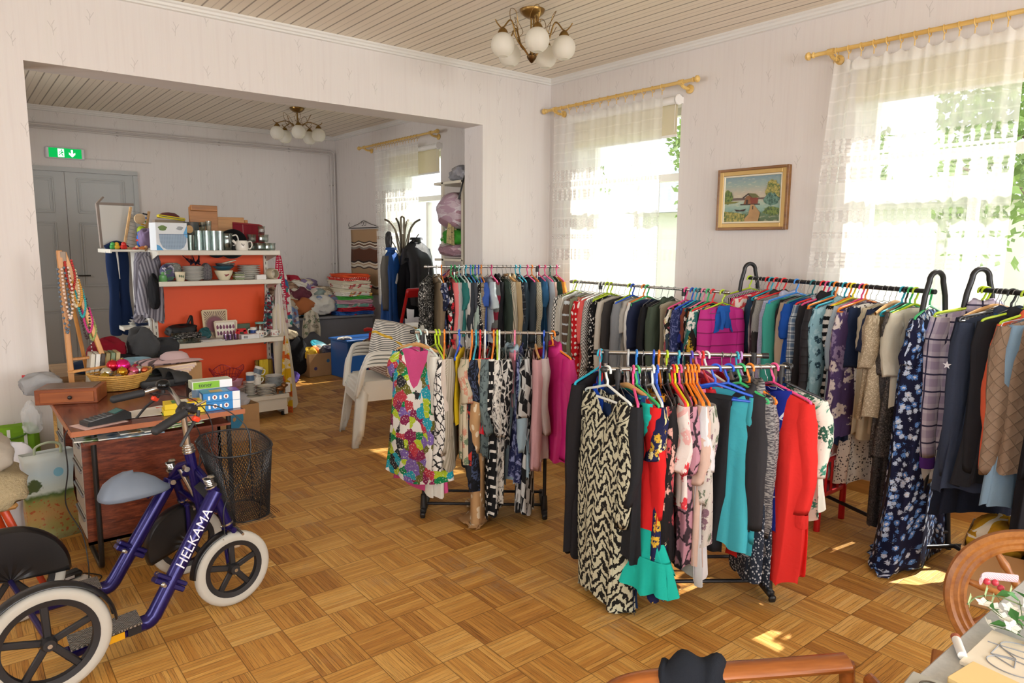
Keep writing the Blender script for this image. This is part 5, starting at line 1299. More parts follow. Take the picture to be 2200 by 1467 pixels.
 ('D2', 0.874, 'top', F('plain','#2a4a6c'), .55, .3, ('plastic', 'lilac'), 'storm blue top', dict()),
]
WHERE = {'A': 'rack by the archway', 'B': 'rack beside the white chairs', 'C': 'rail under the corner window', 'D': 'double rail rack', 'D2': 'rear bar of the double rack', 'E': 'arched rack by the window', 'F': 'rack beside the floral gown'}
for i_, (rk, t_, nm, fb_, L_, sl_, hg_, lab_, kw_) in enumerate(GARMENTS):
 garment(rk, t_, nm, fb_, L_, sl_, hg_, lab_, WHERE[rk], None, seed=100 + i_, **kw_)
# ================================================================ small helpers for soft and turned things
def lump(w, d, h, seed=0, rough=.12, nu=36, nv=20, flat=.35, drape=0.0):
 """soft heap: superellipsoid with folds; sits on z=0, centred"""
 g = np.random.default_rng(seed)
 u = np.linspace(0, 2 * PI, nu + 1); v = np.linspace(-PI / 2, PI / 2, nv)
 Uq, Vq = np.meshgrid(u, v)
 e = lambda x, p: np.sign(x) * np.abs(x) ** p
 r = 1 + rough * (np.sin(3 * Uq + g.random() * 6 + 2 * Vq) * .5 + np.sin(5 * Uq - 3 * Vq + g.random() * 6) * .5 + .4 * np.sin(9 * Uq + 7 * Vq + g.random() * 6)) * np.cos(Vq) ** .5
 x = w / 2 * e(np.cos(Vq), .5) * e(np.cos(Uq), .7) * r
 y = d / 2 * e(np.cos(Vq), .5) * e(np.sin(Uq), .7) * r
 z = h / 2 * (1 + e(np.sin(Vq), .75)) + h * rough * .8 * np.sin(Uq * 2 + g.random() * 6 + x * 12) * (np.sin(Vq) > -.2)
 z = np.maximum(z, 0)
 if drape: z = z - drape * np.clip((-y / d) - .25, 0, 1) * 2
 UV = np.stack([Uq * (w + d) / 6.3 * .5, z + (np.sin(Vq) > .3) * y], 2)
 return MB().grid(np.stack([x, y, z], 2), UV)

def folded(w, d, h, seed=0, layers=3):
 """folded textile: rounded layers with a folded front edge"""
 g = np.random.default_rng(seed); mb = MB(); t_ = h / layers
 for k in range(layers):
  n = 9; a = np.linspace(PI / 2, 3 * PI / 2, n)
  ed = [(-d / 2 + t_ / 2 + t_ / 2 * math.cos(q), t_ / 2 + t_ / 2 * math.sin(q)) for q in a]
  prof = [(d / 2, t_ * .96)] + ed + [(d / 2, .04 * t_)]
  xs = np.linspace(-w / 2, w / 2, 14); P = []
  for x in xs:
   wob = .012 * np.sin(x * 14 + k * 2 + g.random() * .2) + g.uniform(-.003, .003)
   P.append([(x + .008 * math.sin(k * 2), p[0] + wob, k * t_ + p[1] + .004 * math.sin(x * 22 + k)) for p in prof])
  P = np.array(P)
  UV = np.stack([P[:, :, 0], P[:, :, 1] + P[:, :, 2]], 2)
  mb.grid(P, UV)
  for s in (0, -1): mb.add(P[s], [tuple(range(len(prof)))[::1 if s else -1]])
 return mb

def put(mb, name, m, loc, label, cat, group=None, rz=0, rot=None, smooth=True, angle=40, solid=0):
 o = mb.build(name, m, None, smooth, angle, solid=solid)
 o.location = loc; o.rotation_euler = rot if rot is not None else (0, 0, rz)
 return tag(o, label, cat, group)

CER = mat('#ece8de', .18); CERC = mat('#e8dfc2', .25); GL = glass('#eef4f2', 'clear_glass', .82)
STEEL = mat('#b8bbbf', .25, .9)
PLATE = [(.0, .004), (.05, .004), (.06, .002), (.064, .005), (.09, .014), (.104, .019), (.105, .022), (.088, .018), (.062, .009), (.0, .008)]
def plates(n, x, y, z, R, gap, m, label, group, rim=None):
 k = R / .105
 prof = [(max(a * k, 1e-7), b * (.8 + .2 * k)) for a, b in PLATE]
 first = None
 for i in range(n):
  if first is None:
   first = MB().lathe(prof, 30).build('plate', m)
   if rim is not None: MB().lathe([(R * .985, .0212), (R * 1.004, .0222), (R * 1.0, .0236), (R * .97, .0222)], 30).build('rim_band', rim, first)
   o = first
  else: o = copy_tree(first)
  o.location = (x + RNG.uniform(-.003, .003), y + RNG.uniform(-.003, .003), z + i * gap); o.rotation_euler = (0, 0, RNG.random() * 6)
  tag(o, label, 'plate', group)

def vessel(prof, t=.003):
 """closed wall from an outer profile"""
 inner = [(max(r - t, 1e-7), z + (t if i == 0 else 0)) for i, (r, z) in enumerate(prof)]
 return [(1e-7, prof[0][1])] + list(prof) + inner[::-1] + [(1e-7, prof[0][1] + t)]
def tumbler(r0, r1, h, n=20): return MB().lathe(vessel([(r0, 0), (r0 * .5 + r1 * .5, h * .5), (r1, h)], .0025), n)

def mug(x, y, z, r, h, m, label, rz=0, deco=None, cat='mug', rot=None, name='mug', group=None):
 o = put(MB().lathe(vessel([(r * .9, 0), (r, h * .15), (r, h * .7), (r * 1.02, h)], .004), 24), name, m, (x, y, z), label, cat, group, rz, rot)
 MB().tube(spline([(r * .97, 0, h * .82), (r * 1.55, 0, h * .8), (r * 1.7, 0, h * .5), (r * 1.4, 0, h * .25), (r * .97, 0, h * .2)], 6), .005, 8).build('handle', m, o)
 if deco: MB().lathe([(r * 1.008, h * .2), (r * 1.012, h * .5), (r * 1.014, h * .75)], 24).build('printed_band', deco, o)
 return o

def carton(w, d, h, m, flap=None, open_top=True, t=.006):
 mb = MB().box((0, 0, t / 2), (w, d, t))
 for s in (-1, 1): mb.box((s * (w / 2 - t / 2), 0, h / 2), (t, d, h)).box((0, s * (d / 2 - t / 2), h / 2), (w - 2 * t, t, h))
 if not open_top: mb.box((0, 0, h - t / 2), (w - 2 * t, d - 2 * t, t))
 return mb
CARD = mat('#b08a5e', .8, var=.12)

# ================================================================ orange shop shelving
SHW = mat('#d9d4c6', .45); ORG = mat('#ee5418', .55)
GX0, GX1, GYF, GYB = 1.37, 2.37, 6.37, 6.72
gx = lambda px: 1.363 + .003947 * (px - 330)
def gondola():
 o = empty('shop_shelving', (1.87, 6.55, 0), 0, 'free standing shop shelving with orange back panel and white shelves full of crockery', 'shelving')
 T = (-1.87, -6.55, 0)
 MB().box((1.87, GYB + .012, .82), (.97, .016, 1.40)).xf(None, T).build('back_panel', ORG, o, smooth=False)
 for x in (GX0 + .015, GX1 - .0):
  mb = MB().box((x, GYB - .005, .79), (.034, .03, 1.52)).box((x, GYB - .2, .05), (.034, .42, .07))
  u = mb.xf(None, T).build('upright', SHW, o, smooth=False)
  sl = MB()
  for k in range(24): sl.box((x, GYB - .0205, .2 + k * .055), (.006, .002, .026))
  sl.xf(None, T).build('slots', mat('#4a4640', .8), u, smooth=False)
 for z, dep in ((1.528, .36), (1.268, .36), (.735, .36), (.215, .46)):
  yf = GYB - dep
  mb = MB().box((1.872, (GYB - .02 + yf) / 2, z - .007), (1.03, dep - .02, .014)).box((1.872, yf + .006, z - .016), (1.03, .022, .042), bev=.005)
  s = mb.xf(None, T).build('shelf', SHW, o, smooth=False)
  for x in (GX0 - .006, GX1 + .006):
   MB().prism([(0, 0), (dep - .04, 0), (dep - .04, -.035), (.0, -.1)], .004, (x, GYB - .015, z - .002), np.array([[0, 0, 1], [-1, 0, 0], [0, 1, 0]])).xf(None, T).build('shelf_bracket', SHW, s, smooth=False)
 MB().box((1.872, GYB - .43, .13), (1.0, .012, .12)).xf(None, T).build('plinth', SHW, o, smooth=False)
 for x in (GX0 + .02, GX1 - .02):
  for y in (GYB - .38, GYB - .03): MB().tube([(x - .012, y, .02), (x + .012, y, .02)], .02, 12).xf(None, T).build('castor', RUB, o)
 # end unit turned to the left, plain side wall and two end shelves
 MB().box((GX0 - .02, 7.04, .8), (.016, .62, 1.44)).xf(None, T).build('side_panel', mat('#d2d0ca', .5), o, smooth=False)
 for z, w in ((1.525, .26), (.86, .2)):
  MB().box((GX0 - .03 - w / 2, 7.02, z), (w, .6, .02), bev=.004).box((GX0 - .03 - w, 7.02, z - .004), (.014, .6, .034), bev=.003).xf(None, T).build('end_shelf', SHW, o, smooth=False)
gondola()

ZT, Z2, Z3, Z4 = 1.531, 1.271, .738, .218
# --- top shelf
bx = empty('boxed_bowl', (gx(360), 6.47, ZT), .05, 'white and blue carton picturing a glass colander bowl, at the end of the top shelf', 'box')
q = lambda x0, y0, x1, y1: [(x0, y0), (x1, y0), (x1, y1), (x0, y1)]
Rf = frame3((1, 0, 0), (0, -1, 0))
MB().box((0, .02, .115), (.245, .19, .23)).build('carton', mat('#e3e8ec', .5), bx, smooth=False)
gl = NT('printed_bowl'); xx = gl.xyz(gl.tc('Object')); f = gl.M('MULTIPLY', gl.step(gl.M('SINE', gl.M('MULTIPLY', xx[0], 500)), .2, .2), gl.step(gl.M('SINE', gl.M('MULTIPLY', xx[2], 600)), .2, .2))
PB = gl.fin(gl.bsdf(gl.mix(f, '#8fa6bd', '#566a82'), .35))
multi('printed_front', [(poly([(-.1, .13), (.118, .13), (.112, .07), (.09, .025), (.06, .008), (-.045, .008), (-.075, .025), (-.095, .07)], Rf, (0, -.076, 0), .001), PB),
 (poly(q(-.1, .13, .12, .136), Rf, (0, -.076, 0), .0015), mat('#5c7590', .4)),
 (poly([(-.122, .0), (-.07, .0), (-.1, .04), (-.122, .05)], Rf, (0, -.076, 0), .0012), mat('#3f9bd6', .4)), (poly([(.122, .1), (.122, .21), (.1, .16), (.09, .135)], Rf, (0, -.076, 0), .0012), mat('#58a8dc', .4)),
 (poly([(-.07 + .033 * math.cos(a) * (1 + .15 * math.sin(5 * a)), .185 + .022 * math.sin(a)) for a in np.linspace(0, 6.28, 20)[:-1]], Rf, (0, -.076, 0), .0012), mat('#5d7a34', .5, var=.6)),
 (poly([(.065 + .026 * math.cos(a) * (1 + .2 * math.sin(4 * a)), .185 + .016 * math.sin(a)) for a in np.linspace(0, 6.28, 20)[:-1]], Rf, (0, -.076, 0), .0012), mat('#9aa0a6', .5, var=.5))], bx, smooth=False)

def glasses(spec, label, group):
 protos = {}
 for (px, y, r0, r1, h, z) in spec:
  k = (r0, r1, h)
  o = protos[k].copy() if k in protos else tumbler(r0, r1, h).build('drinking_glass', GL)
  if k in protos: COL.objects.link(o)
  protos.setdefault(k, o)
  o.location = (gx(px), y, ZT + z); tag(o, label, 'glass', group)
glasses([(401, 6.44, .034, .04, .13, 0), (409, 6.58, .034, .04, .13, 0), (416, 6.42, .03, .033, .17, 0), (425, 6.5, .03, .033, .17, 0), (431, 6.4, .03, .033, .17, 0), (439, 6.47, .03, .033, .17, 0), (447, 6.41, .03, .033, .17, 0), (454, 6.5, .03, .033, .17, 0), (420, 6.6, .03, .033, .17, 0), (443, 6.6, .03, .033, .17, 0), (461, 6.42, .03, .033, .17, 0)], 'tall clear drinking glass in the crowded row on the top shelf', 'tall glasses on the top shelf')
glasses([(447, 6.55, .021, .026, .085, .171), (438, 6.6, .021, .026, .075, .171)], 'small clear glass standing on top of the tall glasses', 'small glasses on top of the tall ones')
o = put(MB().lathe(vessel([(.04, 0), (.052, .05), (.05, .11), (.046, .135), (.052, .15)]), 24), 'glass_jug', GL, (gx(478), 6.46, ZT), 'clear glass jug with looped handle beside the white creamer', 'jug')
MB().tube(spline([(.05, 0, .13), (.085, 0, .135), (.1, 0, .09), (.07, 0, .05), (.05, 0, .045)], 6), .006, 8).build('handle', CER, o)
o = put(MB().lathe(vessel([(.05, 0), (.056, .02), (.053, .075), (.045, .088)], .003), 28), 'creamer', CER, (gx(508), 6.42, ZT), 'white porcelain creamer with a small leaf print on the top shelf', 'jug')
MB().tube(spline([(.05, 0, .075), (.08, 0, .08), (.088, 0, .045), (.07, 0, .015), (.052, 0, .02)], 6), .0055, 8).build('handle', CER, o)
MB().tube(spline([(-.048, 0, .06), (-.07, 0, .08), (-.082, 0, .09)], 4), [.012] * 8 + [.007], 8).build('spout', CER, o)
multi('leaf_print', [(poly([(-.012 + .003 * math.cos(a) + dx, .05 + .008 * math.sin(a) + dz) for a in np.linspace(0, 6.28, 8)[:-1]], Rf, (0, -.0555, 0), .0005), mat('#4a4a48', .5)) for dx, dz in ((0, 0), (.012, .004), (.006, -.006), (-.008, .008))], o, smooth=False)
cutg = MB().lathe(vessel([(.026, 0), (.032, .02), (.03, .045), (.035, .07)]), 10)
first = None
for (px, y, z) in ((531, 6.45, 0), (531, 6.45, .075), (541, 6.52, 0), (541, 6.52, .075), (556, 6.45, 0), (556, 6.45, .075), (556, 6.45, .15), (568, 6.5, 0), (568, 6.5, .075), (549, 6.56, 0), (548, 6.4, 0), (577, 6.43, 0), (563, 6.38, 0), (521, 6.5, 0)):
 if first is None: o = first = cutg.build('cut_glass_tumbler', GL, None, True, 10)
 else: o = first.copy(); COL.objects.link(o)
 o.location = (gx(px), y, ZT + z); tag(o, 'cut glass tumbler stacked at the right end of the top shelf', 'glass', 'cut glass tumblers on the top shelf')
o = put(MB().lathe([(1e-7, .0), (.05, .008), (.1, .03), (.13, .07), (.135, .075), (.125, .072), (.095, .036), (.05, .014), (1e-7, .007)], 30), 'wok', mat('#1d1d1f', .35), (gx(497), 6.62, ZT + .07), 'black wok resting upright behind the glass jug', 'pan', rot=(math.radians(100), 0, 0))
o = put(MB().lathe([(1e-7, .0), (.06, .008), (.1, .03), (.12, .06), (.116, .058), (.06, .012), (1e-7, .006)], 30), 'frying_pan', mat('#26262a', .35), (gx(466), 6.66, ZT + .06), 'black frying pan standing behind the glasses', 'pan', rot=(math.radians(100), 0, .1))
o = put(MB().lathe(vessel([(.06, 0), (.065, .01), (.065, .11), (.068, .115)], .002), 28), 'steel_pot', STEEL, (gx(415), 6.62, ZT + .13), 'shiny steel saucepan raised behind the glasses', 'pot')
MB().box((0, 0, -.065), (.12, .08, .13)).build('support_box', mat('#c9c2b2', .7), o, smooth=False)
MB().tube([(.066, 0, .08), (.16, -.01, .1)], .009, 8).build('handle', BLK, o)
# boards at the back of the top shelf
def board(px, z, w, h, m, label, d=.02, tilt=.15, y=6.68, rzz=0): return put(MB().box((0, 0, h / 2), (w, d, h), bev=.004), 'chopping_board', m, (gx(px), y, ZT + z), label, 'board', None, rot=(-tilt * 0, rzz, 0), smooth=False)
OAK = wood('#8a5526', '#b87a3c', 14, 0, .45)
board(446, .05, .24, .33, OAK, 'brown wooden crate lid standing upright at the back of the top shelf', .03)
board(446, .345, .22, .05, OAK, 'short wooden slat laid across the upright crate lid', .06, y=6.66)
board(500, .1, .3, .2, wood('#9c6a34', '#c48f52', 14, 0, .45), 'long light wooden board standing behind the wok', .02, y=6.705)
tb = empty('dotted_tray', (gx(546), 6.69, ZT), 0, 'dark red tray with white dots standing at the right end of the top shelf', 'tray')
MB().prism([(-.14, 0), (.14, 0), (.14, .2), (.125, .225), (.1, .235), (-.14, .25)], .012, (0, 0, 0), Rf).build('tray_base', fabric('dots', '#7e1f2a', '#c9a5a0', s=.026, sheen=False), tb, smooth=False)
MB().tube([(-.14, -.008, .25), (.1, -.008, .235), (.125, -.008, .225), (.14, -.008, .2), (.14, -.008, 0)], .008, 8).build('rim', mat('#8d2c30', .5), tb)
put(MB().box((0, 0, .14), (.03, .03, .28), bev=.004), 'chair_post', OAK, (gx(545), 6.735, ZT), 'wooden post sticking up behind the dotted tray', 'post', smooth=False)
kc = empty('pencil_case', (gx(372), 6.58, ZT + .265), .0, 'yellow and black zip case lying on the boxes of the top shelf', 'case'); kc.rotation_euler = (0, .13, 0)
MB().box((0, 0, .012), (.22, .06, .024), bev=.008).build('case_body', mat('#d8c41c', .5), kc); MB().box((0, -.031, .012), (.2, .002, .006)).build('zip', BLK, kc)
put(MB().lathe([(1e-7, .05), (.05, .045), (.085, .02), (.09, 0), (.084, .0), (.05, .036), (1e-7, .042)], 26), 'enamel_bowl', mat('#5a1722', .35), (gx(372), 6.66, ZT + .275), 'dark red upturned bowl behind the yellow case', 'bowl')
put(MB().box((0, 0, .13), (.24, .1, .26)), 'storage_box', mat('#8a7a6a', .7, var=.2), (gx(372), 6.66, ZT), 'brown box hidden behind the boxed bowl', 'box', smooth=False)
put(MB().lathe([(1e-7, 0), (.03, 0), (.034, .01), (.034, .05), (1e-7, .052)], 20), 'wooden_roll', wood('#a9804f', '#d6b07c'), (gx(398), 6.52, ZT + .18), 'round wooden roll lying beside the steel saucepan', 'roll', rot=(PI / 2, 0, .3))
# --- second shelf
def cloth_bag(name, m, loc, w, d, h, label, seed, rz=0): return put(lump(w, d, h, seed, .14), name, m, loc, label, 'bag', rz=rz)
put(lump(.07, .2, .28, 4, .1), 'cloth', fabric('plain', '#1a1a1d'), (1.335, 6.46, 1.04), 'black cloth hanging off the end of the second shelf', 'cloth')
cloth_bag('drawstring_bag', fabric('floral', '#5c5a78', '#d9d4dc', '#4f7c52', s=.03), (gx(352), 6.47, Z2), .1, .12, .13, 'purple printed gift bag on the second shelf', 5)
put(MB().lathe([(.03, 0), (.034, .006), (.03, .05), (.012, .06), (.013, .08)], 20), 'bottle', mat('#5f9a5c', .3), (gx(340), 6.42, Z2), 'small green bottle at the end of the second shelf', 'bottle')
o = put(MB().lathe(vessel([(.03, 0), (.034, .01), (.042, .075), (.044, .08)], .003), 24), 'plant_pot', CERC, (gx(373), 6.4, Z2), 'small cream pot with a green sprig print in front of the gift bag', 'pot')
multi('sprig_print', [(poly([(.006 * math.cos(a) + dx, .045 + .012 * math.sin(a) + dz) for a in np.linspace(0, 6.28, 8)[:-1]], Rf, (0, -.039, 0), .001), mat('#47613e', .5)) for dx, dz in ((0, 0), (.014, -.003), (-.013, .002))], o, smooth=False)
cloth_bag('lace_bundle', fabric('fleck', '#8e8f86', '#e5e2d8', s=1), (gx(368), 6.56, Z2 + .02), .14, .1, .12, 'bundle of lace and cords behind the cream pot', 6)
plates(11, gx(405), 6.48, Z2, .088, .0105, mat('#dcdad4', .2), 'white dinner plate in the tall stack under the dark handled cutlery', 'white plates on the second shelf')
for k in range(9):
 a = RNG.uniform(-.5, .5)
 o = put(MB().tube([(0, 0, 0), (.09, 0, 0)], [.007, .006], 8).tube([(.09, 0, 0), (.17, 0, .0)], .003, 6), 'cutlery', mat('#221c2e', .35), (gx(397 + 2.6 * k), 6.42 + .012 * (k % 3), Z2 + .14 + .006 * (k % 4)), 'dark handled piece of cutlery lying on the stack of white plates', 'cutlery', 'cutlery on the white plates', rot=(0, -.5 + .1 * (k % 3), PI / 2 + a))
put(lump(.09, .1, .14, 9, .1), 'netting', fabric('lattice', '#8f8c8c', '#4b4850', s=.01), (gx(434), 6.5, Z2), 'bundle of grey netting beside the stack of plates', 'netting')
o = put(MB().lathe(vessel([(.04, 0), (.046, .006), (.072, .06), (.078, .085)], .004), 30), 'bowl', CERC, (gx(467), 6.44, Z2), 'cream bowl with a red flower holding a steel and a blue dish', 'bowl')
multi('flower_print', [(poly([(.011 * math.cos(a) * (1 + .3 * math.cos(3 * a)) + dx, .045 + .011 * math.sin(a) + dz) for a in np.linspace(0, 6.28, 14)[:-1]], Rf, (0, -.0665, 0), .001), mat('#8e2b2f', .5)) for dx, dz in ((0, 0), (.012, .008), (-.006, .012))], o, smooth=False)
put(MB().lathe(vessel([(.05, 0), (.09, .03), (.1, .036)], .003), 28), 'enamel_dish', mat('#3f6f86', .3), (gx(468), 6.46, Z2 + .088), 'blue enamel dish resting in the cream bowl', 'dish')
put(MB().lathe(vessel([(.06, 0), (.08, .02), (.082, .03)], .002), 28), 'steel_dish', STEEL, (gx(472), 6.46, Z2 + .118), 'shiny steel dish on top of the blue enamel dish', 'dish')
put(MB().box((0, 0, .005), (.13, .03, .01), bev=.003), 'wooden_spatula', mat('#d8cfb8', .5), (gx(480), 6.45, Z2 + .155), 'pale spatula laid across the steel dish', 'spatula', rot=(0, -.22, .2))
for k in range(4): put(folded(.08, .08, .016, k), 'dish_cloth', fabric('vstripe', ['#7d9a3e', '#e6e4da', '#9db35a', '#35352f'][k], '#dcdacb', s=.012), (gx(498), 6.43, Z2 + .017 * k), ['green striped', 'white striped', 'light green striped', 'dark striped'][k] + ' dish cloth in the little pile beside the cream bowl', 'cloth', 'dish cloths on the second shelf')
plates(7, gx(531), 6.54, Z2, .1, .017, CER, 'white plate with a dark edge in the stack on the second shelf', 'dark edged plates on the second shelf', mat('#2a2a2c', .4))
put(MB().box((0, 0, .022), (.085, .06, .044), bev=.003), 'small_box', mat('#e2e0dc', .5), (gx(545), 6.4, Z2), 'small white box in front of the dark edged plates', 'box', smooth=False)
put(MB().lathe(vessel([(.03, 0), (.05, .02), (.05, .07), (.042, .1)], .004), 26), 'stoneware_jar', mat('#cbbfa6', .4, var=.2), (gx(569), 6.44, Z2 + .05), 'beige stoneware jar lying on its side at the right end of the second shelf', 'jar', rot=(PI / 2, 0, .2))
# --- third shelf
bgb = put(lump(.25, .16, .1, 12, .12), 'handbag', fabric('shiny', '#17171a'), (gx(378), 6.56, Z3 + .045), 'black handbag with upright handle on the third shelf', 'bag')
MB().tube(spline([(.05, 0, .08), (.07, -.01, .14), (.09, 0, .17), (.1, .01, .1)], 6), .012, 8).build('handle', BLK, bgb)
put(lump(.2, .1, .05, 13, .15), 'scarf', fabric('fleck', '#1c1b1c', '#d8d2c8', s=.7), (gx(388), 6.44, Z3 + .035), 'black and white scarf rolled in front of the handbag', 'scarf')
put(folded(.3, .16, .045, 14), 'grey_cloth', fabric('plain', '#77777c'), (gx(385), 6.5, Z3), 'folded grey cloth under the black handbag', 'cloth')
put(lump(.1, .08, .09, 15, .2), 'satin_pouch', fabric('shiny', '#1c5c62'), (gx(424), 6.52, Z3 + .01), 'petrol satin pouch beside the black handbag', 'pouch')
for k, (px, y) in enumerate(((348, 6.42), (362, 6.46), (374, 6.41), (387, 6.44), (398, 6.4), (368, 6.39))):
 if k == 0: o = g0 = MB().lathe(vessel([(.03, 0), (.04, .012), (.044, .045)], .003), 20).build('glass_dish', GL)
 else: o = g0.copy(); COL.objects.link(o)
 o.location = (gx(px), y, Z3 + (.046 if k in (1,) else 0)); tag(o, 'small clear glass dessert dish at the near end of the third shelf', 'dish', 'glass dishes on the third shelf')
def tray_stand(px, y, w, h, ground, m2, label, seed):
 o = empty('woven_tray' if seed == 1 else 'decorated_tray', (gx(px), y, Z3), 0, label, 'tray'); o.rotation_euler = (-.12, 0, 0)
 if seed == 1:
  t = NT('rays'); x = t.xyz(t.tc('Object')); cx_ = x[0]; cz_ = t.M('SUBTRACT', x[2], h * .5)
  an = t.M('SINE', t.M('MULTIPLY', t.M('ARCTAN2', cz_, cx_), 44)); rad = t.M('SQRT', t.M('ADD', t.M('MULTIPLY', cx_, cx_), t.M('MULTIPLY', cz_, cz_)))
  c = t.mix(t.step(an, .2, .3), '#d8c6a4', '#6e5a50'); c = t.mix(t.step(t.M('ADD', rad, t.M('MULTIPLY', an, .012)), .07, .008), '#8d5a66', c)
  m = t.fin(t.bsdf(c, .7))
 else:
  m = mat('#e9e3d4', .4)
 MB().prism([(-w * .44, 0), (w * .44, 0), (w / 2, h), (-w / 2, h)], .008, (0, 0, 0), Rf).build('tray_base', m, o, smooth=False)
 MB().bar((-w * .44, -.012, 0), (-w / 2, -.012, h), .016, .016).bar((w * .44, -.012, 0), (w / 2, -.012, h), .016, .016).bar((-w / 2, -.012, h), (w / 2, -.012, h), .016, .016).bar((-w * .44, -.012, 0.005), (w * .44, -.012, 0.005), .016, .016).build('rim', mat(ground, .5), o, smooth=False)
 if seed == 2:
  it = []
  for r in range(2):
   for k in range(6):
    cx_, cz_ = -.07 + k * .028, .05 + r * .055
    it.append((poly([(cx_ + .011 * math.cos(a) * (1 - .35 * math.sin(a)), cz_ + .02 * math.sin(a)) for a in np.linspace(0, 6.28, 12)[:-1]], Rf, (0, -.005, 0), .0006), mat(['#7a3458', '#5a2440', '#8d4a6c'][k % 3], .5)))
  multi('bud_print', it, o, smooth=False)
 return o
tray_stand(456, 6.62, .21, .25, '#d6c49e', 1, 'square straw tray with a purple ray centre leaning on the orange panel', 1)
tray_stand(473, 6.54, .19, .155, '#d9cdb4', 1, 'small white tray with rows of purple buds in front of the straw tray', 2)
for k, px in enumerate((462, 472, 484)):
 o = put(tumbler(.018, .024, .05), 'shot_glass', glass('#dcd0e4', 'tinted', .75), (gx(px), 6.4, Z3), 'small violet tinted glass in front of the bud patterned tray', 'glass', 'violet glasses on the third shelf')
rd = empty('red_stand', (gx(501), 6.46, Z3), 0, 'bright red plastic stand on the third shelf', 'stand')
MB().bar((-.05, 0, 0), (-.03, 0, .075), .014, .03).bar((.05, 0, 0), (.03, 0, .075), .014, .03).bar((-.04, 0, .075), (.04, 0, .075), .014, .03).bar((-.02, -.01, 0), (-.03, -.01, .07), .01, .02).build('frame', mat('#c81a1e', .3), rd, smooth=False)
put(MB().box((0, 0, .06), (.12, .012, .12), bev=.004), 'serving_tray', mat('#46583f', .5, var=.3), (gx(517), 6.58, Z3), 'dark green tray leaning behind the red stand', 'tray', rot=(-.1, 0, 0), smooth=False)
wb = put(MB().box((0, 0, .02), (.16, .08, .04), bev=.003), 'white_carton', mat('#dfe0e0', .5), (gx(514), 6.41, Z3), 'flat white carton with a barcode at the front of the third shelf', 'box', smooth=False)
multi('barcode', [(poly(q(-.06 + .006 * k, .008, -.0575 + .006 * k + .002 * (k % 2), .03), Rf, (0, -.0401, 0), .0006), BLK) for k in range(6)], wb, smooth=False)
put(MB().box((0, 0, .008), (.2, .14, .006)).box((.01, .005, .014), (.19, .14, .006)).box((-.01, 0, .02), (.18, .13, .005)), 'magazine_pile', mat('#c9c6c0', .4, var=.25), (gx(432), 6.44, Z3 - .005), 'thin pile of pale leaflets at the front of the third shelf', 'leaflets', smooth=False)
FC = fabric('floral', '#e9e6de', '#b0524a', '#4c6a9c', s=.03, sheen=False)
mug(gx(541), 6.43, Z3, .036, .06, CER, 'white tea cup with blue and red flowers on the third shelf', -.2, FC, 'cup', name='tea_cup'); mug(gx(577), 6.45, Z3, .038, .062, CER, 'white tea cup with small blossoms at the right end of the third shelf', .2, FC, 'cup', name='tea_cup')
mug(gx(534), 6.52, Z3, .03, .085, CER, 'white mug with a blue motif behind the flowered tea cup', PI, mat('#33559a', .3))
jr = put(MB().lathe(vessel([(.04, 0), (.043, .01), (.043, .1)], .003), 24), 'glass_jar', GL, (gx(550), 6.52, Z3 + .02), 'clear glass jar with a mint lid behind the tea cups', 'jar')
MB().lathe([(1e-7, .1), (.045, .1), (.046, .112), (1e-7, .114)], 24).build('lid', mat('#7fc4bc', .4), jr)
put(MB().box((0, 0, .01), (.09, .09, .02)), 'coaster_block', mat('#8a7a66', .6), (gx(550), 6.52, Z3), 'square wooden coaster pile under the glass jar', 'coasters', smooth=False)
# cloths hung on the right upright
def hung(w, h, m, loc, label, seed, rz=0, name='hanging_cloth', pinch=.35, cat='cloth', d=.05):
 g = np.random.default_rng(seed); n, mm = 40, 24
 u = np.linspace(-1, 1, n); v = np.linspace(0, 1, mm); Uq, Vq = np.meshgrid(u, v)
 s = pinch + (1 - pinch) * np.minimum(1, Vq * 1.6) ** .6
 X = w / 2 * Uq * s; Y = d * (np.sin(Uq * 9 + g.random() * 6 + Vq) * .35 + np.sin(Uq * 4 + g.random() * 6) * .3) * (.4 + .6 * Vq); Z = -h * Vq * (1 + .1 * np.sin(Uq * 2.6 + g.random() * 6)) + .02 * np.cos(Uq * 3)
 return put(MB().grid(np.stack([X, Y, Z], 2), np.stack([Uq * w / 2, Z], 2)), name, m, loc, label, cat, rz=rz, angle=0, solid=.003)
hung(.13, .52, fabric('plain', '#ddd3cc'), (2.41, 6.5, 1.23), 'off white lace cloth hung on the right end of the orange shelving', 21, .5)
hung(.17, .5, fabric('floral', '#dfd5cd', '#c07a80', '#8da08a', s=.05), (2.45, 6.62, 1.2), 'cream cloth with faint roses hung behind the lace cloth', 22, .3)
hung(.12, .55, fabric('vstripe', '#b87d28', '#d8c09a', s=.05), (2.45, 6.56, 1.05), 'ochre striped ribbon cloth hung at the right end of the shelving', 23, .4)
hung(.13, .42, fabric('print', '#7f2f3c', '#cfd0cf', '#39454f', '#a85a66', '#2f6f70', s=.02), (2.31, 6.5, 1.14), 'bundle of multicoloured ribbons in a clear bag hung on the right upright', 24, .1)
hung(.16, .6, fabric('dots', '#c3284a', '#f0e8e4', s=.022), (2.5, 6.72, 1.5), 'red cloth with white dots hung behind the right end of the shelving', 25, .6)
hung(.22, .5, fabric('print', '#3f8f86', '#e9e4dc', '#c6304a', '#3a6f9c', s=.05), (2.55, 6.76, 1.32), 'turquoise red and white patterned cloth hung beside the dotted cloth', 26, .6)
hung(.1, .68, fabric('print', '#e2b51f', '#e8d8b0', '#d3622a', '#efe2c4', s=.07), (2.42, 6.4, .72), 'yellow and orange retro cloth strip hanging beside the bottom shelf', 27, .2)
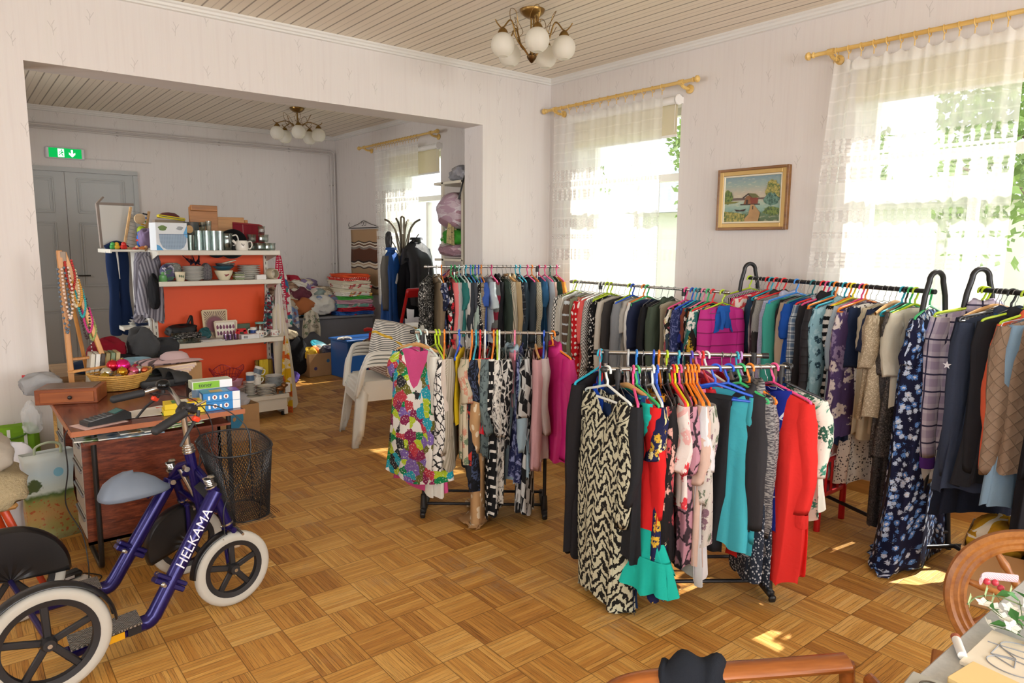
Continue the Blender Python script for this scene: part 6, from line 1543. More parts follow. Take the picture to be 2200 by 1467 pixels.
# --- bottom shelf
plates(7, gx(466), 6.4, Z4, .13, .012, CER, 'white plate with a dark edge under the pink baking tray', 'plates under the pink baking tray', mat('#39393b', .4))
pk = empty('baking_tray', (gx(460), 6.4, Z4 + .105), .1, 'scalloped pink baking tray under the red wire basket', 'tray')
th = np.linspace(0, 2 * PI, 49); rr = lambda s: np.stack([s * .135 * np.cos(th) * (1 + .07 * np.cos(8 * th)), s * .105 * np.sin(th) * (1 + .07 * np.cos(8 * th))], 1)
P = np.array([np.c_[rr(.75), 0 * th], np.c_[rr(.88), 0 * th], np.c_[rr(1), 0 * th + .05], np.c_[rr(1.06), 0 * th + .052], np.c_[rr(.98), 0 * th + .049], np.c_[rr(.86), 0 * th + .004], np.c_[rr(.02), 0 * th + .004]])
MB().grid(P).build('tray_body', mat('#d9a0b4', .4), pk, angle=0)
wbk = empty('wire_basket', (gx(460), 6.4, Z4 + .16), .1, 'red wire bread basket standing on the pink baking tray', 'basket')
mb = MB()
for k in range(30):
 a = 2 * PI * k / 30; top = .105 + .02 * math.cos(4 * a)
 mb.tube(spline([(.07 * math.cos(a), .055 * math.sin(a), 0), (.11 * math.cos(a), .085 * math.sin(a), .04), (.15 * math.cos(a), .11 * math.sin(a), top)], 4), .002, 5)
for s, z in ((.07, 0), (.11, .04)): mb.tube([(s * math.cos(a), s * .78 * math.sin(a), z) for a in np.linspace(0, 6.2832, 33)[:-1]], .003, 6, closed=True)
mb.tube([(.15 * math.cos(a), .11 * math.sin(a), .105 + .02 * math.cos(4 * a)) for a in np.linspace(0, 6.2832, 65)[:-1]], .0035, 6, closed=True)
mb.build('wire', mat('#a2283a', .3, .4), wbk)
mug(gx(506), 6.33, Z4 + .13, .036, .09, CER, 'white mug with a blue picture at the front of the bottom shelf', 0, mat('#4a6788', .4, var=.5)); mug(gx(528), 6.42, Z4 + .17, .038, .085, CER, 'white mug with dark pattern lying tilted behind the blue picture mug', .1, mat('#6d7a86', .4, var=.6), rot=(0, .35, 0)); mug(gx(524), 6.36, Z4 + .1, .036, .07, CER, 'small white mug squeezed between the tilted mug and the plates', .2)
plates(9, gx(512), 6.4, Z4, .07, .013, CER, 'small white plate under the mugs on the bottom shelf', 'small plates under the mugs')
plates(6, gx(540), 6.3, Z4 - .0, .085, .014, CER, 'cream plate with a dark edge at the front of the bottom shelf', 'cream plates at the front of the bottom shelf', mat('#5a5040', .4))
plates(12, gx(568), 6.4, Z4, .085, .0125, mat('#d6dadb', .2), 'pale grey plate in the stack before the gilt tray', 'pale plates on the bottom shelf')
gt = empty('gilt_tray', (gx(560), 6.58, Z4 + .08), 0, 'gilt rectangular tray holding yellow candles, upright on the bottom shelf', 'tray'); gt.rotation_euler = (-.1, 0, 0)
MB().box((0, 0, .1), (.15, .008, .2)).build('tray_base', mat('#a88a2c', .3, .5), gt, smooth=False)
MB().box((-.075, -.015, .1), (.012, .03, .2)).box((.075, -.015, .1), (.012, .03, .2)).box((0, -.015, .2), (.15, .03, .012)).build('rim', mat('#7a5c1e', .35, .5), gt, smooth=False)
for k in range(6): put(MB().tube([(0, 0, 0), (.0, 0, .2)], .008, 10).tube([(0, 0, .2), (0, 0, .206)], .0012, 5), 'candle', mat('#d8bc2c', .4), (gx(549 + 3.4 * k), 6.55, Z4 + .09), 'yellow candle standing in the gilt tray', 'candle', 'yellow candles in the gilt tray')
put(MB().box((0, 0, .04), (.12, .1, .08)), 'candle_box', CARD, (gx(560), 6.56, Z4), 'small carton under the gilt tray', 'box', smooth=False)
li = empty('lion_figurine', (gx(570), 6.28, Z4 + .005), 0, 'small bronze lion figurine at the front of the bottom shelf', 'figurine')
BRZ = mat('#8a5f38', .35, .7)
b = MB().ball((0, 0, .045), .03, 14, 10, (1.5, .75, .8)).ball((.035, 0, .07), .026, 14, 10).ball((.058, 0, .072), .016, 10, 8, (1.1, .8, .8))
for x in (-.03, .03):
 for y in (-.012, .012): b.tube([(x, y, .04), (x + .004, y, .02), (x, y, 0)], [.012, .008, .009], 8)
b.tube(spline([(-.04, 0, .055), (-.065, 0, .05), (-.07, 0, .02), (-.06, 0, .012)], 5), .004, 6).ball((.046, .014, .095), .006, 8, 6).ball((.046, -.014, .095), .006, 8, 6)
b.build('body', BRZ, li)
put(MB().box((0, 0, .045), (.05, .05, .09), bev=.004), 'white_candle_holder', mat('#e6e4de', .5), (gx(590), 6.32, Z4), 'white square candle holder behind the lion figurine', 'holder', smooth=False)
ib = empty('ironing_board', (2.47, 6.52, 0), 0, 'cream folded ironing board standing at the right end of the shelving', 'ironing board'); ib.rotation_euler = (0, -.09, .35)
MB().prism([(-.09, .0), (-.06, -.0), (.09, .0), (.12, .03), (.1, .6), (.06, .98), (0, 1.05), (-.05, .98), (-.09, .6), (-.12, .03)], .02, (0, 0, 0), Rf).build('board', mat('#d6ccb6', .7), ib, smooth=False)
MB().tube([(-.05, .03, .02), (.05, .03, .6)], .008, 8).tube([(.05, .04, .02), (-.05, .04, .6)], .008, 8).build('leg_frame', SHW, ib)
# --- end shelf on the left: trousers, shirt, toys
ts = empty('hanging_trousers', (1.16, 6.94, 1.55), .15, 'dark blue sweatpants draped over the end shelf in front of the grey door', 'trousers')
for s in (-1, 1):
 n, mm = 18, 30; a = np.linspace(0, 2 * PI, n + 1); v = np.linspace(0, 1, mm); P = []
 for z in v: P.append(np.stack([s * .035 + (.05 + .008 * math.sin(z * 9)) * np.cos(a) * (1 - .1 * z) + s * .012 * z, (.03 + .004 * np.sin(3 * a + z * 5)) * np.sin(a), -.75 * z * np.ones(n + 1) + .02 * np.sin(a) * (z > .95)], 1))
 P = np.array(P); MB().grid(P, np.stack([P[:, :, 0], P[:, :, 2]], 2)).build('trouser_leg', fabric('plain', '#15294e'), ts, angle=0)
MB().tube(spline([(-.085, -.0, -.01), (0, -.01, .03), (.085, 0, -.01)], 6), .03, 10, squash=.8).build('waistband', fabric('plain', '#15294e'), ts)
MB().tube(spline([(-.02, -.045, .02), (-.012, -.05, -.1), (-.005, -.048, -.27)], 6), np.linspace(.011, .003, 13), 8, squash=.4).build('drawstring', mat('#c9c6c0', .7), ts)
garm = body_mesh(np.random.default_rng(5), .58, .1, .1, .05, -9, fold=1.6).build('striped_shirt', fabric('vstripe', '#a9a6ae', '#6d6a74', s=.03), None, angle=0)
garm.location = (1.33, 6.62, 1.6); garm.rotation_euler = (0, 0, .3); tag(garm, 'grey striped shirt hanging from the corner of the orange shelving', 'shirt')
for s in (-1, 1): sleeve_mesh(np.random.default_rng(6 + s), s, .1, .4, -9, .04, .035).build('sleeve', fabric('vstripe', '#8d8a94', '#6d6a74', s=.03), garm, angle=0)
wbd = empty('whiteboard', (1.2, 7.02, 1.545), -.1, 'small white drawing board in a worn wooden frame leaning on the end shelf', 'board'); wbd.rotation_euler = (-.06, 0, .25)
MB().box((0, 0, .19), (.28, .012, .36)).build('board', mat('#d6d5d0', .5), wbd, smooth=False)
MB().bar((-.15, 0, 0), (-.155, 0, .38), .02, .02).bar((-.155, 0, .38), (.15, 0, .385), .02, .02).bar((-.155, 0, .38), (-.09, .02, .44), .012, .016).build('frame', mat('#8a7d74', .6, var=.2), wbd, smooth=False)
ab = empty('abacus', (1.27, 6.9, 1.538), .2, 'wooden abacus with coloured beads leaning on the end shelf', 'abacus'); ab.rotation_euler = (-.05, .22, .1)
mb = MB().box((-.06, 0, .18), (.02, .02, .36), bev=.003).box((.09, 0, .18), (.02, .02, .36), bev=.003).box((.015, 0, .0), (.18, .06, .02), bev=.003); mb.build('frame', wood('#a9834f', '#d0a66e'), ab, smooth=False)
mb = MB()
for k in range(10): mb.tube([(-.06, 0, .04 + k * .032), (.09, 0, .04 + k * .032)], .0015, 5)
mb.build('rod', WIRE, ab)
for k in range(10):
 mb = MB()
 for j in range(3): mb.ball((.076 - j * .014, 0, .04 + k * .032), .008, 8, 6)
 mb.build('bead', mat(['#c03028', '#d8a428', '#3f8a3c', '#2f62b0', '#222222'][k % 5], .4), ab)
TOY = [('toy_robot', (1.335, 6.86, 1.538), '#1c66c8', .05, .17, 'blue toy figure with a red belt on the end shelf'), ('toy_blocks', (1.2, 6.84, 1.538), '#c72a20', .05, .05, 'red toy block beside the abacus foot'), ('toy_blocks', (1.15, 6.86, 1.538), '#d6b02c', .045, .05, 'yellow toy block beside the red one'), ('toy_blocks', (1.12, 6.86, 1.538), '#3f9a48', .045, .05, 'green toy block at the near end of the end shelf')]
for nm, lc, c, w, h, lb in TOY:
 o = empty(nm, lc, .3, lb, 'toy')
 MB().box((0, 0, h * .35), (w, w * .7, h * .7), bev=.008).build('toy_body', mat(c, .4), o)
 MB().ball((0, 0, h * .8), w * .42, 12, 8).build('toy_head', mat(c, .4), o)
 if nm == 'toy_robot': MB().box((0, 0, h * .45), (w * 1.1, w * .8, h * .1)).build('belt', mat('#c7281e', .4), o)
put(MB().ball((0, 0, .04), .04, 16, 12), 'toy_ball', mat('#a9c41e', .5), (1.36, 6.9, 1.66), 'lime green ball lying on the toys of the end shelf', 'ball')
put(lump(.13, .12, .17, 31, .1), 'soft_toy', fabric('plain', '#8d7a9c'), (1.38, 6.8, 1.535), 'mauve soft toy between the toys and the boxed bowl', 'toy')
for k in range(3):
 o = empty('wooden_doll', (1.27 + .035 * k, 6.76, 1.538), k, ['small wooden doll with a red dress', 'small wooden doll with an orange dress', 'small wooden doll with a tan dress'][k] + ' lying at the edge of the end shelf', 'doll'); o.rotation_euler = (1.2, .3, k)
 MB().lathe([(1e-7, 0), (.02, 0), (.016, .03), (.01, .045), (1e-7, .046)], 14).build('dress', mat(['#9c2a20', '#c8752c', '#c9a06c'][k], .5), o); MB().ball((0, 0, .056), .013, 12, 8).build('head', mat('#d9a878', .5), o)
put(MB().lathe([(1e-7, 0), (.045, 0), (.045, .02), (1e-7, .02)], 24), 'toy_disc', wood('#b3936a', '#dcc39c'), (1.345, 6.9, 1.8), 'round wooden toy wheel on top of the toys', 'wheel', rot=(PI / 2, 0, .2))
for k in range(5): put(folded(.11, .2, .022, 40 + k), 'folded_linen', fabric('plain', ['#d8d3c8', '#c9c2ba', '#4a5470', '#2f3a55', '#b9b0a4'][k]), (1.27 + .012 * k, 6.95 - .06 * (k // 3), .872 + .023 * (k % 3)), ['white', 'pale grey', 'blue grey', 'navy', 'beige'][k] + ' folded cloth on the lower end shelf', 'cloth', 'linen on the lower end shelf')
# ================================================================ desk
ROSE = NT('rosewood_veneer'); _x = ROSE.xyz(ROSE.tc('Object'))
_w = ROSE.cmb(ROSE.M('MULTIPLY', _x[0], 1.5), ROSE.M('MULTIPLY', _x[1], 1.5), ROSE.M('MULTIPLY', _x[2], 9))
_n = ROSE.noise(_w, 5, 5, .65, .8); _n2 = ROSE.noise(_w, 30, 3, .6)
ROSE = ROSE.fin(ROSE.bsdf(ROSE.ramp(ROSE.M('ADD', ROSE.M('MULTIPLY', _n, .7), ROSE.M('MULTIPLY', _n2, .3)), [(.34, '#3c1a12'), (.5, '#6e3320'), (.64, '#8f4c30')]), .3))
ROSET = NT('rosewood_top'); _x = ROSET.xyz(ROSET.tc('Object'))
_w = ROSET.cmb(ROSET.M('MULTIPLY', _x[0], 9), ROSET.M('MULTIPLY', _x[1], .9), _x[2])
_n = ROSET.noise(_w, 5, 5, .65, .8)
ROSET = ROSET.fin(ROSET.bsdf(ROSET.ramp(_n, [(.34, '#44201a'), (.52, '#6b3526'), (.66, '#85503a')]), .22))
EDGE = mat('#a8623c', .4)
def desk():
 o = empty('desk', (.76, 4.2, 0), 0, 'dark reddish veneer desk with black tube legs, crowded with things for sale', 'desk')
 T = (-.76, -4.2, 0)
 MB().box((.7575, 4.215, .737), (.765, 1.19, .022), bev=.002).xf(None, T).build('desktop', ROSET, o, smooth=False)
 MB().box((.7575, 3.617, .737), (.768, .006, .024)).box((.3725, 4.215, .737), (.005, 1.19, .024)).xf(None, T).build('edge_band', EDGE, o, smooth=False)
 MB().box((.76, 4.2, .70), (.64, .02, .05)).box((.76, 4.0, .664), (.66, .62, .012)).xf(None, T).build('under_shelf', ROSE, o, smooth=False)
 for y0, y1 in ((3.81, 4.13), (4.5, 4.78)):
  c = MB().box((.75, y0 + .008, .395), (.64, .016, .53)).box((.75, y1 - .008, .395), (.64, .016, .53)).box((.75, (y0 + y1) / 2, .138), (.64, y1 - y0, .016)).box((1.062, (y0 + y1) / 2, .395), (.016, y1 - y0, .53)).box((.75, (y0 + y1) / 2, .652), (.64, y1 - y0, .016)).xf(None, T).build('pedestal', ROSE, o, smooth=False)
  for k in range(4):
   z = .21 + k * .122
   d = MB().box((.436, (y0 + y1) / 2, z), (.016, y1 - y0 - .04, .105), bev=.002).box((.7, (y0 + y1) / 2, z - .03), (.5, y1 - y0 - .06, .01)).xf(None, T).build('drawer', mat('#b9b5ac', .5, var=.08), o, smooth=False)
   MB().box((.424, (y0 + y1) / 2, z + .042), (.012, y1 - y0 - .05, .016), bev=.003).xf(None, T).build('handle', mat('#8c8c8e', .3, .7), d, smooth=False)
 L = mat('#1c1b1b', .35)
 for x in (.475, 1.10):
  for (ya, yb) in ((3.765, 4.145), (4.44, 4.76)):
   pts = spline([(x, ya, .72), (x, ya, .45), (x, ya, .08), (x, ya + .03, .022), (x, ya + .08, .014), (x, (ya + yb) / 2, .014), (x, yb - .08, .014), (x, yb - .03, .022), (x, yb, .08), (x, yb, .45), (x, yb, .72)], 5)
   MB().tube(pts, .0125, 10).xf(None, T).build('leg', L, o)
desk()
DZ = .7485
# things under the top
MAG = [('#2c3d2a', '#6a8a4a'), ('#3b5570', '#90a9bd'), ('#d9d4c2', '#b9832f'), ('#e1ded6', '#77a040'), ('#8f2f2a', '#d7c8b0')]
for k in range(5):
 t = NT('magazine_cover'); v = t.tc('Object'); c = t.ramp(t.vor(v, 26)[0], [(.1, MAG[k][0]), (.5, MAG[k][1]), (.75, '#e4dfd2')]); m = t.fin(t.bsdf(c, .35))
 put(MB().box((0, 0, .003), (.28, .21, .006), bev=.001), 'magazine', m, (.55 + .085 * k, 3.8 - .035 * (k % 2), .671 + .0068 * k), ['dark green', 'grey blue', 'cream and orange', 'white and green', 'red brown'][k] + ' magazine poking out under the desk top', 'magazine', 'magazines under the desk top', rz=.1 * k - .2, smooth=False)
put(lump(.1, .08, .05, 3, .3), 'green_garland', mat('#2f9a35', .4), (.82, 3.72, .70), 'shiny green garland stuffed under the desk top', 'garland')
# wooden box with drawer
wb = empty('wooden_box', (.47, 4.37, DZ), -.38, 'low brown wooden box with one small drawer at the near left of the easel', 'box')
MB().box((0, 0, .04), (.29, .2, .08), bev=.003).build('case', wood('#5f2c18', '#94502c', 12, 0, .4), wb, smooth=False)
MB().box((0.005, -.103, .038), (.25, .008, .055), bev=.002).build('drawer', wood('#6b3018', '#a05a30', 10, 0, .4), wb, smooth=False)
MB().ball((0.02, -.114, .038), .011, 12, 8).build('knob', mat('#2a2422', .4), wb)
MB().box((0, 0, .082), (.25, .16, .004)).build('top_inlay', mat('#6f5a4c', .4, var=.5), wb, smooth=False)
# easel
ez = empty('table_easel', (.52, 4.72, DZ), 0, 'wooden folding easel hung with bead necklaces, standing on the desk', 'easel')
ew = wood('#a5672c', '#cf9550', 14, 2, .4)
MB().bar((-.01, -.02, 0), (-.02, 0, .80), .042, .028, bev=.003).build('leg', ew, ez, smooth=False)
MB().bar((.2, -.03, 0), (.0, .0, .79), .036, .026, bev=.003).build('leg', ew, ez, smooth=False)
MB().bar((.1, .16, 0), (.0, .03, .74), .03, .02, bev=.003).build('leg', ew, ez, smooth=False)
MB().bar((-.03, -.045, .105), (.2, -.045, .125), .03, .014, bev=.002).build('cross_bar', ew, ez, smooth=False)
MB().bar((-.02, .02, .17), (.18, .02, .175), .03, .014, bev=.002).build('cross_bar', ew, ez, smooth=False)
MB().box((-.005, -.016, .765), (.03, .012, .06), bev=.002).build('hinge', mat('#6a5a4a', .4, .5), ez, smooth=False)
BEADC = [('#b0302e', 'red'), ('#d7c9a8', 'ivory'), ('#c48f3a', 'amber'), ('#2f9aa0', 'turquoise'), ('#3a2a2a', 'dark brown'), ('#c0337a', 'pink'), ('#8a9a5a', 'olive'), ('#cfd0d2', 'silver'), ('#5a6a7a', 'grey and white'), ('#e0c8b8', 'shell')]
for k, (c, nm) in enumerate(BEADC):
 f = .93 - .07 * k if k < 8 else .88
 x0, z0 = .2 - .2 * f, .79 * f
 ln = [.16, .2, .14, .15, .22, .13, .12, .3, .36, .28][k]
 pts = spline([(x0 - .012, -.02, z0), (x0 - .01, -.03, z0 - ln * .5), (x0 + .01, -.034, z0 - ln), (x0 + .03, -.03, z0 - ln * .55), (x0 + .02, -.016, z0 + .008)], 7)
 if k > 7: pts = pts + np.array((-.05 if k == 8 else -.03, -.02, 0))
 o = empty('bead_necklace', (.52, 4.72, DZ), 0, nm + ' bead necklace hung on the slanting leg of the easel', 'necklace', 'necklaces on the easel')
 mb = MB(); [mb.ball(p, .0075 if k not in (7,) else .004, 7, 5) for p in pts]
 mb.build('bead', mat(c, .3), o); MB().tube(pts, .0012, 4).build('string', mat('#4a4038', .6), o)
# basket of baubles
bk = empty('wicker_basket', (.735, 4.55, DZ), .2, 'shallow wicker basket full of shiny christmas baubles on the desk', 'basket')
wk = wood('#a9772e', '#d6a856', 30, 0, .5); mb = MB()
for k in range(8):
 qq = k / 7; rx, ry, z = .1 + .07 * qq ** .8, .075 + .055 * qq ** .8, .008 + .085 * qq
 mb.tube([(rx * math.cos(a) * (1 + .015 * math.sin(14 * a + k * PI)), ry * math.sin(a) * (1 + .015 * math.sin(14 * a + k * PI)), z + .012 * (abs(math.cos(a)) ** 3) * qq) for a in np.linspace(0, 2 * PI, 57)[:-1]], .0052, 6, closed=True)
for k in range(22):
 a = 2 * PI * k / 22; mb.tube([(.1 * math.cos(a), .075 * math.sin(a), .005), (.14 * math.cos(a + .12), .105 * math.sin(a + .12), .05), (.172 * math.cos(a), .132 * math.sin(a), .1 + .012 * abs(math.cos(a)) ** 3)], .0036, 5)
mb.lathe([(1e-7, .004), (1, .004), (1, .01), (1e-7, .01)], 30, sx=.1, sy=.075).build('wicker', wk, bk)
for k, (x, y, r, z, c, nm) in enumerate([(.02, .03, .042, .13, '#e0207a', 'big hot pink bauble'), (-.03, .04, .034, .135, '#cf2838', 'red glitter bauble'), (-.07, -.01, .032, .105, '#c9c4ae', 'silver grey bauble'), (.005, -.04, .03, .105, '#b9821c', 'old gold bauble'), (.065, -.02, .03, .1, '#c95a78', 'pink striped bauble'), (.1, .01, .026, .1, '#b8bcb6', 'small silver bauble'), (-.085, -.045, .028, .085, '#a78a2c', 'dull gold bauble'), (.09, .045, .028, .105, '#b02050', 'crimson bauble'), (-.02, -.06, .026, .075, '#8f7f78', 'smoky glass bauble'), (.05, -.06, .026, .08, '#d88a98', 'pale pink bauble'), (.125, -.02, .02, .1, '#c9603a', 'tiny copper bauble')]):
 o = put(MB().ball((0, 0, 0), r, 20, 14), 'bauble', mat(c, .18, .75), (.735 + x, 4.55 + y, DZ + z), nm + ' in the wicker basket', 'bauble', 'baubles in the wicker basket')
 MB().tube([(0, 0, r * .96), (0, 0, r * 1.14)], r * .2, 8).build('cap', mat('#b9a25a', .3, .9), o)
# slide sandals
def slide(x, y, rz, label, z=DZ):
 o = empty('slide_sandal', (x, y, z), rz, label, 'sandal', 'black slide sandals on the desk')
 out = [(.15 * math.cos(a), (.052 + .008 * math.cos(a)) * math.sin(a)) for a in np.linspace(0, 2 * PI, 36)[:-1]]
 P = np.array([[(p[0] * s, p[1] * s, h) for p in out] for s, h in ((.02, 0), (.92, 0), (1, .012), (1.02, .03), (.98, .042), (.93, .036), (.02, .032))])
 MB().grid(P, closed=True).build('sole', mat('#2b2c2e', .6), o)
 a = np.linspace(-.1, PI + .1, 18); P = np.array([[(x_, (.056 + d) * math.cos(t_), .02 + (.062 + d) * math.sin(t_) * h) for t_ in a] for x_, h, d in ((.02, 1.02, 0), (.05, 1, .002), (.09, .86, .002), (.12, .7, 0))])
 s = MB().grid(P).build('strap', mat('#232425', .6), o, solid=.006)
 MB().box((.07, -.0, .0785), (.034, .03, .001)).build('logo_patch', mat('#dcdcdc', .5), s, smooth=False)
slide(.97, 4.50, .2, 'black slide sandal with a white square on its strap, nearer of the pair'); slide(.93, 4.64, .35, 'black slide sandal half hidden behind its fellow on the desk')
# printed mug, cartons
mg = put(MB().lathe(vessel([(.034, 0), (.04, .02), (.042, .1), (.043, .105)], .003), 26), 'black_mug', mat('#211c1a', .25), (.985, 3.95, DZ), 'black tumbler with a pale dandelion print on the desk', 'mug')
dn = NT('dandelion'); v = dn.vor(dn.tc('Object'), 190)[0]; DN = dn.fin(dn.bsdf(dn.mix(dn.step(v, .42, .06), '#2a2420', '#d8ccb0'), .4))
a = np.linspace(0, 2 * PI, 20)[:-1]; pp = [(.0435 * math.sin(-.35 + .6 * math.cos(t_)), -.0435 * math.cos(-.35 + .6 * math.cos(t_)), .04 + .026 * math.sin(t_)) for t_ in a]
MB().add(np.array([(.0438 * math.sin(-.35), -.0438 * math.cos(-.35), .04)] + pp), [(0, i + 1, (i + 1) % 19 + 1) for i in range(19)]).build('print', DN, mg)
def printed_box(name, w, d, h, loc, rz, base, label, faces, grp=None):
 o = empty(name, loc, rz, label, 'box', grp)
 MB().box((0, 0, h / 2), (w, d, h), bev=.0015).build('carton', mat(base, .4), o, smooth=False)
 R1 = frame3((1, 0, 0), (0, -1, 0)); R2 = frame3((0, -1, 0), (-1, 0, 0)); R3 = np.eye(3)
 it = []
 for (f, x0, y0, x1, y1, c) in faces:
  R, cc = {'f': (R1, (0, -d / 2, h / 2)), 's': (R2, (-w / 2, 0, h / 2)), 't': (R3, (0, 0, h))}[f]
  it.append((poly(q(x0, y0, x1, y1), R, cc, .0006 + .0002 * len(it)), mat(c, .4)))
 multi('printed_panel', it, o, smooth=False)
 return o
def bluebox(z, i):
 f = [('f', -.085, -.022, .05, .022, '#1f7fc4'), ('f', .052, -.022, .088, .022, '#e8eaec'), ('t', -.09, -.05, .04, .05, '#4d9ed0'), ('t', -.05, -.03, .01, .03, '#c8a070'), ('t', .045, -.05, .09, .05, '#7a52b0' if i else '#e8eaec'), ('s', -.05, -.022, .05, .022, '#1b6aa8'), ('s', -.03, -.012, .02, .014, '#d8dde0')]
 for x in (-.055, 0.0): f += [('f', x - .012, -.012, x - .002, .008, '#e8eef2')]
 o = printed_box('blue_carton', .18, .1, .045, (1.05, 3.72, z), -.08, '#2a86c6', ['lower', 'upper'][i] + ' of the two blue printed cartons at the near right desk corner', f, 'blue cartons')
 R1 = frame3((1, 0, 0), (0, -1, 0))
 multi('round_picture', [(poly([(x + .012 * math.cos(a), .0 + .012 * math.sin(a)) for a in np.linspace(0, 6.28, 18)[:-1]], R1, (0, -.05, .0225), .0022), mat('#f2f2f0', .4)) for x in (-.035, .02)] + [(poly([(x + .005 * math.cos(a), .008 * math.sin(a)) for a in np.linspace(0, 6.28, 10)[:-1]], R1, (0, -.05, .0225), .0026), mat('#8a2a1e', .4)) for x in (-.035, .02)], o, smooth=False)
bluebox(DZ, 0); bluebox(DZ + .046, 1)
tb_ = printed_box('toner_carton', .2, .09, .042, (1.045, 3.86, DZ + .088), -.05, '#dfe5dc', 'white and green toner carton on the pile behind the blue cartons', [('f', -.095, -.018, .035, .018, '#7fb81e'), ('f', .037, -.02, .098, .02, '#f0f0f2'), ('s', -.044, -.02, .044, .02, '#b8c0a8'), ('t', -.09, -.04, .09, .04, '#c9d4c4')])
text_obj('toner', .03, mat('#20301a', .5), tb_, (-.035, -.0462, .021), frame3((1, 0, 0), (0, -1, 0)))
put(MB().box((0, 0, .044), (.17, .085, .088)), 'plain_carton', mat('#7f9cb8', .5), (1.045, 3.86, DZ), 'plain pale blue carton carrying the toner carton', 'box', smooth=False)
for i in (0, 1): printed_box('yellow_carton', .19, .1, .028, (.875 + .006 * i, 3.735, DZ + .0285 * i), -.12, '#e2c418', ['lower', 'upper'][i] + ' of the two flat yellow printed cartons beside the blue cartons', [('f', -.02, -.009, .04, .009, '#2c2f8a'), ('f', .045, -.012, .09, .012, '#ead23c'), ('t', -.06, -.035, -.01, .035, '#4a8a3c'), ('t', .02, -.03, .06, .03, '#d86a2c'), ('t', -.015, -.04, .015, .04, '#e8e4d0')], 'yellow cartons')
# card terminal and papers
ct = empty('card_terminal', (.53, 3.73, DZ + .004), .25, 'black card payment terminal with green display lying on papers at the near left desk corner', 'card terminal'); ct.rotation_euler = (0, 0, .3)
MB().prism([(-.1, 0), (.1, 0), (.1, .03), (.07, .05), (.02, .034), (-.1, .018)], .08, (0, 0, 0), Rf).build('case', mat('#26282a', .4), ct, smooth=False)
MB().box((-.035, 0, .0275), (.1, .07, .002), rot3(0, -.13, 0)).build('keypad_panel', mat('#85898c', .4), ct, smooth=False)
kb = MB()
for i in range(5):
 for j in range(4): kb.box((-.075 + i * .02, -.024 + j * .016, .0265 + i * .0026), (.013, .011, .003), bev=.001)
kb.build('key', mat('#3a3d40', .5), ct, smooth=False)
MB().box((.045, 0, .0435), (.04, .06, .002), rot3(0, -.3, 0)).build('display', mat('#2c6a68', .3), ct, smooth=False)
for k, (x, y, rz, c, lb) in enumerate([(.5, 3.72, .35, '#d9b8b0', 'pink printed leaflet under the card terminal'), (.74, 3.85, .3, '#e4e2dc', 'white sheet of paper with a red mark beside the card terminal'), (.68, 3.80, -.1, '#d5d2ca', 'pale form lying under the handlebar on the desk')]):
 o = put(MB().box((0, 0, .0012), (.2, .14, .0012)), 'paper_sheet', mat(c, .6), (x, y, DZ + .0012 * k), lb, 'paper', 'papers on the desk', rz, smooth=False)
 if k == 1: MB().add([(.05, .02, .0021), (.08, .02, .0021), (.06, .05, .0021)], [(0, 1, 2)]).build('red_mark', mat('#e0522c', .5), o)
cp = put(lump(.2, .16, .1, 8, .14, drape=.06), 'baseball_cap', fabric('plain', '#a9aaac'), (.36, 4.72, DZ), 'grey cap with dark lettering hanging over the far left desk corner', 'cap')
put(MB().tube([(0, 0, 0), (.12, -.02, -.01)], [.008, .005], 8), 'red_pen', mat('#b82430', .4), (.28, 4.78, DZ + .09), 'red pen lying on the grey cap', 'pen')
put(lump(.09, .1, .16, 9, .2), 'plastic_bag', film(op=.3), (.3, 4.62, .54), 'clear plastic bag hanging at the left edge of the desk', 'bag')
# second table behind with a heap of hats and cloths
tt = empty('side_table', (.95, 5.75, 0), 0, 'plain low table behind the desk covered by hats and clothes', 'table')
MB().box((0, 0, .69), (.86, .62, .03)).build('table_top', wood('#8a6a48', '#b0906a'), tt, smooth=False)
for x in (-.39, .39):
 for y in (-.27, .27): MB().box((x, y, .34), (.04, .04, .675)).build('leg', wood('#8a6a48', '#b0906a'), tt, smooth=False)
HE = [('cap', .84, 5.68, .705, .24, .22, .2, '#8a1226', 'dark red and black cap on top of the heap behind the desk'), ('felt_hat', 1.08, 5.7, .72, .2, .2, .24, '#4a4b4d', 'charcoal felt hat upright in the heap behind the desk'), ('beret', 1.24, 5.85, .72, .22, .2, .14, '#3a3b3e', 'dark grey beret beside the charcoal felt hat'), ('scarf', .75, 5.5, .705, .3, .18, .08, '#2a3a58', 'navy scarf crumpled in the heap behind the desk'), ('lace_cloth', .98, 5.46, .72, .22, .14, .07, '#8fb4c6', 'pale blue lace cloth in the heap behind the desk'), ('white_cloth', 1.12, 5.45, .71, .26, .16, .06, '#c9c9ca', 'crumpled white cloth in the heap behind the desk'), ('black_cloth', .9, 5.6, .71, .3, .24, .09, '#1d1d22', 'black cloth in the heap behind the desk'), ('striped_cloth', 1.1, 5.3, .735, .3, .2, .06, '#d8c0c0', 'pink and white striped cloth beside the pink sun hat')]
for i, (n_, x, y, z, w, d, h, c, lb) in enumerate(HE): put(lump(w, d, h, 60 + i, .13), n_, fabric('plain', c) if 'striped' not in n_ else fabric('vstripe', '#d9b9bc', '#6a5c60', s=.02), (x, y, z), lb, n_.replace('_', ' '))
sh = empty('sun_hat', (1.2, 5.3, .76), 0, 'pale pink sun hat with wide brim on a cardboard box behind the desk', 'hat'); sh.rotation_euler = (-.12, 0, 0)
MB().lathe([(.19, .0), (.17, .012), (.1, .02), (.085, .055), (.05, .075), (1e-7, .078)], 30).build('hat_body', fabric('plain', '#dcc0c2'), sh)
put(carton(.3, .24, .34, CARD, open_top=False), 'cardboard_box', CARD, (1.2, 5.3, .42), 'brown cardboard box under the pink sun hat', 'box', smooth=False)
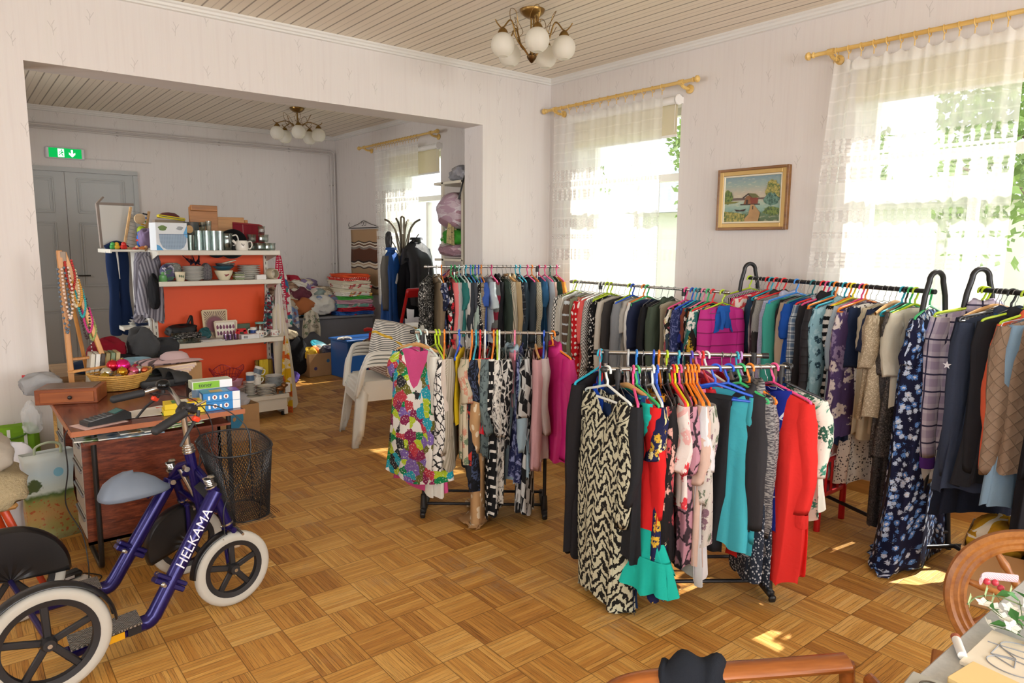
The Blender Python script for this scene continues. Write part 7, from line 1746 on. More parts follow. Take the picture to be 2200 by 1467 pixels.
put(MB().box((0, 0, .21), (.34, .28, .42)), 'wooden_crate', wood('#7a5a3a', '#a0805a'), (1.2, 5.3, 0), 'wooden crate carrying the cardboard box behind the desk', 'crate', smooth=False)
for k in range(6): put(MB().box((0, 0, .1), (.022, .14, .2), bev=.002), 'book', mat(['#c9c4b4', '#d8d6ce', '#3a2c22', '#8a7a4a', '#6a7a5a', '#b09a6a'][k], .5), (.6 + .026 * k, 4.74, DZ), ['ivory', 'white', 'dark brown', 'khaki', 'grey green', 'straw coloured'][k] + ' book standing behind the easel legs', 'book', 'books behind the easel', rot=(0, .12, 0), smooth=False)
put(lump(.22, .12, .05, 71, .2), 'camouflage_cloth', fabric('print', '#4f5a3a', '#6f7a4a', '#2f3a2a', '#8a8a5a', s=.03), (.86, 4.73, DZ), 'camouflage patterned cloth behind the basket of baubles', 'cloth')
for k in range(6): put(MB().bar((0, 0, 0), (.2, -.1, .012), .022, .006, up=(1, 0, 0), bev=.002), 'wooden_ruler', wood('#b8926a', '#d8c0a0', 12, 0) if k % 2 else mat('#c9b0a8', .5), (.92 + .014 * k, 4.77, DZ + .012 + .009 * k), 'flat slat in the loose bundle behind the black sandals', 'slat', 'loose slats behind the sandals', rz=.25 + .05 * k, smooth=False)
bxp = put(carton(.38, .3, .3, CARD), 'cardboard_box', CARD, (1.7, 5.8, 0), 'tall cardboard box of plastic bags between desk and orange shelving', 'box', rz=.1, smooth=False)
put(lump(.32, .24, .12, 72, .2), 'bag_of_trinkets', film('#d9dce4', .4), (1.7, 5.8, .25), 'clear bag of small trinkets in the tall cardboard box', 'bag')
for k in range(5): put(lump(.1, .08, .08, 80 + k, .2), 'trinket', mat(['#6a4ab0', '#8a7a8a', '#7f8a9c', '#2f3a6a', '#a05a3a'][k], .4), (1.6 + .05 * k, 5.76 + .03 * (k % 2), .2), ['purple', 'mauve', 'steel blue', 'dark blue', 'rust'][k] + ' trinket in the tall cardboard box', 'trinket', 'trinkets in the tall box')
put(MB().lathe([(.012, 0), (.06, 0), (.06, .0015), (.012, .0015)], 30), 'compact_disc', mat('#3f8aa8', .15, .6), (1.16, 3.86, .64), 'shiny blue compact disc at the right side of the desk', 'disc', rot=(PI / 2, 0, .4))  # compact disc placed loose in the air, nothing holds it
# ---------------- floor things by the wall on the left
gb = empty('cooler_bag', (.2, 4.98, 0), .0, 'green cooler bag with white stripes against the wall beside the desk', 'bag')
GRN = fabric('plain', '#7fb02c')
MB().box((0, 0, .26), (.3, .14, .52), bev=.03).build('bag_body', GRN, gb)
multi('white_stripe', [(MB().box((x, -.0715, .28), (.016, .003, .46)), mat('#e4e8dc', .6)) for x in (-.08, 0, .08)], gb, smooth=False)
MB().tube(spline([(-.13, -.06, .5), (-.06, -.085, .47), (0, -.09, .46), (.06, -.085, .47), (.13, -.06, .5)], 5), .006, 6).build('handle', mat('#4f7a1c', .6), gb)
MB().box((-.16, -.04, .38), (.02, .1, .03), bev=.004).build('buckle', mat('#e0e4dc', .5), gb)
pb_ = put(lump(.27, .25, .46, 90, .12), 'plastic_bag', mat('#dfe0e6', .35), (.2, 4.64, 0), 'white plastic carrier bag full of rolled paper on the floor by the desk', 'bag')
ro = empty('rolled_mat', (.24, 4.52, .26), 0, 'rolled grey mat sticking out of the white carrier bag', 'mat')
sp = [(.004 + .0028 * a) for a in np.linspace(0, 25, 130)]
MB().add(*(lambda P: (P.reshape(-1, 3), [(i, i + 1, i + 131, i + 130) for i in range(129)]))(np.array([[(r * math.cos(a), -.06 + dy, .02 + r * math.sin(a)) for r, a in zip(sp, np.linspace(0, 25, 130))] for dy in (0, .14)]))).build('roll', mat('#c2bcb6', .7), ro, solid=.003)
to = empty('shopping_bag', (.335, 4.4, 0), .12, 'reusable shopping bag printed with a meadow landscape beside the desk drawers', 'bag')
t = NT('landscape_print'); x = t.xyz(t.tc('Object')); nz = t.noise(t.tc('Object'), 14, 5); n2 = t.noise(t.tc('Object'), 60, 3)
f = t.M('ADD', x[2], t.M('MULTIPLY', t.M('SUBTRACT', nz, .5), .07))
c = t.ramp(t.M('MULTIPLY', f, 2), [(0, '#a9b58a'), (.12, '#96904e'), (.3, '#b08a52'), (.46, '#8a8a4c'), (.51, '#47622a'), (.55, '#c4cfc4'), (.75, '#b9cdd2'), (.95, '#cfd6cf')])
c = t.mix(t.M('MULTIPLY', t.step(n2, .62, .04), t.M('LESS_THAN', f, .24)), c, '#a8542c')
d1 = t.V('DISTANCE', t.tc('Object'), (-.075, -.05, .31)); c = t.mix(t.step(t.M('ADD', d1, t.M('MULTIPLY', t.M('SUBTRACT', n2, .5), .05)), .035, .006), '#41542c', c)
c = t.mix(t.M('LESS_THAN', t.V('DISTANCE', t.tc('Object'), (.04, -.05, .37)), .025), c, '#7fb9cf')
MP = t.fin(t.bsdf(c, .4))
P = []
for z in np.linspace(0, .48, 12):
 w, d = .12 - .012 * math.sin(z * 6), .05 * (1 - .4 * z / .48)
 P.append([(sx * w + .006 * math.sin(z * 20 + sy), sy * d + .008 * math.sin(z * 14 + sx), z) for sx, sy in ((-1, -1), (-.33, -1.1), (.33, -1.1), (1, -1), (1.03, 0), (1, 1), (.33, 1.1), (-.33, 1.1), (-1, 1), (-1.03, 0), (-1, -1))])
MB().grid(np.array(P)).build('bag_body', MP, to, angle=60, solid=.002)
MB().tube(spline([(-.06, -.03, .47), (-.055, -.04, .52), (0, -.05, .54), (.055, -.04, .52), (.06, -.03, .47)], 5), .007, 6, squash=.4).build('handle', mat('#b7c4a4', .6), to)
ex = empty('extension_socket', (.33, 3.66, 0), .45, 'white extension socket block on the floor behind the scooter', 'socket')
MB().box((0, 0, .018), (.17, .055, .036), bev=.008).build('case', mat('#e6e4de', .4), ex)
for k in range(2): MB().lathe([(.019, 0), (.019, .002), (.015, -.006), (1e-7, -.006)], 20, (-.03 + .06 * k, 0, .0365)).build('outlet', mat('#cfcdc6', .5), ex)
ad = put(MB().box((0, 0, .016), (.1, .06, .032), bev=.01), 'power_adapter', mat('#161617', .35), (.33, 3.7, .037), 'black power adapter lying on the white extension socket', 'adapter', rz=.3)
MB().box((-.01, -.0305, .014), (.04, .001, .012)).build('type_label', mat('#cfcfcf', .5), ad, smooth=False)
tag(MB().tube(spline([(.37, 3.70, .745), (.355, 3.70, .70), (.36, 3.72, .55), (.345, 3.75, .38), (.40, 3.74, .22), (.41, 3.70, .08), (.40, 3.62, .006), (.46, 3.70, .006), (.42, 3.76, .01), (.36, 3.72, .045)], 8), .0028, 6).build('cable', BLK), 'black cord running from the desk corner down to the power adapter', 'cord')
# chair with sheepskin at the left edge
lc = empty('chair', (-.1, 3.83, 0), .15, 'orange legged chair under a cream sheepskin at the left edge', 'chair')
ORW = mat('#c8441a', .4, var=.1)
for x in (-.2, .2):
 for y in (-.2, .2): MB().tube([(x * .9, y * .9, .44), (x * 1.55, y * 1.5, 0)], [.017, .012], 10).build('leg', ORW, lc)
MB().box((0, 0, .45), (.46, .46, .03), bev=.012).build('seat', wood('#a9763c', '#c99658'), lc)
MB().box((-.21, 0, .72), (.03, .42, .3), bev=.012).build('backrest', wood('#a9763c', '#c99658'), lc)
for y in (-.18, .18): MB().box((-.205, y, .55), (.03, .03, .2)).build('back_post', ORW, lc)
t = NT('sheepskin'); n_ = t.noise(t.tc('Object'), 90, 4, .7); FL = t.fin(t.bsdf(t.mix(n_, '#a8936a', '#ddcba4'), .95, 0, t.bump(n_, 1.0, .02)))
put(lump(.5, .46, .14, 95, .1, drape=.12), 'sheepskin', FL, (-.04, 3.81, .465), 'cream sheepskin laid over the chair at the left edge', 'sheepskin')
put(lump(.34, .34, .17, 96, .08), 'grey_cushion', fabric('plain', '#b9b0a2'), (.0, 3.8, .585), 'beige grey cushion on top of the sheepskin', 'cushion')
# ================================================================ four wheeled kick bike
def kickbike():
 O = np.array((.5, 3.15, 0))
 o = empty('kick_bike', O, 0, 'dark blue four wheeled kick bike with grey saddle and black wire basket by the desk', 'bike')
 BLU = mat('#1c1456', .25, .4); TY = mat('#bdbab0', .75, var=.05); PL = mat('#1d1d20', .5); FEN = mat('#161618', .28)
 W = lambda *p: np.array(p, float) - O
 def wheel(c, r, yaw, label=None, far=False):
  c = W(*c); R = rot3(0, 0, yaw) @ rot3(PI / 2, 0, 0)
  w = MB().lathe([(r - .042, -.014), (r - .02, -.021), (r - .006, -.016), (r, -.006), (r, .006), (r - .006, .016), (r - .02, .021), (r - .042, .014)], 44, c, R).build('tyre', TY, o)
  MB().lathe([(r - .062, -.012), (r - .04, -.016), (r - .04, .016), (r - .062, .012), (r - .058, 0), (r - .062, -.012)], 44, c, R).build('rim', PL, w)
  sp = MB().lathe([(1e-7, -.028), (.02, -.028), (.026, -.014), (.026, .014), (.02, .028), (1e-7, .028)], 18, c, R)
  for k in range(5):
   a = k * 2 * PI / 5 + .35; d = R @ np.array((math.cos(a), math.sin(a), 0)); n = R @ np.array((0, 0, 1.))
   sp.bar(c + d * .018, c + d * (r - .052), .026, .014, up=n, bev=.004)
  sp.build('spokes', PL, w); MB().lathe([(1e-7, -.034), (.008, -.034), (.008, .034), (1e-7, .034)], 12, c, R).build('axle', CHROME, w)
  return c, R, w
 def fender(c, R, r, a0, a1, half=.03, side=False):
  P = []
  for a in np.linspace(a0, a1, 26):
   d = R @ np.array((math.cos(a), math.sin(a), 0)); n = R @ np.array((0, 0, 1.))
   row = [c + d * (r + .012 - .012 * (s * s)) + n * half * s for s in (-1, -.7, 0, .7, 1)]
   if side: row = row + [c + d * (r - .06) + n * half * 1.04, c + d * (r * .45) + n * half * 1.02, c - d * 0 + n * half]
   P.append(row)
  MB().grid(np.array(P)).build('mudguard', FEN, o, solid=.003)
 yn, yf_ = .15, .06
 c, R, w = wheel((.883, 3.061, .168), .168, yn); fender(c, R, .175, PI * .55, PI * .98, .026)
 c2, R2, w2 = wheel((.80, 3.50, .168), .168, yf_); fender(c2, R2, .178, PI * .3, PI * 1.12, .034, True)
 c3, R3, w3 = wheel((.172, 2.80, .2), .2, .06); fender(c3, R3, .208, .1, PI * .92, .03)
 c4, R4, w4 = wheel((.10, 3.46, .2), .2, .03); fender(c4, R4, .208, -.05, PI * .95, .036, True)
 MB().tube([c3 + (0, .02, 0), c4 - (0, .02, 0)], .011, 10).build('rear_axle', BLU, o)
 TRD = NT('tread_plate'); x = TRD.xyz(TRD.tc('Object'))
 ch = TRD.M('FLOORED_MODULO', TRD.M('ADD', TRD.M('FLOOR', TRD.M('MULTIPLY', x[0], 28)), TRD.M('FLOOR', TRD.M('MULTIPLY', x[1], 28))), 2)
 s1 = TRD.M('SINE', TRD.M('MULTIPLY', TRD.M('ADD', x[0], x[1]), 520)); s2 = TRD.M('SINE', TRD.M('MULTIPLY', TRD.M('SUBTRACT', x[0], x[1]), 520))
 hh = TRD.M('ADD', TRD.M('MULTIPLY', ch, s1), TRD.M('MULTIPLY', TRD.M('SUBTRACT', 1, ch), s2))
 TRD = TRD.fin(TRD.bsdf(TRD.mix(TRD.step(hh, .1, .3), '#5c5b58', '#b4b2ac'), .35, .7, TRD.bump(hh, .5, .003)))
 def rail(y0, xa, xb, xc, top, clamp, zdeck, ya):
  # deck, plate and rising tube with a folding clamp
  A, B, T_ = W(xa, ya, zdeck), W(xb, y0, zdeck), W(*top)
  MB().bar(A, B, .034, .062, up=(0, 1, 0), bev=.008).build('deck_beam', BLU, o, smooth=False)
  MB().add(*(lambda d, n: (np.array([A + d * .02 - n * .062 + (0, 0, .04), B - d * .02 - n * .062 + (0, 0, .04), B - d * .02 + n * .062 + (0, 0, .04), A + d * .02 + n * .062 + (0, 0, .04), A + d * .02 - n * .062 + (0, 0, .033), B - d * .02 - n * .062 + (0, 0, .033), B - d * .02 + n * .062 + (0, 0, .033), A + d * .02 + n * .062 + (0, 0, .033)]), [(0, 1, 2, 3), (7, 6, 5, 4), (0, 4, 5, 1), (1, 5, 6, 2), (2, 6, 7, 3), (3, 7, 4, 0)]))((B - A) / np.linalg.norm(B - A), np.array((0, 1., 0)))).build('foot_plate', TRD, o, smooth=False)
  K = B + (.04, .004, .03)
  MB().tube(spline([B - (.03, 0, 0), B + (.015, 0, .006), K], 5), .031, 14).build('bend', BLU, o)
  t_ = MB().tube([K - (T_ - K) * .03, T_], .031, 16).build('down_tube', BLU, o)
  u = (T_ - K) / np.linalg.norm(T_ - K); cp_ = K + (T_ - K) * clamp; v = np.cross(u, (0, 1., 0))
  MB().bar(cp_ - v * .06, cp_ + v * .07, .056, .022, up=u, bev=.004).bar(cp_ - v * .06 + u * .022, cp_ + v * .07 + u * .022, .056, .018, up=u, bev=.004).build('folding_clamp', BLU, o, smooth=False)
  MB().tube([cp_ + v * .03 - np.array((0, .04, 0)), cp_ + v * .03 + np.array((0, .04, 0))], .007, 10).tube([cp_ + v * .035, cp_ + v * .07 + u * .03], .006, 8).ball(cp_ + v * .035 - np.array((0, .03, 0)), .011, 10, 8).build('clamp_bolt', CHROME, o)
  return K, T_, u
 K, T1, u1 = rail(2.96, .22, .505, 0, (.83, 3.07, .53), .22, .085, 2.90)
 Kf, T2, u2 = rail(3.38, .15, .43, 0, (.735, 3.45, .50), .27, .085, 3.36)
 MB().box(W(.375, 2.897, .088), (.1, .002, .028), rot3(0, 0, .21)).build('reflector_strip', mat('#e8a818', .4), o, smooth=False)
 MB().box(W(.46, 2.914, .088), (.05, .002, .03), rot3(0, 0, .21)).build('type_sticker', PL, o, smooth=False)
 # lettering along the near tube
 n = np.cross(u1, np.cross((np.array((0, 0, 1.6)) - (K + O)), u1)); n /= np.linalg.norm(n); nn = np.cross(u1, (0., 1., 0)); fn = np.array((0, -1., 0)); fn = fn - u1 * (fn @ u1); fn /= np.linalg.norm(fn); fn2 = fn + .25 * np.array((0, 0, 1)); fn2 -= u1 * (fn2 @ u1); fn2 /= np.linalg.norm(fn2)
 text_obj('HELKAMA', .056, mat('#d8d8e4', .4), o, K + (T1 - K) * .60 + fn2 * .0318, frame3(u1, fn2), shear=.15)
 # head tubes, springs, forks
 def head(top, bot, c, R, name):
  top, bot = W(*top), W(*bot); d = (top - bot) / np.linalg.norm(top - bot)
  h = MB().tube([bot, top], .021, 16).build('head_tube', BLU, o)
  MB().tube([top, top + d * .006], .026, 16).build('bearing', CHROME, h); MB().tube([bot - d * .008, bot], .026, 16).build('bearing', CHROME, h)
  sp = np.array([top + d * (.006 + .036 * q_ / 40) + .017 * (math.cos(q_ * .7) * np.array((1, 0, 0)) + math.sin(q_ * .7) * np.array((0, 1, 0))) for q_ in range(41)])
  MB().tube(sp, .0045, 6).lathe([(1e-7, .042), (.014, .042), (.018, .046), (.012, .052), (1e-7, .053)], 16, top).build('spring', CHROME, h)
  n = R @ np.array((0, 0, 1.)); f = MB().tube([bot, bot - d * .03], .018, 12).tube([bot - d * .03 - n * .045, bot - d * .03 + n * .045], .013, 10)
  for s in ((-1,) if name == 'near' else (-1, 1)): f.tube(spline([bot - d * .03 + n * .045 * s, c * .4 + (bot - d * .03) * .6 + n * .05 * s, c + n * .036 * s], 5), .011, 10)
  f.build('fork', BLU, o)
  bc = bot - d * .055; e = np.cross(n, d)
  MB().tube([bc - n * .07 - e * .02, bc + n * .02 - e * .03], .006, 8).tube([bc + n * .07 - e * .02, bc - n * .02 - e * .03], .006, 8).tube(spline([bc - n * .07 - e * .02, bc - n * .075 - e * .01 - d * .06, bc - n * .03 - d * .08], 4), .006, 8).box(bc - n * .03 - d * .08, (.04, .014, .018)).tube([bc + n * .02 + e * .05, bc - n * .09 + e * .0], .004, 6).ball(bc - n * .09, .009, 8, 6).build('brake', CHROME, o)
  return top, bot
 t1, b1 = head((.812, 3.07, .555), (.868, 3.065, .385), c, R, 'near')
 t2, b2 = head((.745, 3.45, .545), (.79, 3.49, .385), c2, R2, 'far')
 st, sb = W(.782, 3.28, .665), W(.825, 3.28, .36); d = (st - sb) / np.linalg.norm(st - sb)
 MB().tube([sb, st], .023, 16).build('steering_tube', BLU, o)
 MB().tube([st, st + d * .006], .028, 16).tube([st + d * .012, st + d * .018], .027, 16).tube([st + d * .024, st + d * .03], .025, 16).tube([st, st + d * .036], .02, 14).build('headset', CHROME, o)
 sp = sb * .6 + st * .4
 MB().tube([T1 * .98 + t1 * .02, sp + (0, .0, .1)], .018, 12).tube([t1 * .3 + b1 * .7, sb + d * .06], .015, 12).tube([T2, sp + (0, 0, .1)], .018, 12).tube([t2 * .3 + b2 * .7, sb + d * .06], .015, 12).tube([T2 + (0, 0, 0), T2 * .5 + st * .5, st - d * .05], .018, 12).build('cross_frame', BLU, o)
 pl = MB().bar(sp + (.0, -.03, .04), t1 * .5 + b1 * .5, .05, .006, up=(0, 1, 0)).build('name_plate', PL, o, smooth=False)
 MB().tube([sp + (-.05, .08, .09), sp + (.02, .05, -.09)], .013, 12).tube([sp + (-.02, .06, .09), sp + (.04, .03, -.08)], .009, 10).build('damper', CHROME, o)
 for P_ in (T2 + (.0, -.03, .0), sp + (-.05, -.03, .12)): MB().tube([P_ - (0, .02, 0), P_ + (0, .02, 0)], .012, 12).build('bolt', CHROME, o)
 # saddle
 sx, sy, sz = .565, 3.34, .525
 u = np.linspace(0, 2 * PI, 41); P = []
 for q_, zz in ((.02, .074), (.3, .07), (.6, .05), (.84, .022), (.98, -.008), (1.0, -.024), (.93, -.03), (.02, -.015)):
  cu = np.cos(u); wd = .04 + .062 * (.5 - .5 * cu) ** .8
  P.append(np.stack([.145 * q_ * np.sign(cu) * np.abs(cu) ** .8, wd * q_ * np.sign(np.sin(u)) * np.abs(np.sin(u)) ** .8, zz + .012 * np.maximum(-cu, 0) * (q_ < .9) - .022 * np.maximum(cu, 0) * (q_ < .9) * q_], 1))
 MB().grid(np.array(P)).xf(None, W(sx, sy, sz)).build('saddle', mat('#6a7482', .5, var=.06), o, angle=70)
 MB().tube([W(.57, 3.35, .515), W(.62, 3.38, .47), W(.72, 3.44, .5)], .016, 12).build('saddle_arm', BLU, o)
 # stem and handlebar
 hb = W(.765, 3.28, .86)
 MB().tube([st + d * .03, hb - d * .0], .0135, 14).build('stem', CHROME, o)
 MB().bar(hb + (-.02, -.03, -.01), hb + (.02, .05, .01), .04, .05, bev=.012).build('stem_clamp', PL, o)
 gN, gF = [W(.6, 3.02, .85), W(.72, 3.075, .893)], [W(.553, 3.62, .877), W(.67, 3.6, .896)]
 MB().tube(spline([gN[0], gN[1], W(.765, 3.15, .895), hb + (.0, -.04, .012), hb + (0, .03, .012), W(.765, 3.40, .90), W(.75, 3.52, .925), gF[1], gF[0]], 8), .0112, 12).build('handlebar', CHROME, o)
 for g, s in ((gN, -1), (gF, 1)):
  v = (g[1] - g[0]); L = np.linalg.norm(v); v = v / L
  rr = [.0175 + .0012 * (k % 2) for k in range(22)]
  MB().tube([g[0] - v * .004 + v * (L + .01) * k / 21 for k in range(22)], rr, 14).ball(g[0], .0185, 12, 8).build('grip', mat('#232427', .65), o)
  b = g[1] + v * .03 + (0, 0, 0)
  MB().bar(b - (0, 0, .012), b + (0, 0, .012) + v * .02, .034, .05, bev=.008).build('lever_mount', PL, o)
  lv = MB().tube(spline([b + v * .02 + (0.02, 0, -.015), b + (.03, 0, -.035), b - v * .06 + (.04, 0, -.065), b - v * .1 + (.035, 0, -.11)], 6), np.linspace(.008, .006, 19), 8, squash=.6).build('brake_lever', PL, o)
  MB().box(b - v * .02 + (.04, 0, -.035), (.035, .02, .022), rot3(.3, .5, .4), bev=.005).build('lock_tab', mat('#e8452a', .4), lv)
  MB().tube([b + v * .035, b + v * .075 + (.01, 0, .0)], .006, 8).build('cable_adjuster', CHROME, lv)
 bl = W(.735, 3.49, .935)
 be = MB().lathe([(.022, 0), (.03, .004), (.031, .012), (.026, .026), (.014, .034), (1e-7, .036)], 24, bl).build('bell', mat('#2a2b2c', .15, .8), o)
 MB().lathe([(1e-7, -.014), (.018, -.012), (.026, -.002), (.02, 0)], 20, bl).tube([bl + (0, 0, -.03), bl], .009, 10).build('bell_base', PL, be)
 for pts in ([hb + (-.02, -.1, .03), hb + (.12, -.1, .02), hb + (.24, -.12, -.1), hb + (.22, -.16, -.28), t1 + (.05, -.02, -.08), b1 + (-.02, -.03, -.04)], [W(.7, 3.55, .90), W(.86, 3.45, .86), W(.92, 3.4, .72), W(.86, 3.42, .55), b2 + (0, 0, -.04)], [hb + (0, -.06, 0), hb + (.06, -.03, -.12), hb + (.05, -.02, -.26)]):
  MB().tube(spline(pts, 8), .0026, 6).build('brake_cable', BLK, o)
 # wire basket
 bx_ = MB(); mesh = MB()
 top = [W(.845, 3.42, .665), W(.875, 3.15, .655), W(1.06, 3.13, .655), W(1.145, 3.26, .655), W(1.125, 3.52, .665), W(.93, 3.56, .665)]
 bot = [W(.94, 3.38, .325), W(.945, 3.2, .32), W(1.05, 3.18, .32), W(1.12, 3.25, .32), W(1.1, 3.42, .325), W(.99, 3.44, .325)]
 tp, bt = spline(top + top[:1], 6)[:-1], spline(bot + bot[:1], 6)[:-1]
 bx_.tube(tp, .0045, 8, closed=True).tube(bt, .0035, 8, closed=True)
 for k in range(6): bx_.tube([tp[k * 6], bt[k * 6]], .003, 6)
 bx_.tube([tp[3], hb + d * -.16 + (.03, .0, 0)], .004, 6).tube([tp[33], hb + d * -.16 + (.03, .03, 0)], .004, 6)
 bk_ = bx_.build('basket_frame', mat('#17171a', .4), o)
 per = np.r_[0, np.cumsum(np.linalg.norm(np.diff(np.vstack([tp, tp[:1]]), axis=0), axis=1))]; Lp = per[-1]
 ring = np.vstack([tp, tp[:1]]); ringb = np.vstack([bt, bt[:1]])
 def pt(s, h):
  s = s % 1.0 * Lp; a = np.array([np.interp(s, per, ring[:, i]) for i in range(3)]); b = np.array([np.interp(s, per, ringb[:, i]) for i in range(3)]); return a * (1 - h) + b * h
 NM = 88
 for k in range(NM):
  for sg in (1, -1):
   mesh.tube([pt((k + sg * 14 * h) / NM, h) for h in np.linspace(0, 1, 9)], .0015, 4, cap=False)
 cb = np.mean(bt, 0)
 for k in range(-12, 13):
  for sg in (0, 1):
   off = k * .0105; L_ = .1
   a = cb + ((off, -L_ * 1.15, 0) if sg == 0 else (-L_ * .9, off * 1.3, 0)); b = cb + ((off, L_ * 1.15, 0) if sg == 0 else (L_ * .9, off * 1.3, 0))
   mesh.tube([a, b], .0015, 4, cap=False)
 mesh.build('wire_mesh', mat('#17171a', .4), bk_)
kickbike()
# ================================================================ far room: heap of cloth, chest, rocking chair, coat stand
sb = empty('sideboard', (3.8, 8.98, 0), 0, 'low grey covered chest in the far corner, buried under folded linen', 'chest')
MB().box((0, 0, .32), (1.3, .9, .62), bev=.01).build('chest_body', mat('#5f5d60', .7, var=.06), sb, smooth=False)
MB().box((0, 0, .645), (1.34, .94, .03), bev=.006).build('top', mat('#6a686a', .6), sb, smooth=False)
HP = [('plain', '#b9aa94'), ('floral', '#d6cdb8', '#9a8f7c', '#b8a08c'), ('plain', '#a8643a'), ('plain', '#2f7f9c'), ('plain', '#d5d0c6'), ('floral', '#7f93b8', '#d8cfc4', '#a06a6c'), ('floral', '#c9bda2', '#8a6a5c', '#6f7a5c'), ('plain', '#cdc4b2'), ('plain', '#6a3440'), ('floral', '#e0d8cf', '#b03a54', '#7a8a9c'), ('plain', '#8c9a94'), ('print', '#b8a88f', '#7a5a44', '#d8ccb4', '#96846a'), ('plaid', '#6a4a3a', '#a88a70', '#3a2a24'), ('plain', '#a8283a'), ('floral', '#e2dccf', '#a89a84', '#c0b49c'), ('plain', '#8f7fa8')]
HN = ['beige', 'cream leaf printed', 'rust brown', 'petrol blue', 'off white', 'blue rose printed', 'beige flower printed', 'ivory', 'wine coloured', 'white with pink dots', 'grey green', 'brown speckled', 'brown checked', 'crimson', 'pale tone on tone', 'dull lilac']
g_ = np.random.default_rng(11)
for k, c in enumerate(HP):
 i, j = k % 6, k // 6
 put(lump(g_.uniform(.3, .42), g_.uniform(.28, .4), g_.uniform(.16, .24), 200 + k, .16, drape=.05 if j == 0 else 0), 'crumpled_cloth', fabric(*c, s=.07), (3.3 + .11 * i + .05 * j, 8.72 + .16 * j + .04 * (i % 2), .66 + .125 * j + .02 * (i % 3)), HN[k] + ' crumpled cloth in the heap on the grey chest', 'cloth', 'crumpled cloths on the grey chest', rz=g_.uniform(-.6, .6))
hung(.24, .3, fabric('floral', '#cfc4ae', '#9a8f7c', '#6f7a5c', s=.06), (3.56, 8.5, .74), 'beige flower printed cloth drooping over the front of the grey chest', 61, 0, pinch=.7); hung(.22, .24, fabric('floral', '#7f93b8', '#d8cfc4', '#a06a6c', s=.07), (3.3, 8.5, .8), 'blue rose printed cloth drooping over the front of the grey chest', 62, 0, pinch=.7)
ST = [('print', '#2a58a8', '#c8303a', '#3a6fc0', '#2a4a8a'), ('plain', '#b02434'), ('floral', '#7fb8a8', '#d86a8a', '#e0d8cc'), ('plain', '#c898a4'), ('plain', '#52b04a'), ('floral', '#e6e0d4', '#d8a02c', '#b8503a'), ('plain', '#e4dac2'), ('floral', '#e6dcc8', '#c8242c', '#b03a3c'), ('plain', '#ddd2ba'), ('dots', '#d0392e', '#f0c8b8'), ('plain', '#e2572e')]
SN = ['blue and red patterned', 'dark red', 'mint flowered', 'old rose', 'bright green', 'white flowered', 'cream', 'cream with red poppies', 'plain ecru', 'red and white spotted', 'orange red']
z = .66
for k, c in enumerate(ST):
 h = .055 if k not in (9, 10) else .045
 put(folded(.5 - .012 * k, .42, h, 300 + k), 'folded_linen', fabric(*c, s=.07 if c[0] != 'dots' else .03), (4.2 + .012 * math.sin(k * 2), 8.72 + .01 * math.cos(k * 3), z), SN[k] + ' folded linen in the neat pile beside the wall hanging', 'linen', 'folded linen on the grey chest', rz=.06 * math.sin(k * 1.7)); z += h * .92
for k, (n_, x, y, zz, w, d, h, c, lb) in enumerate([('holdall', 3.12, 8.2, 0, .46, .4, .5, '#17171a', 'black holdall bag standing before the grey chest'), ('holdall', 2.9, 8.0, 0, .3, .3, .3, '#2a2440', 'dark violet bag on the floor behind the orange shelving'), ('shopping_bag', 2.86, 8.3, .3, .26, .24, .32, '#b8a83a', 'yellow and green bag on top of the dark bags'), ('pillow', 3.05, 8.12, .46, .3, .26, .12, '#a89a80', 'beige cloth lying on the black holdall'), ('cloth_bundle', 2.95, 7.75, 0, .22, .2, .14, '#5a4a9c', 'purple bundle on the floor beside the cardboard box')]):
 put(lump(w, d, h, 320 + k, .1), n_, fabric('plain', c), (x, y, zz), lb, n_.replace('_', ' '))
fbx = put(carton(.5, .42, .28, CARD), 'cardboard_box', CARD, (3.52, 8.19, 0), 'open cardboard box with punched holes, full of toys, before the grey chest', 'box', rz=.1, smooth=False)
multi('punched_hole', [(poly([(x + .022 * math.cos(a), z_ + .022 * math.sin(a)) for a in np.linspace(0, 6.28, 14)[:-1]], Rf, (0, -.2105, 0), .0008), mat(c, .6)) for x, z_, c in ((-.17, .1, '#4a4470'), (.0, .18, '#3f6a8a'), (.16, .11, '#c9c4b0'))], fbx, smooth=False)
op_ = put(MB().lathe([(1e-7, 0), (.1, .004), (.13, .02), (.128, .024), (.098, .01), (1e-7, .006)], 28, sx=1.2, sy=.8), 'oval_dish', mat('#2f8a9c', .3), (3.53, 8.2, .32), 'teal oval dish with pale rim tilted in the toy box', 'dish', rot=(.7, .3, .3))
for k, (n_, c, lb) in enumerate([('toy_duck', '#d8b02a', 'yellow toy in the cardboard box'), ('toy_ball', '#e07a2a', 'orange toy ball in the cardboard box'), ('cloth_bundle', '#d8d4cc', 'white bundle in the cardboard box'), ('cloth_bundle', '#4a4a60', 'dark bundle in the cardboard box'), ('cloth_bundle', '#8a7a6a', 'brown bundle in the cardboard box'), ('lace_bundle', '#c0b8ac', 'lace bundle at the right side of the cardboard box')]):
 put(lump(.16, .14, .14, 340 + k, .15), n_, mat(c, .6) if 'toy' in n_ else fabric('fleck', c, '#8a8a86', s=1.2), (3.35 + .065 * k, 8.06 + .06 * (k % 3), .2), lb, n_.split('_')[0] if 'toy' in n_ else 'bundle')
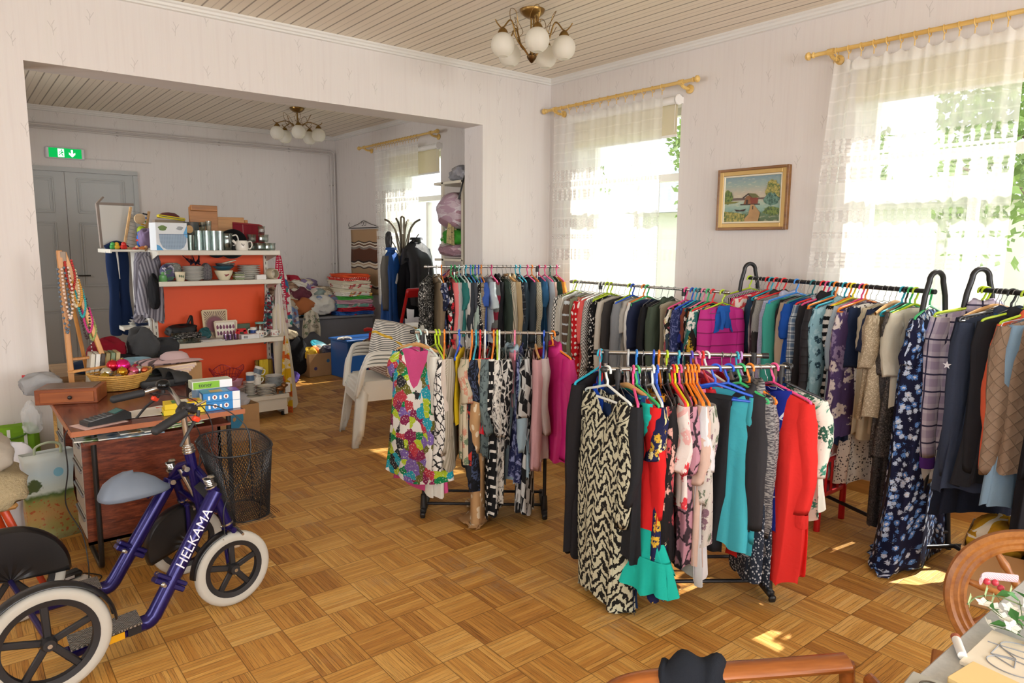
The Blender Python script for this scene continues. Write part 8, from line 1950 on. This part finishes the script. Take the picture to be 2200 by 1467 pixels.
# blue chest behind the rocking chair
bc_ = empty('toy_chest', (3.9, 7.8, 0), .08, 'bright blue painted wooden chest behind the white plastic chairs', 'chest')
BL = mat('#1e5aa4', .45, var=.1)
MB().box((0, 0, .22), (.62, .4, .44), bev=.006).build('chest_body', BL, bc_, smooth=False); MB().box((0, 0, .455), (.66, .44, .025), bev=.005).build('lid', BL, bc_, smooth=False)
put(lump(.16, .1, .03, 41, .2), 'lace_doily', fabric('fleck', '#c9c4bc', '#7f7a74', s=1), (3.62, 7.66, .47), 'small white lace cloth on the corner of the blue chest', 'cloth')
# red rocking chair facing left
rc = empty('rocking_chair', (3.86, 6.75, 0), math.radians(100), 'bright red rocking chair with checked cushions below the coat stand', 'chair')
RD = mat('#c0141c', .35)
for s in (-1, 1):
 y = s * .27
 MB().tube([(.42 * math.sin(a) * 1.15 - .05, y, .42 - .40 * math.cos(a) + .0) for a in np.linspace(-1.0, 1.0, 18)], .017, 10).build('rocker', RD, rc)
 MB().tube([(.2, y, .05), (.22, y, .40), (.2, y, .64)], [.016, .02, .014], 10).build('leg', RD, rc)
 MB().tube([(-.22, y, .05), (-.2, y, .40)], .018, 10).build('leg', RD, rc)
 MB().tube(spline([(.3, y, .655), (.22, y, .67), (.0, y, .66), (-.25, y, .64)], 5), .021, 10, squash=.7).build('armrest', RD, rc)
 for x in (.1, -.02, -.13): MB().tube([(x, y, .42), (x - .01, y, .65)], [.011, .009], 8).build('spindle', RD, rc)
 MB().tube([(-.2, y * .9, .40), (-.3, y * .95, .75), (-.42, y * .95, 1.12)], .017, 10).build('back_post', RD, rc)
MB().box((.0, 0, .40), (.48, .54, .035), bev=.012).build('seat', RD, rc)
MB().box((-.43, 0, 1.1), (.04, .58, .1), rot3(0, -.3, 0), bev=.015).build('top_rail', RD, rc)
MB().tube([(.21, -.27, .2), (.21, .27, .2)], .011, 8).build('stretcher', RD, rc)
PLD = fabric('plaid', '#b5a68e', '#7d6c58', '#3a2e28', s=.06)
put(lump(.42, .34, .12, 42, .05), 'back_cushion', PLD, (3.93, 6.46, .5), 'brown checked cushion leaning on the back of the red rocking chair', 'cushion', rot=(0, -1.15, math.radians(100) + PI))
put(lump(.36, .17, .14, 43, .05), 'rolled_cushion', PLD, (3.66, 6.93, .425), 'brown checked rolled cushion at the front of the red rocking chair', 'cushion')
# coat stand
cx_, cy_ = 4.24, 7.35
cs_ = empty('coat_stand', (cx_, cy_, 0), 0, 'brown metal coat stand with curved hooks by the far window', 'coat stand')
CSM = mat('#6f6656', .3, .8)
MB().tube([(0, 0, .02), (0, 0, 1.72)], .016, 12).lathe([(.2, 0), (.2, .015), (.06, .03), (.02, .05)], 24).build('pole', CSM, cs_)
for k in range(4):
 a = k * PI / 2 + .72; P = lambda r, z: (r * math.cos(a), r * math.sin(a), z)
 MB().tube(spline([P(.03, 1.45), P(.07, 1.65), P(.09, 1.76), P(.15, 1.85), P(.22, 1.89)], 6), .012, 10).build('upper_hook', CSM, cs_)
 MB().tube(spline([P(.02, 1.4), P(.1, 1.58), P(.2, 1.72)], 6), .006, 8).build('lower_hook', CSM, cs_)
MB().tube(np.vstack([[(-.022, 0, 1.45)], arc((0, 0, 1.9), .022, PI, 0, 8), [(.022, 0, 1.45)]]), .011, 10).build('loop', CSM, cs_)
def coat(loc, rz, L, sw, fab, label, nm, seed, f2=None, sl=.6, T=.07):
 g = np.random.default_rng(seed)
 o = body_mesh(g, L, sw, sw * 1.15, T, -9, slope=.75, fold=1.8).build(nm, fab, None, angle=0)
 o.location = loc; o.rotation_euler = (0, 0, rz); tag(o, label, nm, None)
 for s in (-1, 1): sleeve_mesh(g, s, sw, sl, -9, .07, .052, .75, .03).build('sleeve', f2 or fab, o, angle=0)
 P = []
 th = np.linspace(0, 2 * PI, 20)
 for rad, zz in ((.06, -.12), (.066, -.07), (.085, -.06), (.095, -.09)): P.append(np.stack([rad * np.cos(th), .6 * rad * np.sin(th), zz + .0 * th], 1))
 P = np.array(P); MB().grid(P, P[:, :, [0, 2]]).build('collar', fab, o, angle=0)
 return o
jb = coat((cx_ - .2, cy_ - .08, 1.62), .5, 1.05, .15, fabric('shiny', '#1f57a4'), 'blue and grey outdoor jacket hanging on the left of the coat stand', 'jacket', 51, fabric('shiny', '#6a6862'))
MB().box((-.02, -.085, -.42), (.03, .006, .12), rot3(0, .4, 0)).build('zip_pull', mat('#d8d8d6', .4), jb)
coat((cx_ + .14, cy_ - .08, 1.74), .2, .78, .2, fabric('shiny', '#26262a'), 'black shiny coat bulging on the right of the coat stand', 'coat', 52, T=.15)
coat((cx_ + .02, cy_ - .13, 1.5), .2, .6, .13, fabric('plain', '#15151a'), 'black jacket hanging in the middle of the coat stand', 'jacket', 53, T=.08)
put(lump(.07, .06, .17, 54, .2), 'flat_cap', fabric('plain', '#4c4a4a'), (cx_ - .17, cy_ + .03, 1.55), 'dark grey cap hung on the coat stand above the blue jacket', 'cap')
# wall hanging
th_ = empty('wall_hanging', (XR - .016, 9.0, 1.42), 0, 'brown woven wall hanging with wavy stripes on a wire hanger', 'wall hanging')
t = NT('woven_waves'); u = t.xyz(t.uv()); yy = t.M('ADD', u[1], t.M('MULTIPLY', t.M('SINE', t.M('MULTIPLY', u[0], 16)), .012)); yy = t.M('ADD', yy, t.M('MULTIPLY', t.noise(t.uv(), 9, 2), .02))
c = t.ramp(t.M('MULTIPLY_ADD', yy, 1.0, .5), [(0, '#a98a68'), (.1, '#a98a68'), (.105, '#3a2a22'), (.13, '#cfc4b0'), (.15, '#a98a68'), (.38, '#a98a68'), (.39, '#4a3a34'), (.41, '#d5cab6'), (.44, '#a98a68'), (.455, '#d5cab6'), (.475, '#33231c'), (.5, '#5a3420'), (.66, '#6a3c24'), (.67, '#8a8078'), (.7, '#d8cebc'), (.72, '#6a4a34'), (.745, '#d8cebc'), (.765, '#3a2a22'), (.78, '#b08f6a'), (1, '#b4946e')], 'CONSTANT')
WH_ = t.fin(t.bsdf(c, .9, 0, t.bump(t.M('SINE', t.M('MULTIPLY', u[1], 700)), .2, .003)))
P = np.array([[(-.006 + .006 * math.sin(v * 9), .41 - .82 * uu, .38 - v * .9) for uu in np.linspace(0, 1, 10)] for v in np.linspace(0, 1, 24)]); UV = np.array([[(uu, .45 - v * .95) for uu in np.linspace(0, 1, 10)] for v in np.linspace(0, 1, 24)])
MB().grid(P, UV).build('weaving', WH_, th_, solid=.006)
ir = MB().tube([(-.01, -.47, .40), (-.01, .47, .40)], .006, 8)
ir.tube(spline([(-.01, -.42, .41), (-.01, -.15, .46), (-.01, 0, .5), (-.01, .15, .46), (-.01, .42, .41)], 6), .004, 6)
for s in (-1, 1): ir.tube(spline([(-.01, s * .44, .4), (-.012, s * .47, .45), (-.012, s * .43, .48)], 5), .004, 6).tube(arc((-.01, s * .04, .46), .03, 0, 5.5, 14, ((0, 1, 0), (0, 0, 1))), .003, 6)
ir.build('iron_hanger', mat('#3a3634', .4, .6), th_)
# shelf with bedding behind the archway pillar
su = empty('shelf_unit', (4.18, 5.75, 0), 0, 'pale open shelf unit stuffed with bedding behind the archway pillar', 'shelf')
for x in (.36,): MB().box((x, 0, 1.1), (.02, .5, 2.2)).build('side_panel', mat('#cfc8b6', .5), su, smooth=False)
for x, y in ((-.35, -.24), (-.35, .1)): MB().box((x, y, 1.1), (.02, .03, 2.2)).build('post', mat('#cfc8b6', .5), su, smooth=False)
for z_ in (2.19, 1.45, 1.1, .7, .3): MB().box((0, 0, z_), (.72, .5, .025), bev=.004).build('shelf', mat('#d8d2c0', .5), su, smooth=False)
for k, (z_, w, h, c, lb) in enumerate([(1.74, .5, .34, ('print', '#b89aa8', '#d8ccd0', '#a8848f', '#c8b4bc'), 'pinkish lace bedding bundle under the top of the shelf unit'), (1.58, .4, .17, ('shiny', '#3a9a2c'), 'bright green bag in the shelf unit'), (1.48, .46, .14, ('print', '#c0a0a8', '#d8d0cc', '#9a7a84', '#b8a4b0'), 'rosy bedding folded under the green bag'), (1.12, .48, .26, ('print', '#9c2c3a', '#d8c8b0', '#3a4a9c', '#b8605a', '#4a7a5a'), 'red and blue printed bedding bundle in the shelf unit'), (.74, .46, .22, ('plain', '#8a8478'), 'grey brown blanket in the lower shelf unit')]):
 put(lump(w, .44, h, 80 + k, .1), 'bedding', fabric(*c, s=.05), (4.0, 5.72, z_), lb, 'bedding')
put(lump(.4, .3, .14, 90, .16), 'grey_bag', film('#9a9aa0', .9), (4.04, 5.7, 2.205), 'grey bag with black straps on top of the shelf unit', 'bag')
tag(MB().tube(spline([(4.2, 5.6, 2.34), (4.0, 5.52, 2.32), (3.86, 5.5, 2.26), (3.8, 5.5, 2.1), (3.79, 5.52, 2.02)], 6), .008, 8).build('strap', BLK), 'black strap dangling from the grey bag on the shelf unit', 'strap')
put(MB().box((0, 0, .14), (.05, .03, .28)), 'picture_frame', wood('#b07c3c', '#d0a060'), (4.1, 5.44, 1.62), 'wooden frame edge standing in the shelf unit', 'frame', smooth=False)
hung(.1, .3, fabric('fleck', '#b8a878', '#5a5a48', s=1), (3.8, 5.64, 1.9), 'fringed straw coloured cloth hanging at the side of the shelf unit', 95)
# ---------------- stacked white plastic chairs
WPL = mat('#dddcd4', .38)
def plastic_chair(loc, rz, label):
 o = empty('plastic_chair', loc, rz, label, 'chair', 'stacked white plastic chairs')
 n, m = 14, 12; u = np.linspace(-1, 1, n); v = np.linspace(-1, 1, m); Uq, Vq = np.meshgrid(u, v)
 X = .23 * Uq; Y = (.235 + .015 * Uq) * Vq; Z = .435 - .012 * (1 - Vq ** 2) * (1 - Uq ** 2) - .035 * np.clip(Uq - .75, 0, 1) * 2 - .02 * np.abs(Vq) ** 6
 MB().grid(np.stack([X, Y, Z], 2)).build('seat', WPL, o, solid=.006)
 ap = MB()
 for s in (-1, 1): ap.bar((-.2, s * .24, .40), (.2, s * .25, .395), .012, .07, up=(0, 0, 1))
 ap.bar((.225, -.24, .385), (.225, .24, .385), .07, .012, up=(0, 1, 0)).build('apron', WPL, o)
 for sx in (-1, 1):
  for s in (-1, 1):
   P = []
   for q_ in np.linspace(0, 1, 8):
    x, y, z_ = (sx * (.205 + .055 * q_), s * (.225 + .055 * q_), .42 * (1 - q_)); w = .045 * (1 - q_) + .03 * q_
    P.append([(x - sx * w, y + s * .012, z_), (x - sx * w * .4, y + s * .018, z_), (x + sx * .014, y + s * .018, z_), (x + sx * .018, y, z_), (x + sx * .016, y - s * w, z_)])
   MB().grid(np.array(P)).build('leg', WPL, o, solid=.008, angle=0)
 for s in (-1, 1):
  pts = spline([(.235, s * .255, .40), (.215, s * .285, .52), (.19, s * .3, .625), (.13, s * .305, .66), (-.05, s * .3, .655), (-.2, s * .27, .64), (-.255, s * .235, .6)], 6)
  P = []
  for i, p in enumerate(pts):
   d = pts[min(i + 1, len(pts) - 1)] - pts[max(i - 1, 0)]; d /= np.linalg.norm(d); nx = np.cross(d, (0, s, 0)); nx /= max(np.linalg.norm(nx), 1e-6); yv = np.array((0, s, 0)) * .028
   P.append([p - yv - nx * .012, p - yv * .9 + nx * .006, p + yv * .9 + nx * .006, p + yv - nx * .012])
  MB().grid(np.array(P)).build('armrest', WPL, o, solid=.008)
 b = MB(); Bk = lambda y, z_: (-.22 - .15 * (z_ - .43) - .05 * (1 - (y / .24) ** 2), y, z_)
 for y in (-.2, -.12, -.04, .04, .12, .2): b.add(*(lambda P: (P.reshape(-1, 3), [(2 * i, 2 * i + 1, 2 * i + 3, 2 * i + 2) for i in range(9)]))(np.array([[Bk(y - .022, z_), Bk(y + .022, z_)] for z_ in np.linspace(.43, .8, 10)])))
 b.build('back_slats', WPL, o, solid=.007)
 MB().tube([Bk(y, .8 + .03 * (1 - (y / .26) ** 2)) for y in np.linspace(-.25, .25, 14)], .022, 8, squash=.6).build('top_rail', WPL, o)
 for s in (-1, 1): MB().tube([Bk(s * .235, z_) for z_ in np.linspace(.42, .82, 8)], .018, 8).build('back_post', WPL, o)
 return o
pc = plastic_chair((2.72, 5.15, 0), math.radians(165), 'bottom chair of the stack of white plastic chairs, its feet on the parquet')
for k in (1, 2, 3):
 c = copy_tree(pc); c.location = (2.72 + .012 * k, 5.15 - .004 * k, .03 * k); c['label'] = ['', 'second chair from below in the stack of white plastic chairs', 'third chair from below in the stack of white plastic chairs', 'topmost white plastic chair of the stack, carrying the wavy cushion'][k]
t = NT('wavy_print'); u = t.xyz(t.uv()); ph = t.M('MULTIPLY', t.M('SINE', t.M('MULTIPLY', u[0], 38)), .006)
f = t.M('FRACT', t.M('DIVIDE', t.M('ADD', u[1], ph), .016)); c = t.mix(t.step(f, .5, .06), '#e4e0d6', '#4a4a4c'); sp_ = t.M('FRACT', t.M('DIVIDE', t.M('ADD', t.M('ADD', u[1], t.M('MULTIPLY', u[0], .3)), ph), .22))
c = t.mix(t.M('MULTIPLY', t.M('LESS_THAN', sp_, .1), t.M('GREATER_THAN', t.noise(t.uv(), 5, 1), .46)), c, '#cfa62a')
CUS = t.fin(t.bsdf(c, .8))
n = 22; u_ = np.linspace(-1, 1, n); Uq, Vq = np.meshgrid(u_, u_); puff = ((1 - Uq ** 4) * (1 - Vq ** 4)) ** .5
P1 = np.stack([.21 * Uq * (1 - .07 * Vq ** 2), .21 * Vq * (1 - .07 * Uq ** 2), .075 * puff], 2); P2 = P1 * (1, 1, -1)
UVc = np.stack([Uq * .21, Vq * .21], 2)
cu_ = put(MB().grid(P1, UVc).grid(P2[:, ::-1], UVc), 'cushion', CUS, (2.84, 5.07, .765), 'grey and white wavy striped cushion with yellow accents on the white chairs', 'cushion', rot=(1.12, .25, -.35))
rl = empty('rolled_rug', (2.78, 5.1, .60), 0, 'brown and white striped rug rolled up on the seat of the white chairs', 'rug')
MB().tube([(-.05, -.2, 0), (.0, .2, 0)], .075, 20).build('roll', fabric('vstripe', '#8a6458', '#d5c4b2', s=.02), rl)
for k in range(3): MB().tube([(-.06 + .006, -.205, 0.0) + np.array((math.cos(a), 0, math.sin(a))) * (.02 + .018 * k) for a in np.linspace(0, 2 * PI, 20)[:-1]], .006, 6, closed=True).build('coil', mat('#d0bda8', .8), rl)
hung(.16, .45, fabric('hstripe', '#b9ab9c', '#5a4c44', s=.018), (2.86, 5.0, .52), 'striped fringed rug end hanging down behind the white chair legs', 97, .4, pinch=1)
# ---------------- red doll bed under the window rack
cr = empty('doll_bed', (3.93, 2.02, 0), .02, 'bright red wooden doll bed with turned bars under the arched rack', 'doll bed')
for x in (-.19, .11):
 for y in (-.15, .32): MB().tube([(x, y, 0), (x, y, .45 if x < 0 else .40)], .018, 12).ball((x, y, .45 if x < 0 else .40), .018, 12, 8).build('post', RD, cr)
for z_ in (.20, .40):
 for a, b in (((-.19, -.15), (.11, -.15)), ((-.19, .32), (.11, .32)), ((-.19, -.15), (-.19, .32)), ((.11, -.15), (.11, .32))): MB().bar((*a, z_), (*b, z_), .016, .026, bev=.004).build('rail', RD, cr, smooth=False)
for x in (-.12, -.05, .03):
 for y in (-.15, .32): MB().tube([(x, y, .2), (x, y, .4)], .008, 8).build('bar', RD, cr)
for y in (-.04, .05, .15, .24):
 for x in (-.19, .11): MB().tube([(x, y, .2), (x, y, .4)], .008, 8).build('bar', RD, cr)
MB().box((-.04, .085, .19), (.28, .45, .012)).build('bed_base', RD, cr, smooth=False)
put(lump(.26, .42, .2, 99, .12), 'grey_cloth', fabric('plain', '#b4b4b6'), (3.89, 2.1, .2), 'pale grey crumpled cloth inside the red doll bed', 'cloth')
# ---------------- bottom right corner: table with trinkets, spinning wheel, carton, armchair
STN = NT('grey_laminate'); n_ = STN.noise(STN.tc('Object'), 60, 4, .7); STN = STN.fin(STN.bsdf(STN.mix(n_, '#9fa2a2', '#c9cac6'), .4))
bt_ = empty('side_table', (1.83, .19, 0), 0, 'grey speckled table with flowers and bicycle pictures at the lower right', 'table')
MB().box((0, 0, .735), (.88, .62, .03), bev=.004).build('table_top', STN, bt_, smooth=False)
for x in (-.4, .4):
 for y in (-.26, .26): MB().box((x, y, .36), (.04, .04, .72)).build('leg', mat('#6a6a6c', .4), bt_, smooth=False)
TZ = .751
bp = empty('bicycle_picture', (1.655, .38, TZ), 0, 'cream picture of an old bicycle lying on the grey table', 'picture')
bp.scale = (.55, .8, 1); MB().box((0, 0, .005), (.34, .2, .01), bev=.002).build('panel', mat('#e2d8c4', .5, var=.06), bp, smooth=False)
lines = MB()
for x, r in ((-.07, .055), (.08, .055)): lines.tube([(x + r * math.cos(a), .005 + r * math.sin(a), .0108) for a in np.linspace(0, 2 * PI, 30)[:-1]], .0016, 5, closed=True)
for a, b in (((-.07, 0), (0, .01)), ((0, .01), (.06, .06)), ((-.03, .06), (.06, .06)), ((-.03, .06), (0, .01)), ((.06, .06), (.08, 0)), ((-.07, 0), (-.03, .06)), ((.06, .06), (.055, .085))): lines.tube([(*a, .0108), (*b, .0108)], .0016, 5)
lines.build('drawing', mat('#8f9296', .5), bp); multi('painted_flower', [(poly([(x + .016 * math.cos(a) * (1 + .25 * math.cos(5 * a)), y_ + .016 * math.sin(a) * (1 + .25 * math.cos(5 * a))) for a in np.linspace(0, 6.28, 24)[:-1]], np.eye(3), (0, 0, .0102), 0), mat(c, .6)) for x, y_, c in ((.11, -.06, '#d8a8a0'), (.08, -.07, '#c98f8a'), (.14, -.05, '#e0b8ac'), (-.1, -.07, '#c8b0a0'))], bp, smooth=False)
put(MB().box((0, 0, .009), (.1, .12, .018), bev=.003), 'cream_notepad', mat('#e6c688', .5), (1.51, .385, TZ), 'pale orange booklet in a grey cover at the near edge of the grey table', 'booklet', rz=-.12, smooth=False)
put(MB().box((0, 0, .006), (.09, .12, .012), bev=.003), 'slate_tile', mat('#a9a79c', .5, var=.15), (1.405, .44, TZ), 'grey tile with a wire ring at the corner of the table', 'tile', rz=.1, smooth=False)
tag(MB().tube([(1.405 + .02 * math.cos(a), .455 + .02 * math.sin(a), TZ + .016) for a in np.linspace(0, 2 * PI, 24)[:-1]], .002, 6, closed=True).build('wire_ring', mat('#5a5248', .4, .6)), 'thin wire ring lying on the grey tile', 'ring')
rs = put(MB().tube([(-.035, 0, .011), (.03, 0, .011)], .009, 12), 'roll_stick', mat('#e4e2dc', .5), (1.612, .478, TZ), 'short white stick with brown end on the grey table', 'stick', rz=.5); MB().tube([(.03, 0, .011), (.042, 0, .011)], .0095, 12).build('end_cap', mat('#a0563a', .5), rs)
fl = empty('artificial_flowers', (1.80, .41, TZ), 0, 'bunch of white artificial blossoms with green leaves on the grey table', 'flowers')
fl.scale = (.62, .8, .8); g_ = np.random.default_rng(21); lf, fw_, st_ = MB(), MB(), MB()
for k in range(46):
 p = np.array((g_.uniform(-.16, .14), g_.uniform(-.12, .09), g_.uniform(.015, .10))); n = np.array((g_.normal() * .5, -.4 + g_.normal() * .4, 1.)); n /= np.linalg.norm(n); ax = np.cross(n, (1, 0, 0)); ax /= np.linalg.norm(ax); ay = np.cross(n, ax)
 st_.tube([p, p * .4 + (0, 0, -.0)], .0012, 4)
 if k % 2:
  for j in range(5):
   a = j * 2 * PI / 5; d = math.cos(a) * ax + math.sin(a) * ay; e = np.cross(n, d); fw_.add([p, p + d * .012 + e * .008 + n * .004, p + d * .022 + n * .007, p + d * .012 - e * .008 + n * .004], [(0, 1, 2, 3)])
 else:
  d = math.cos(k) * ax + math.sin(k) * ay; e = np.cross(n, d); lf.add([p, p + d * .022 + e * .014 + n * .004, p + d * .05, p + d * .022 - e * .014 + n * .004], [(0, 1, 2, 3)])
lf.build('leaf', mat('#3f7a3a', .5, var=.3), fl, smooth=False); fw_.build('blossom', mat('#eeeade', .6), fl, smooth=False); st_.build('stem', mat('#5a6a3a', .6), fl)
iv = empty('ivy_spray', (1.83, .46, TZ + .02), 0, 'spray of pale ivy with pink berries and striped ribbon at the table edge', 'flowers')
iv.scale = (.7, .7, .7); MB().tube(spline([(.1, -.05, 0), (0, .02, .05), (-.1, .05, .07), (-.16, .06, .06)], 6), .0025, 6).build('stem', mat('#7a8a5a', .6), iv)
lv = MB()
for p in ((-.14, .06, .065), (-.06, .04, .075), (-.02, .03, .04), (.04, .0, .06)): lv.add([np.array(p) + np.array(d) * .028 for d in ((0, 0, -1), (.5, .1, -.3), (1, .1, .2), (.4, 0, .4), (0, 0, 1), (-.4, 0, .4), (-1, -.1, .2), (-.5, -.1, -.3))], [tuple(range(8))])
lv.build('leaf', mat('#a9c08a', .5, var=.2), iv, smooth=False)
for p in ((-.03, .05, .1), (.02, .04, .085), (.05, .03, .06)): MB().ball(p, .011, 10, 8).build('berry', mat('#c8384a', .3), iv)
MB().tube(spline([(-.09, .05, .12), (-.03, .06, .115), (.04, .04, .10), (.1, .0, .09)], 6), .013, 8, squash=.4).build('ribbon', fabric('diag', '#d8a0ac', '#efe0e0', s=.012), iv)
# spinning wheel behind the table
sw_ = empty('spinning_wheel', (2.53, .575, 0), 0, 'large turned wooden spinning wheel standing behind the grey table', 'spinning wheel')
SWW = wood('#8a4f24', '#b87c40', 14, 0, .35); c0 = np.array((0, 0, .51)); nv = Vector((.92, .35, -.2)).normalized(); Rw = np.array(nv.to_track_quat('Z', 'Y').to_matrix())
MB().lathe([(r_ - .058, z_) for r_, z_ in [(.222, -.02), (.23, -.026), (.24, -.022), (.247, -.028), (.258, -.024), (.268, -.03), (.282, -.024), (.286, 0), (.282, .024), (.268, .03), (.258, .024), (.247, .028), (.24, .022), (.23, .026), (.222, .02), (.222, -.02)]], 72, c0, Rw).build('wheel_rim', SWW, sw_)
hb_ = MB().lathe([(1e-7, -.05), (.02, -.05), (.03, -.03), (.034, 0), (.03, .03), (.02, .05), (1e-7, .05)], 18, c0, Rw); hb_.build('hub', SWW, sw_)
for k in range(8):
 a = k * PI / 4 + .2; d = Rw @ np.array((math.cos(a), math.sin(a), 0)); MB().tube([c0 + d * (.03 + .138 * q_) for q_ in (0, .15, .3, .5, .7, .85, 1)], [.009, .011, .014, .009, .014, .011, .009], 10).build('spoke', SWW, sw_)
for s in (-1, 1): MB().tube([c0 + Rw @ np.array((0, 0, .075 * s)), c0 * (1, 1, .52) + Rw @ np.array((0, 0, .085 * s)), np.array((0, 0, .2)) + Rw @ np.array((0, 0, .09 * s)) * (1, 1, 0)], [.012, .02, .016], 10).build('upright', SWW, sw_)
MB().box((0.02, -.0, .19), (.26, .5, .035), rot3(0, 0, .3), bev=.006).build('bench', SWW, sw_, smooth=False)
for p in ((.1, .2), (-.1, .2), (0, -.22)): MB().tube([(p[0] * .7, p[1] * .8, .18), (p[0] * 1.3, p[1] * 1.15, 0)], [.018, .014], 10).build('leg', SWW, sw_)
put(carton(.42, .36, .27, CARD), 'cardboard_box', CARD, (3.72, .93, 0), 'open carton of clothes below the rack of jackets', 'box', rz=.2, smooth=False)
put(lump(.34, .26, .2, 101, .15), 'checked_cloth', fabric('plaid', '#c99a22', '#b07c1c', '#e8e0cc', s=.11), (3.72, .96, .16), 'mustard checked cloth on top of the carton of clothes', 'cloth')
put(lump(.3, .24, .16, 102, .15), 'black_cloth', fabric('plain', '#1b1b20'), (3.68, .76, .14), 'black cloth spilling from the carton of clothes', 'cloth')
put(lump(.07, .06, .05, 103, .2), 'red_ribbon', fabric('plain', '#d0242c'), (3.6, 1.04, .25), 'small red ribbon at the edge of the carton', 'ribbon')
put(MB().lathe([(.16, 0), (.12, .02), (.09, .03), (.08, .09), (.05, .1), (1e-7, .1)], 26), 'straw_hat', mat('#d6d3c4', .8, var=.08), (3.5, .66, .36), 'pale woven hat leaning on the carton of clothes', 'hat', rot=(.9, 0, -.5))
# bentwood armchair seen from behind
ac = empty('armchair', (1.2, .585, 0), math.radians(144), 'bentwood armchair at the lower edge, black garment over its arm', 'armchair')
BW = wood('#6a3312', '#a8622a', 14, 0, .25)
for s, xx in ((1, 0), (-1, .02)):
 y = s * .235
 MB().tube(spline([(-.2, y, .72), (-.05, y, .71), (.16 + xx, y, .695), (.3 + xx, y, .665), (.352 + xx, y, .58), (.345 + xx, y, .48), (.30, y, .36), (.27, y, 0)], 7), .019, 12, squash=1.5).build('bent_arm', BW, ac)
 MB().tube([(-.2, y, .72), (-.26, y, 0)], .017, 10).build('back_leg', BW, ac)
ac.scale = (1, 1, .945); MB().box((.04, 0, .42), (.48, .44, .06), bev=.02).build('seat', fabric('plain', '#6a5a48'), ac); MB().box((-.24, 0, .60), (.03, .44, .22), bev=.012).build('backrest', BW, ac, smooth=False)
dc = fabric('plain', '#20242c'); n = 20; P = []
for u in np.linspace(-1, 1, 26):
 P.append([(.15 + .07 * v + .01 * math.sin(u * 5 + v * 3), -.235 - .1 * u + .0 * v, .70 - .30 * abs(u) ** 2.2 - .02 * v * v + .010 * math.sin(v * 7 + u * 4)) for v in np.linspace(-1, 1, n)])
P = np.array(P); o = put(MB().grid(P, np.stack([P[:, :, 0], P[:, :, 1] * 2], 2)), 'draped_trousers', dc, (1.2, .585, 0), 'black trousers thrown over the arm of the bentwood armchair', 'trousers', rz=math.radians(144), solid=.012, angle=0)
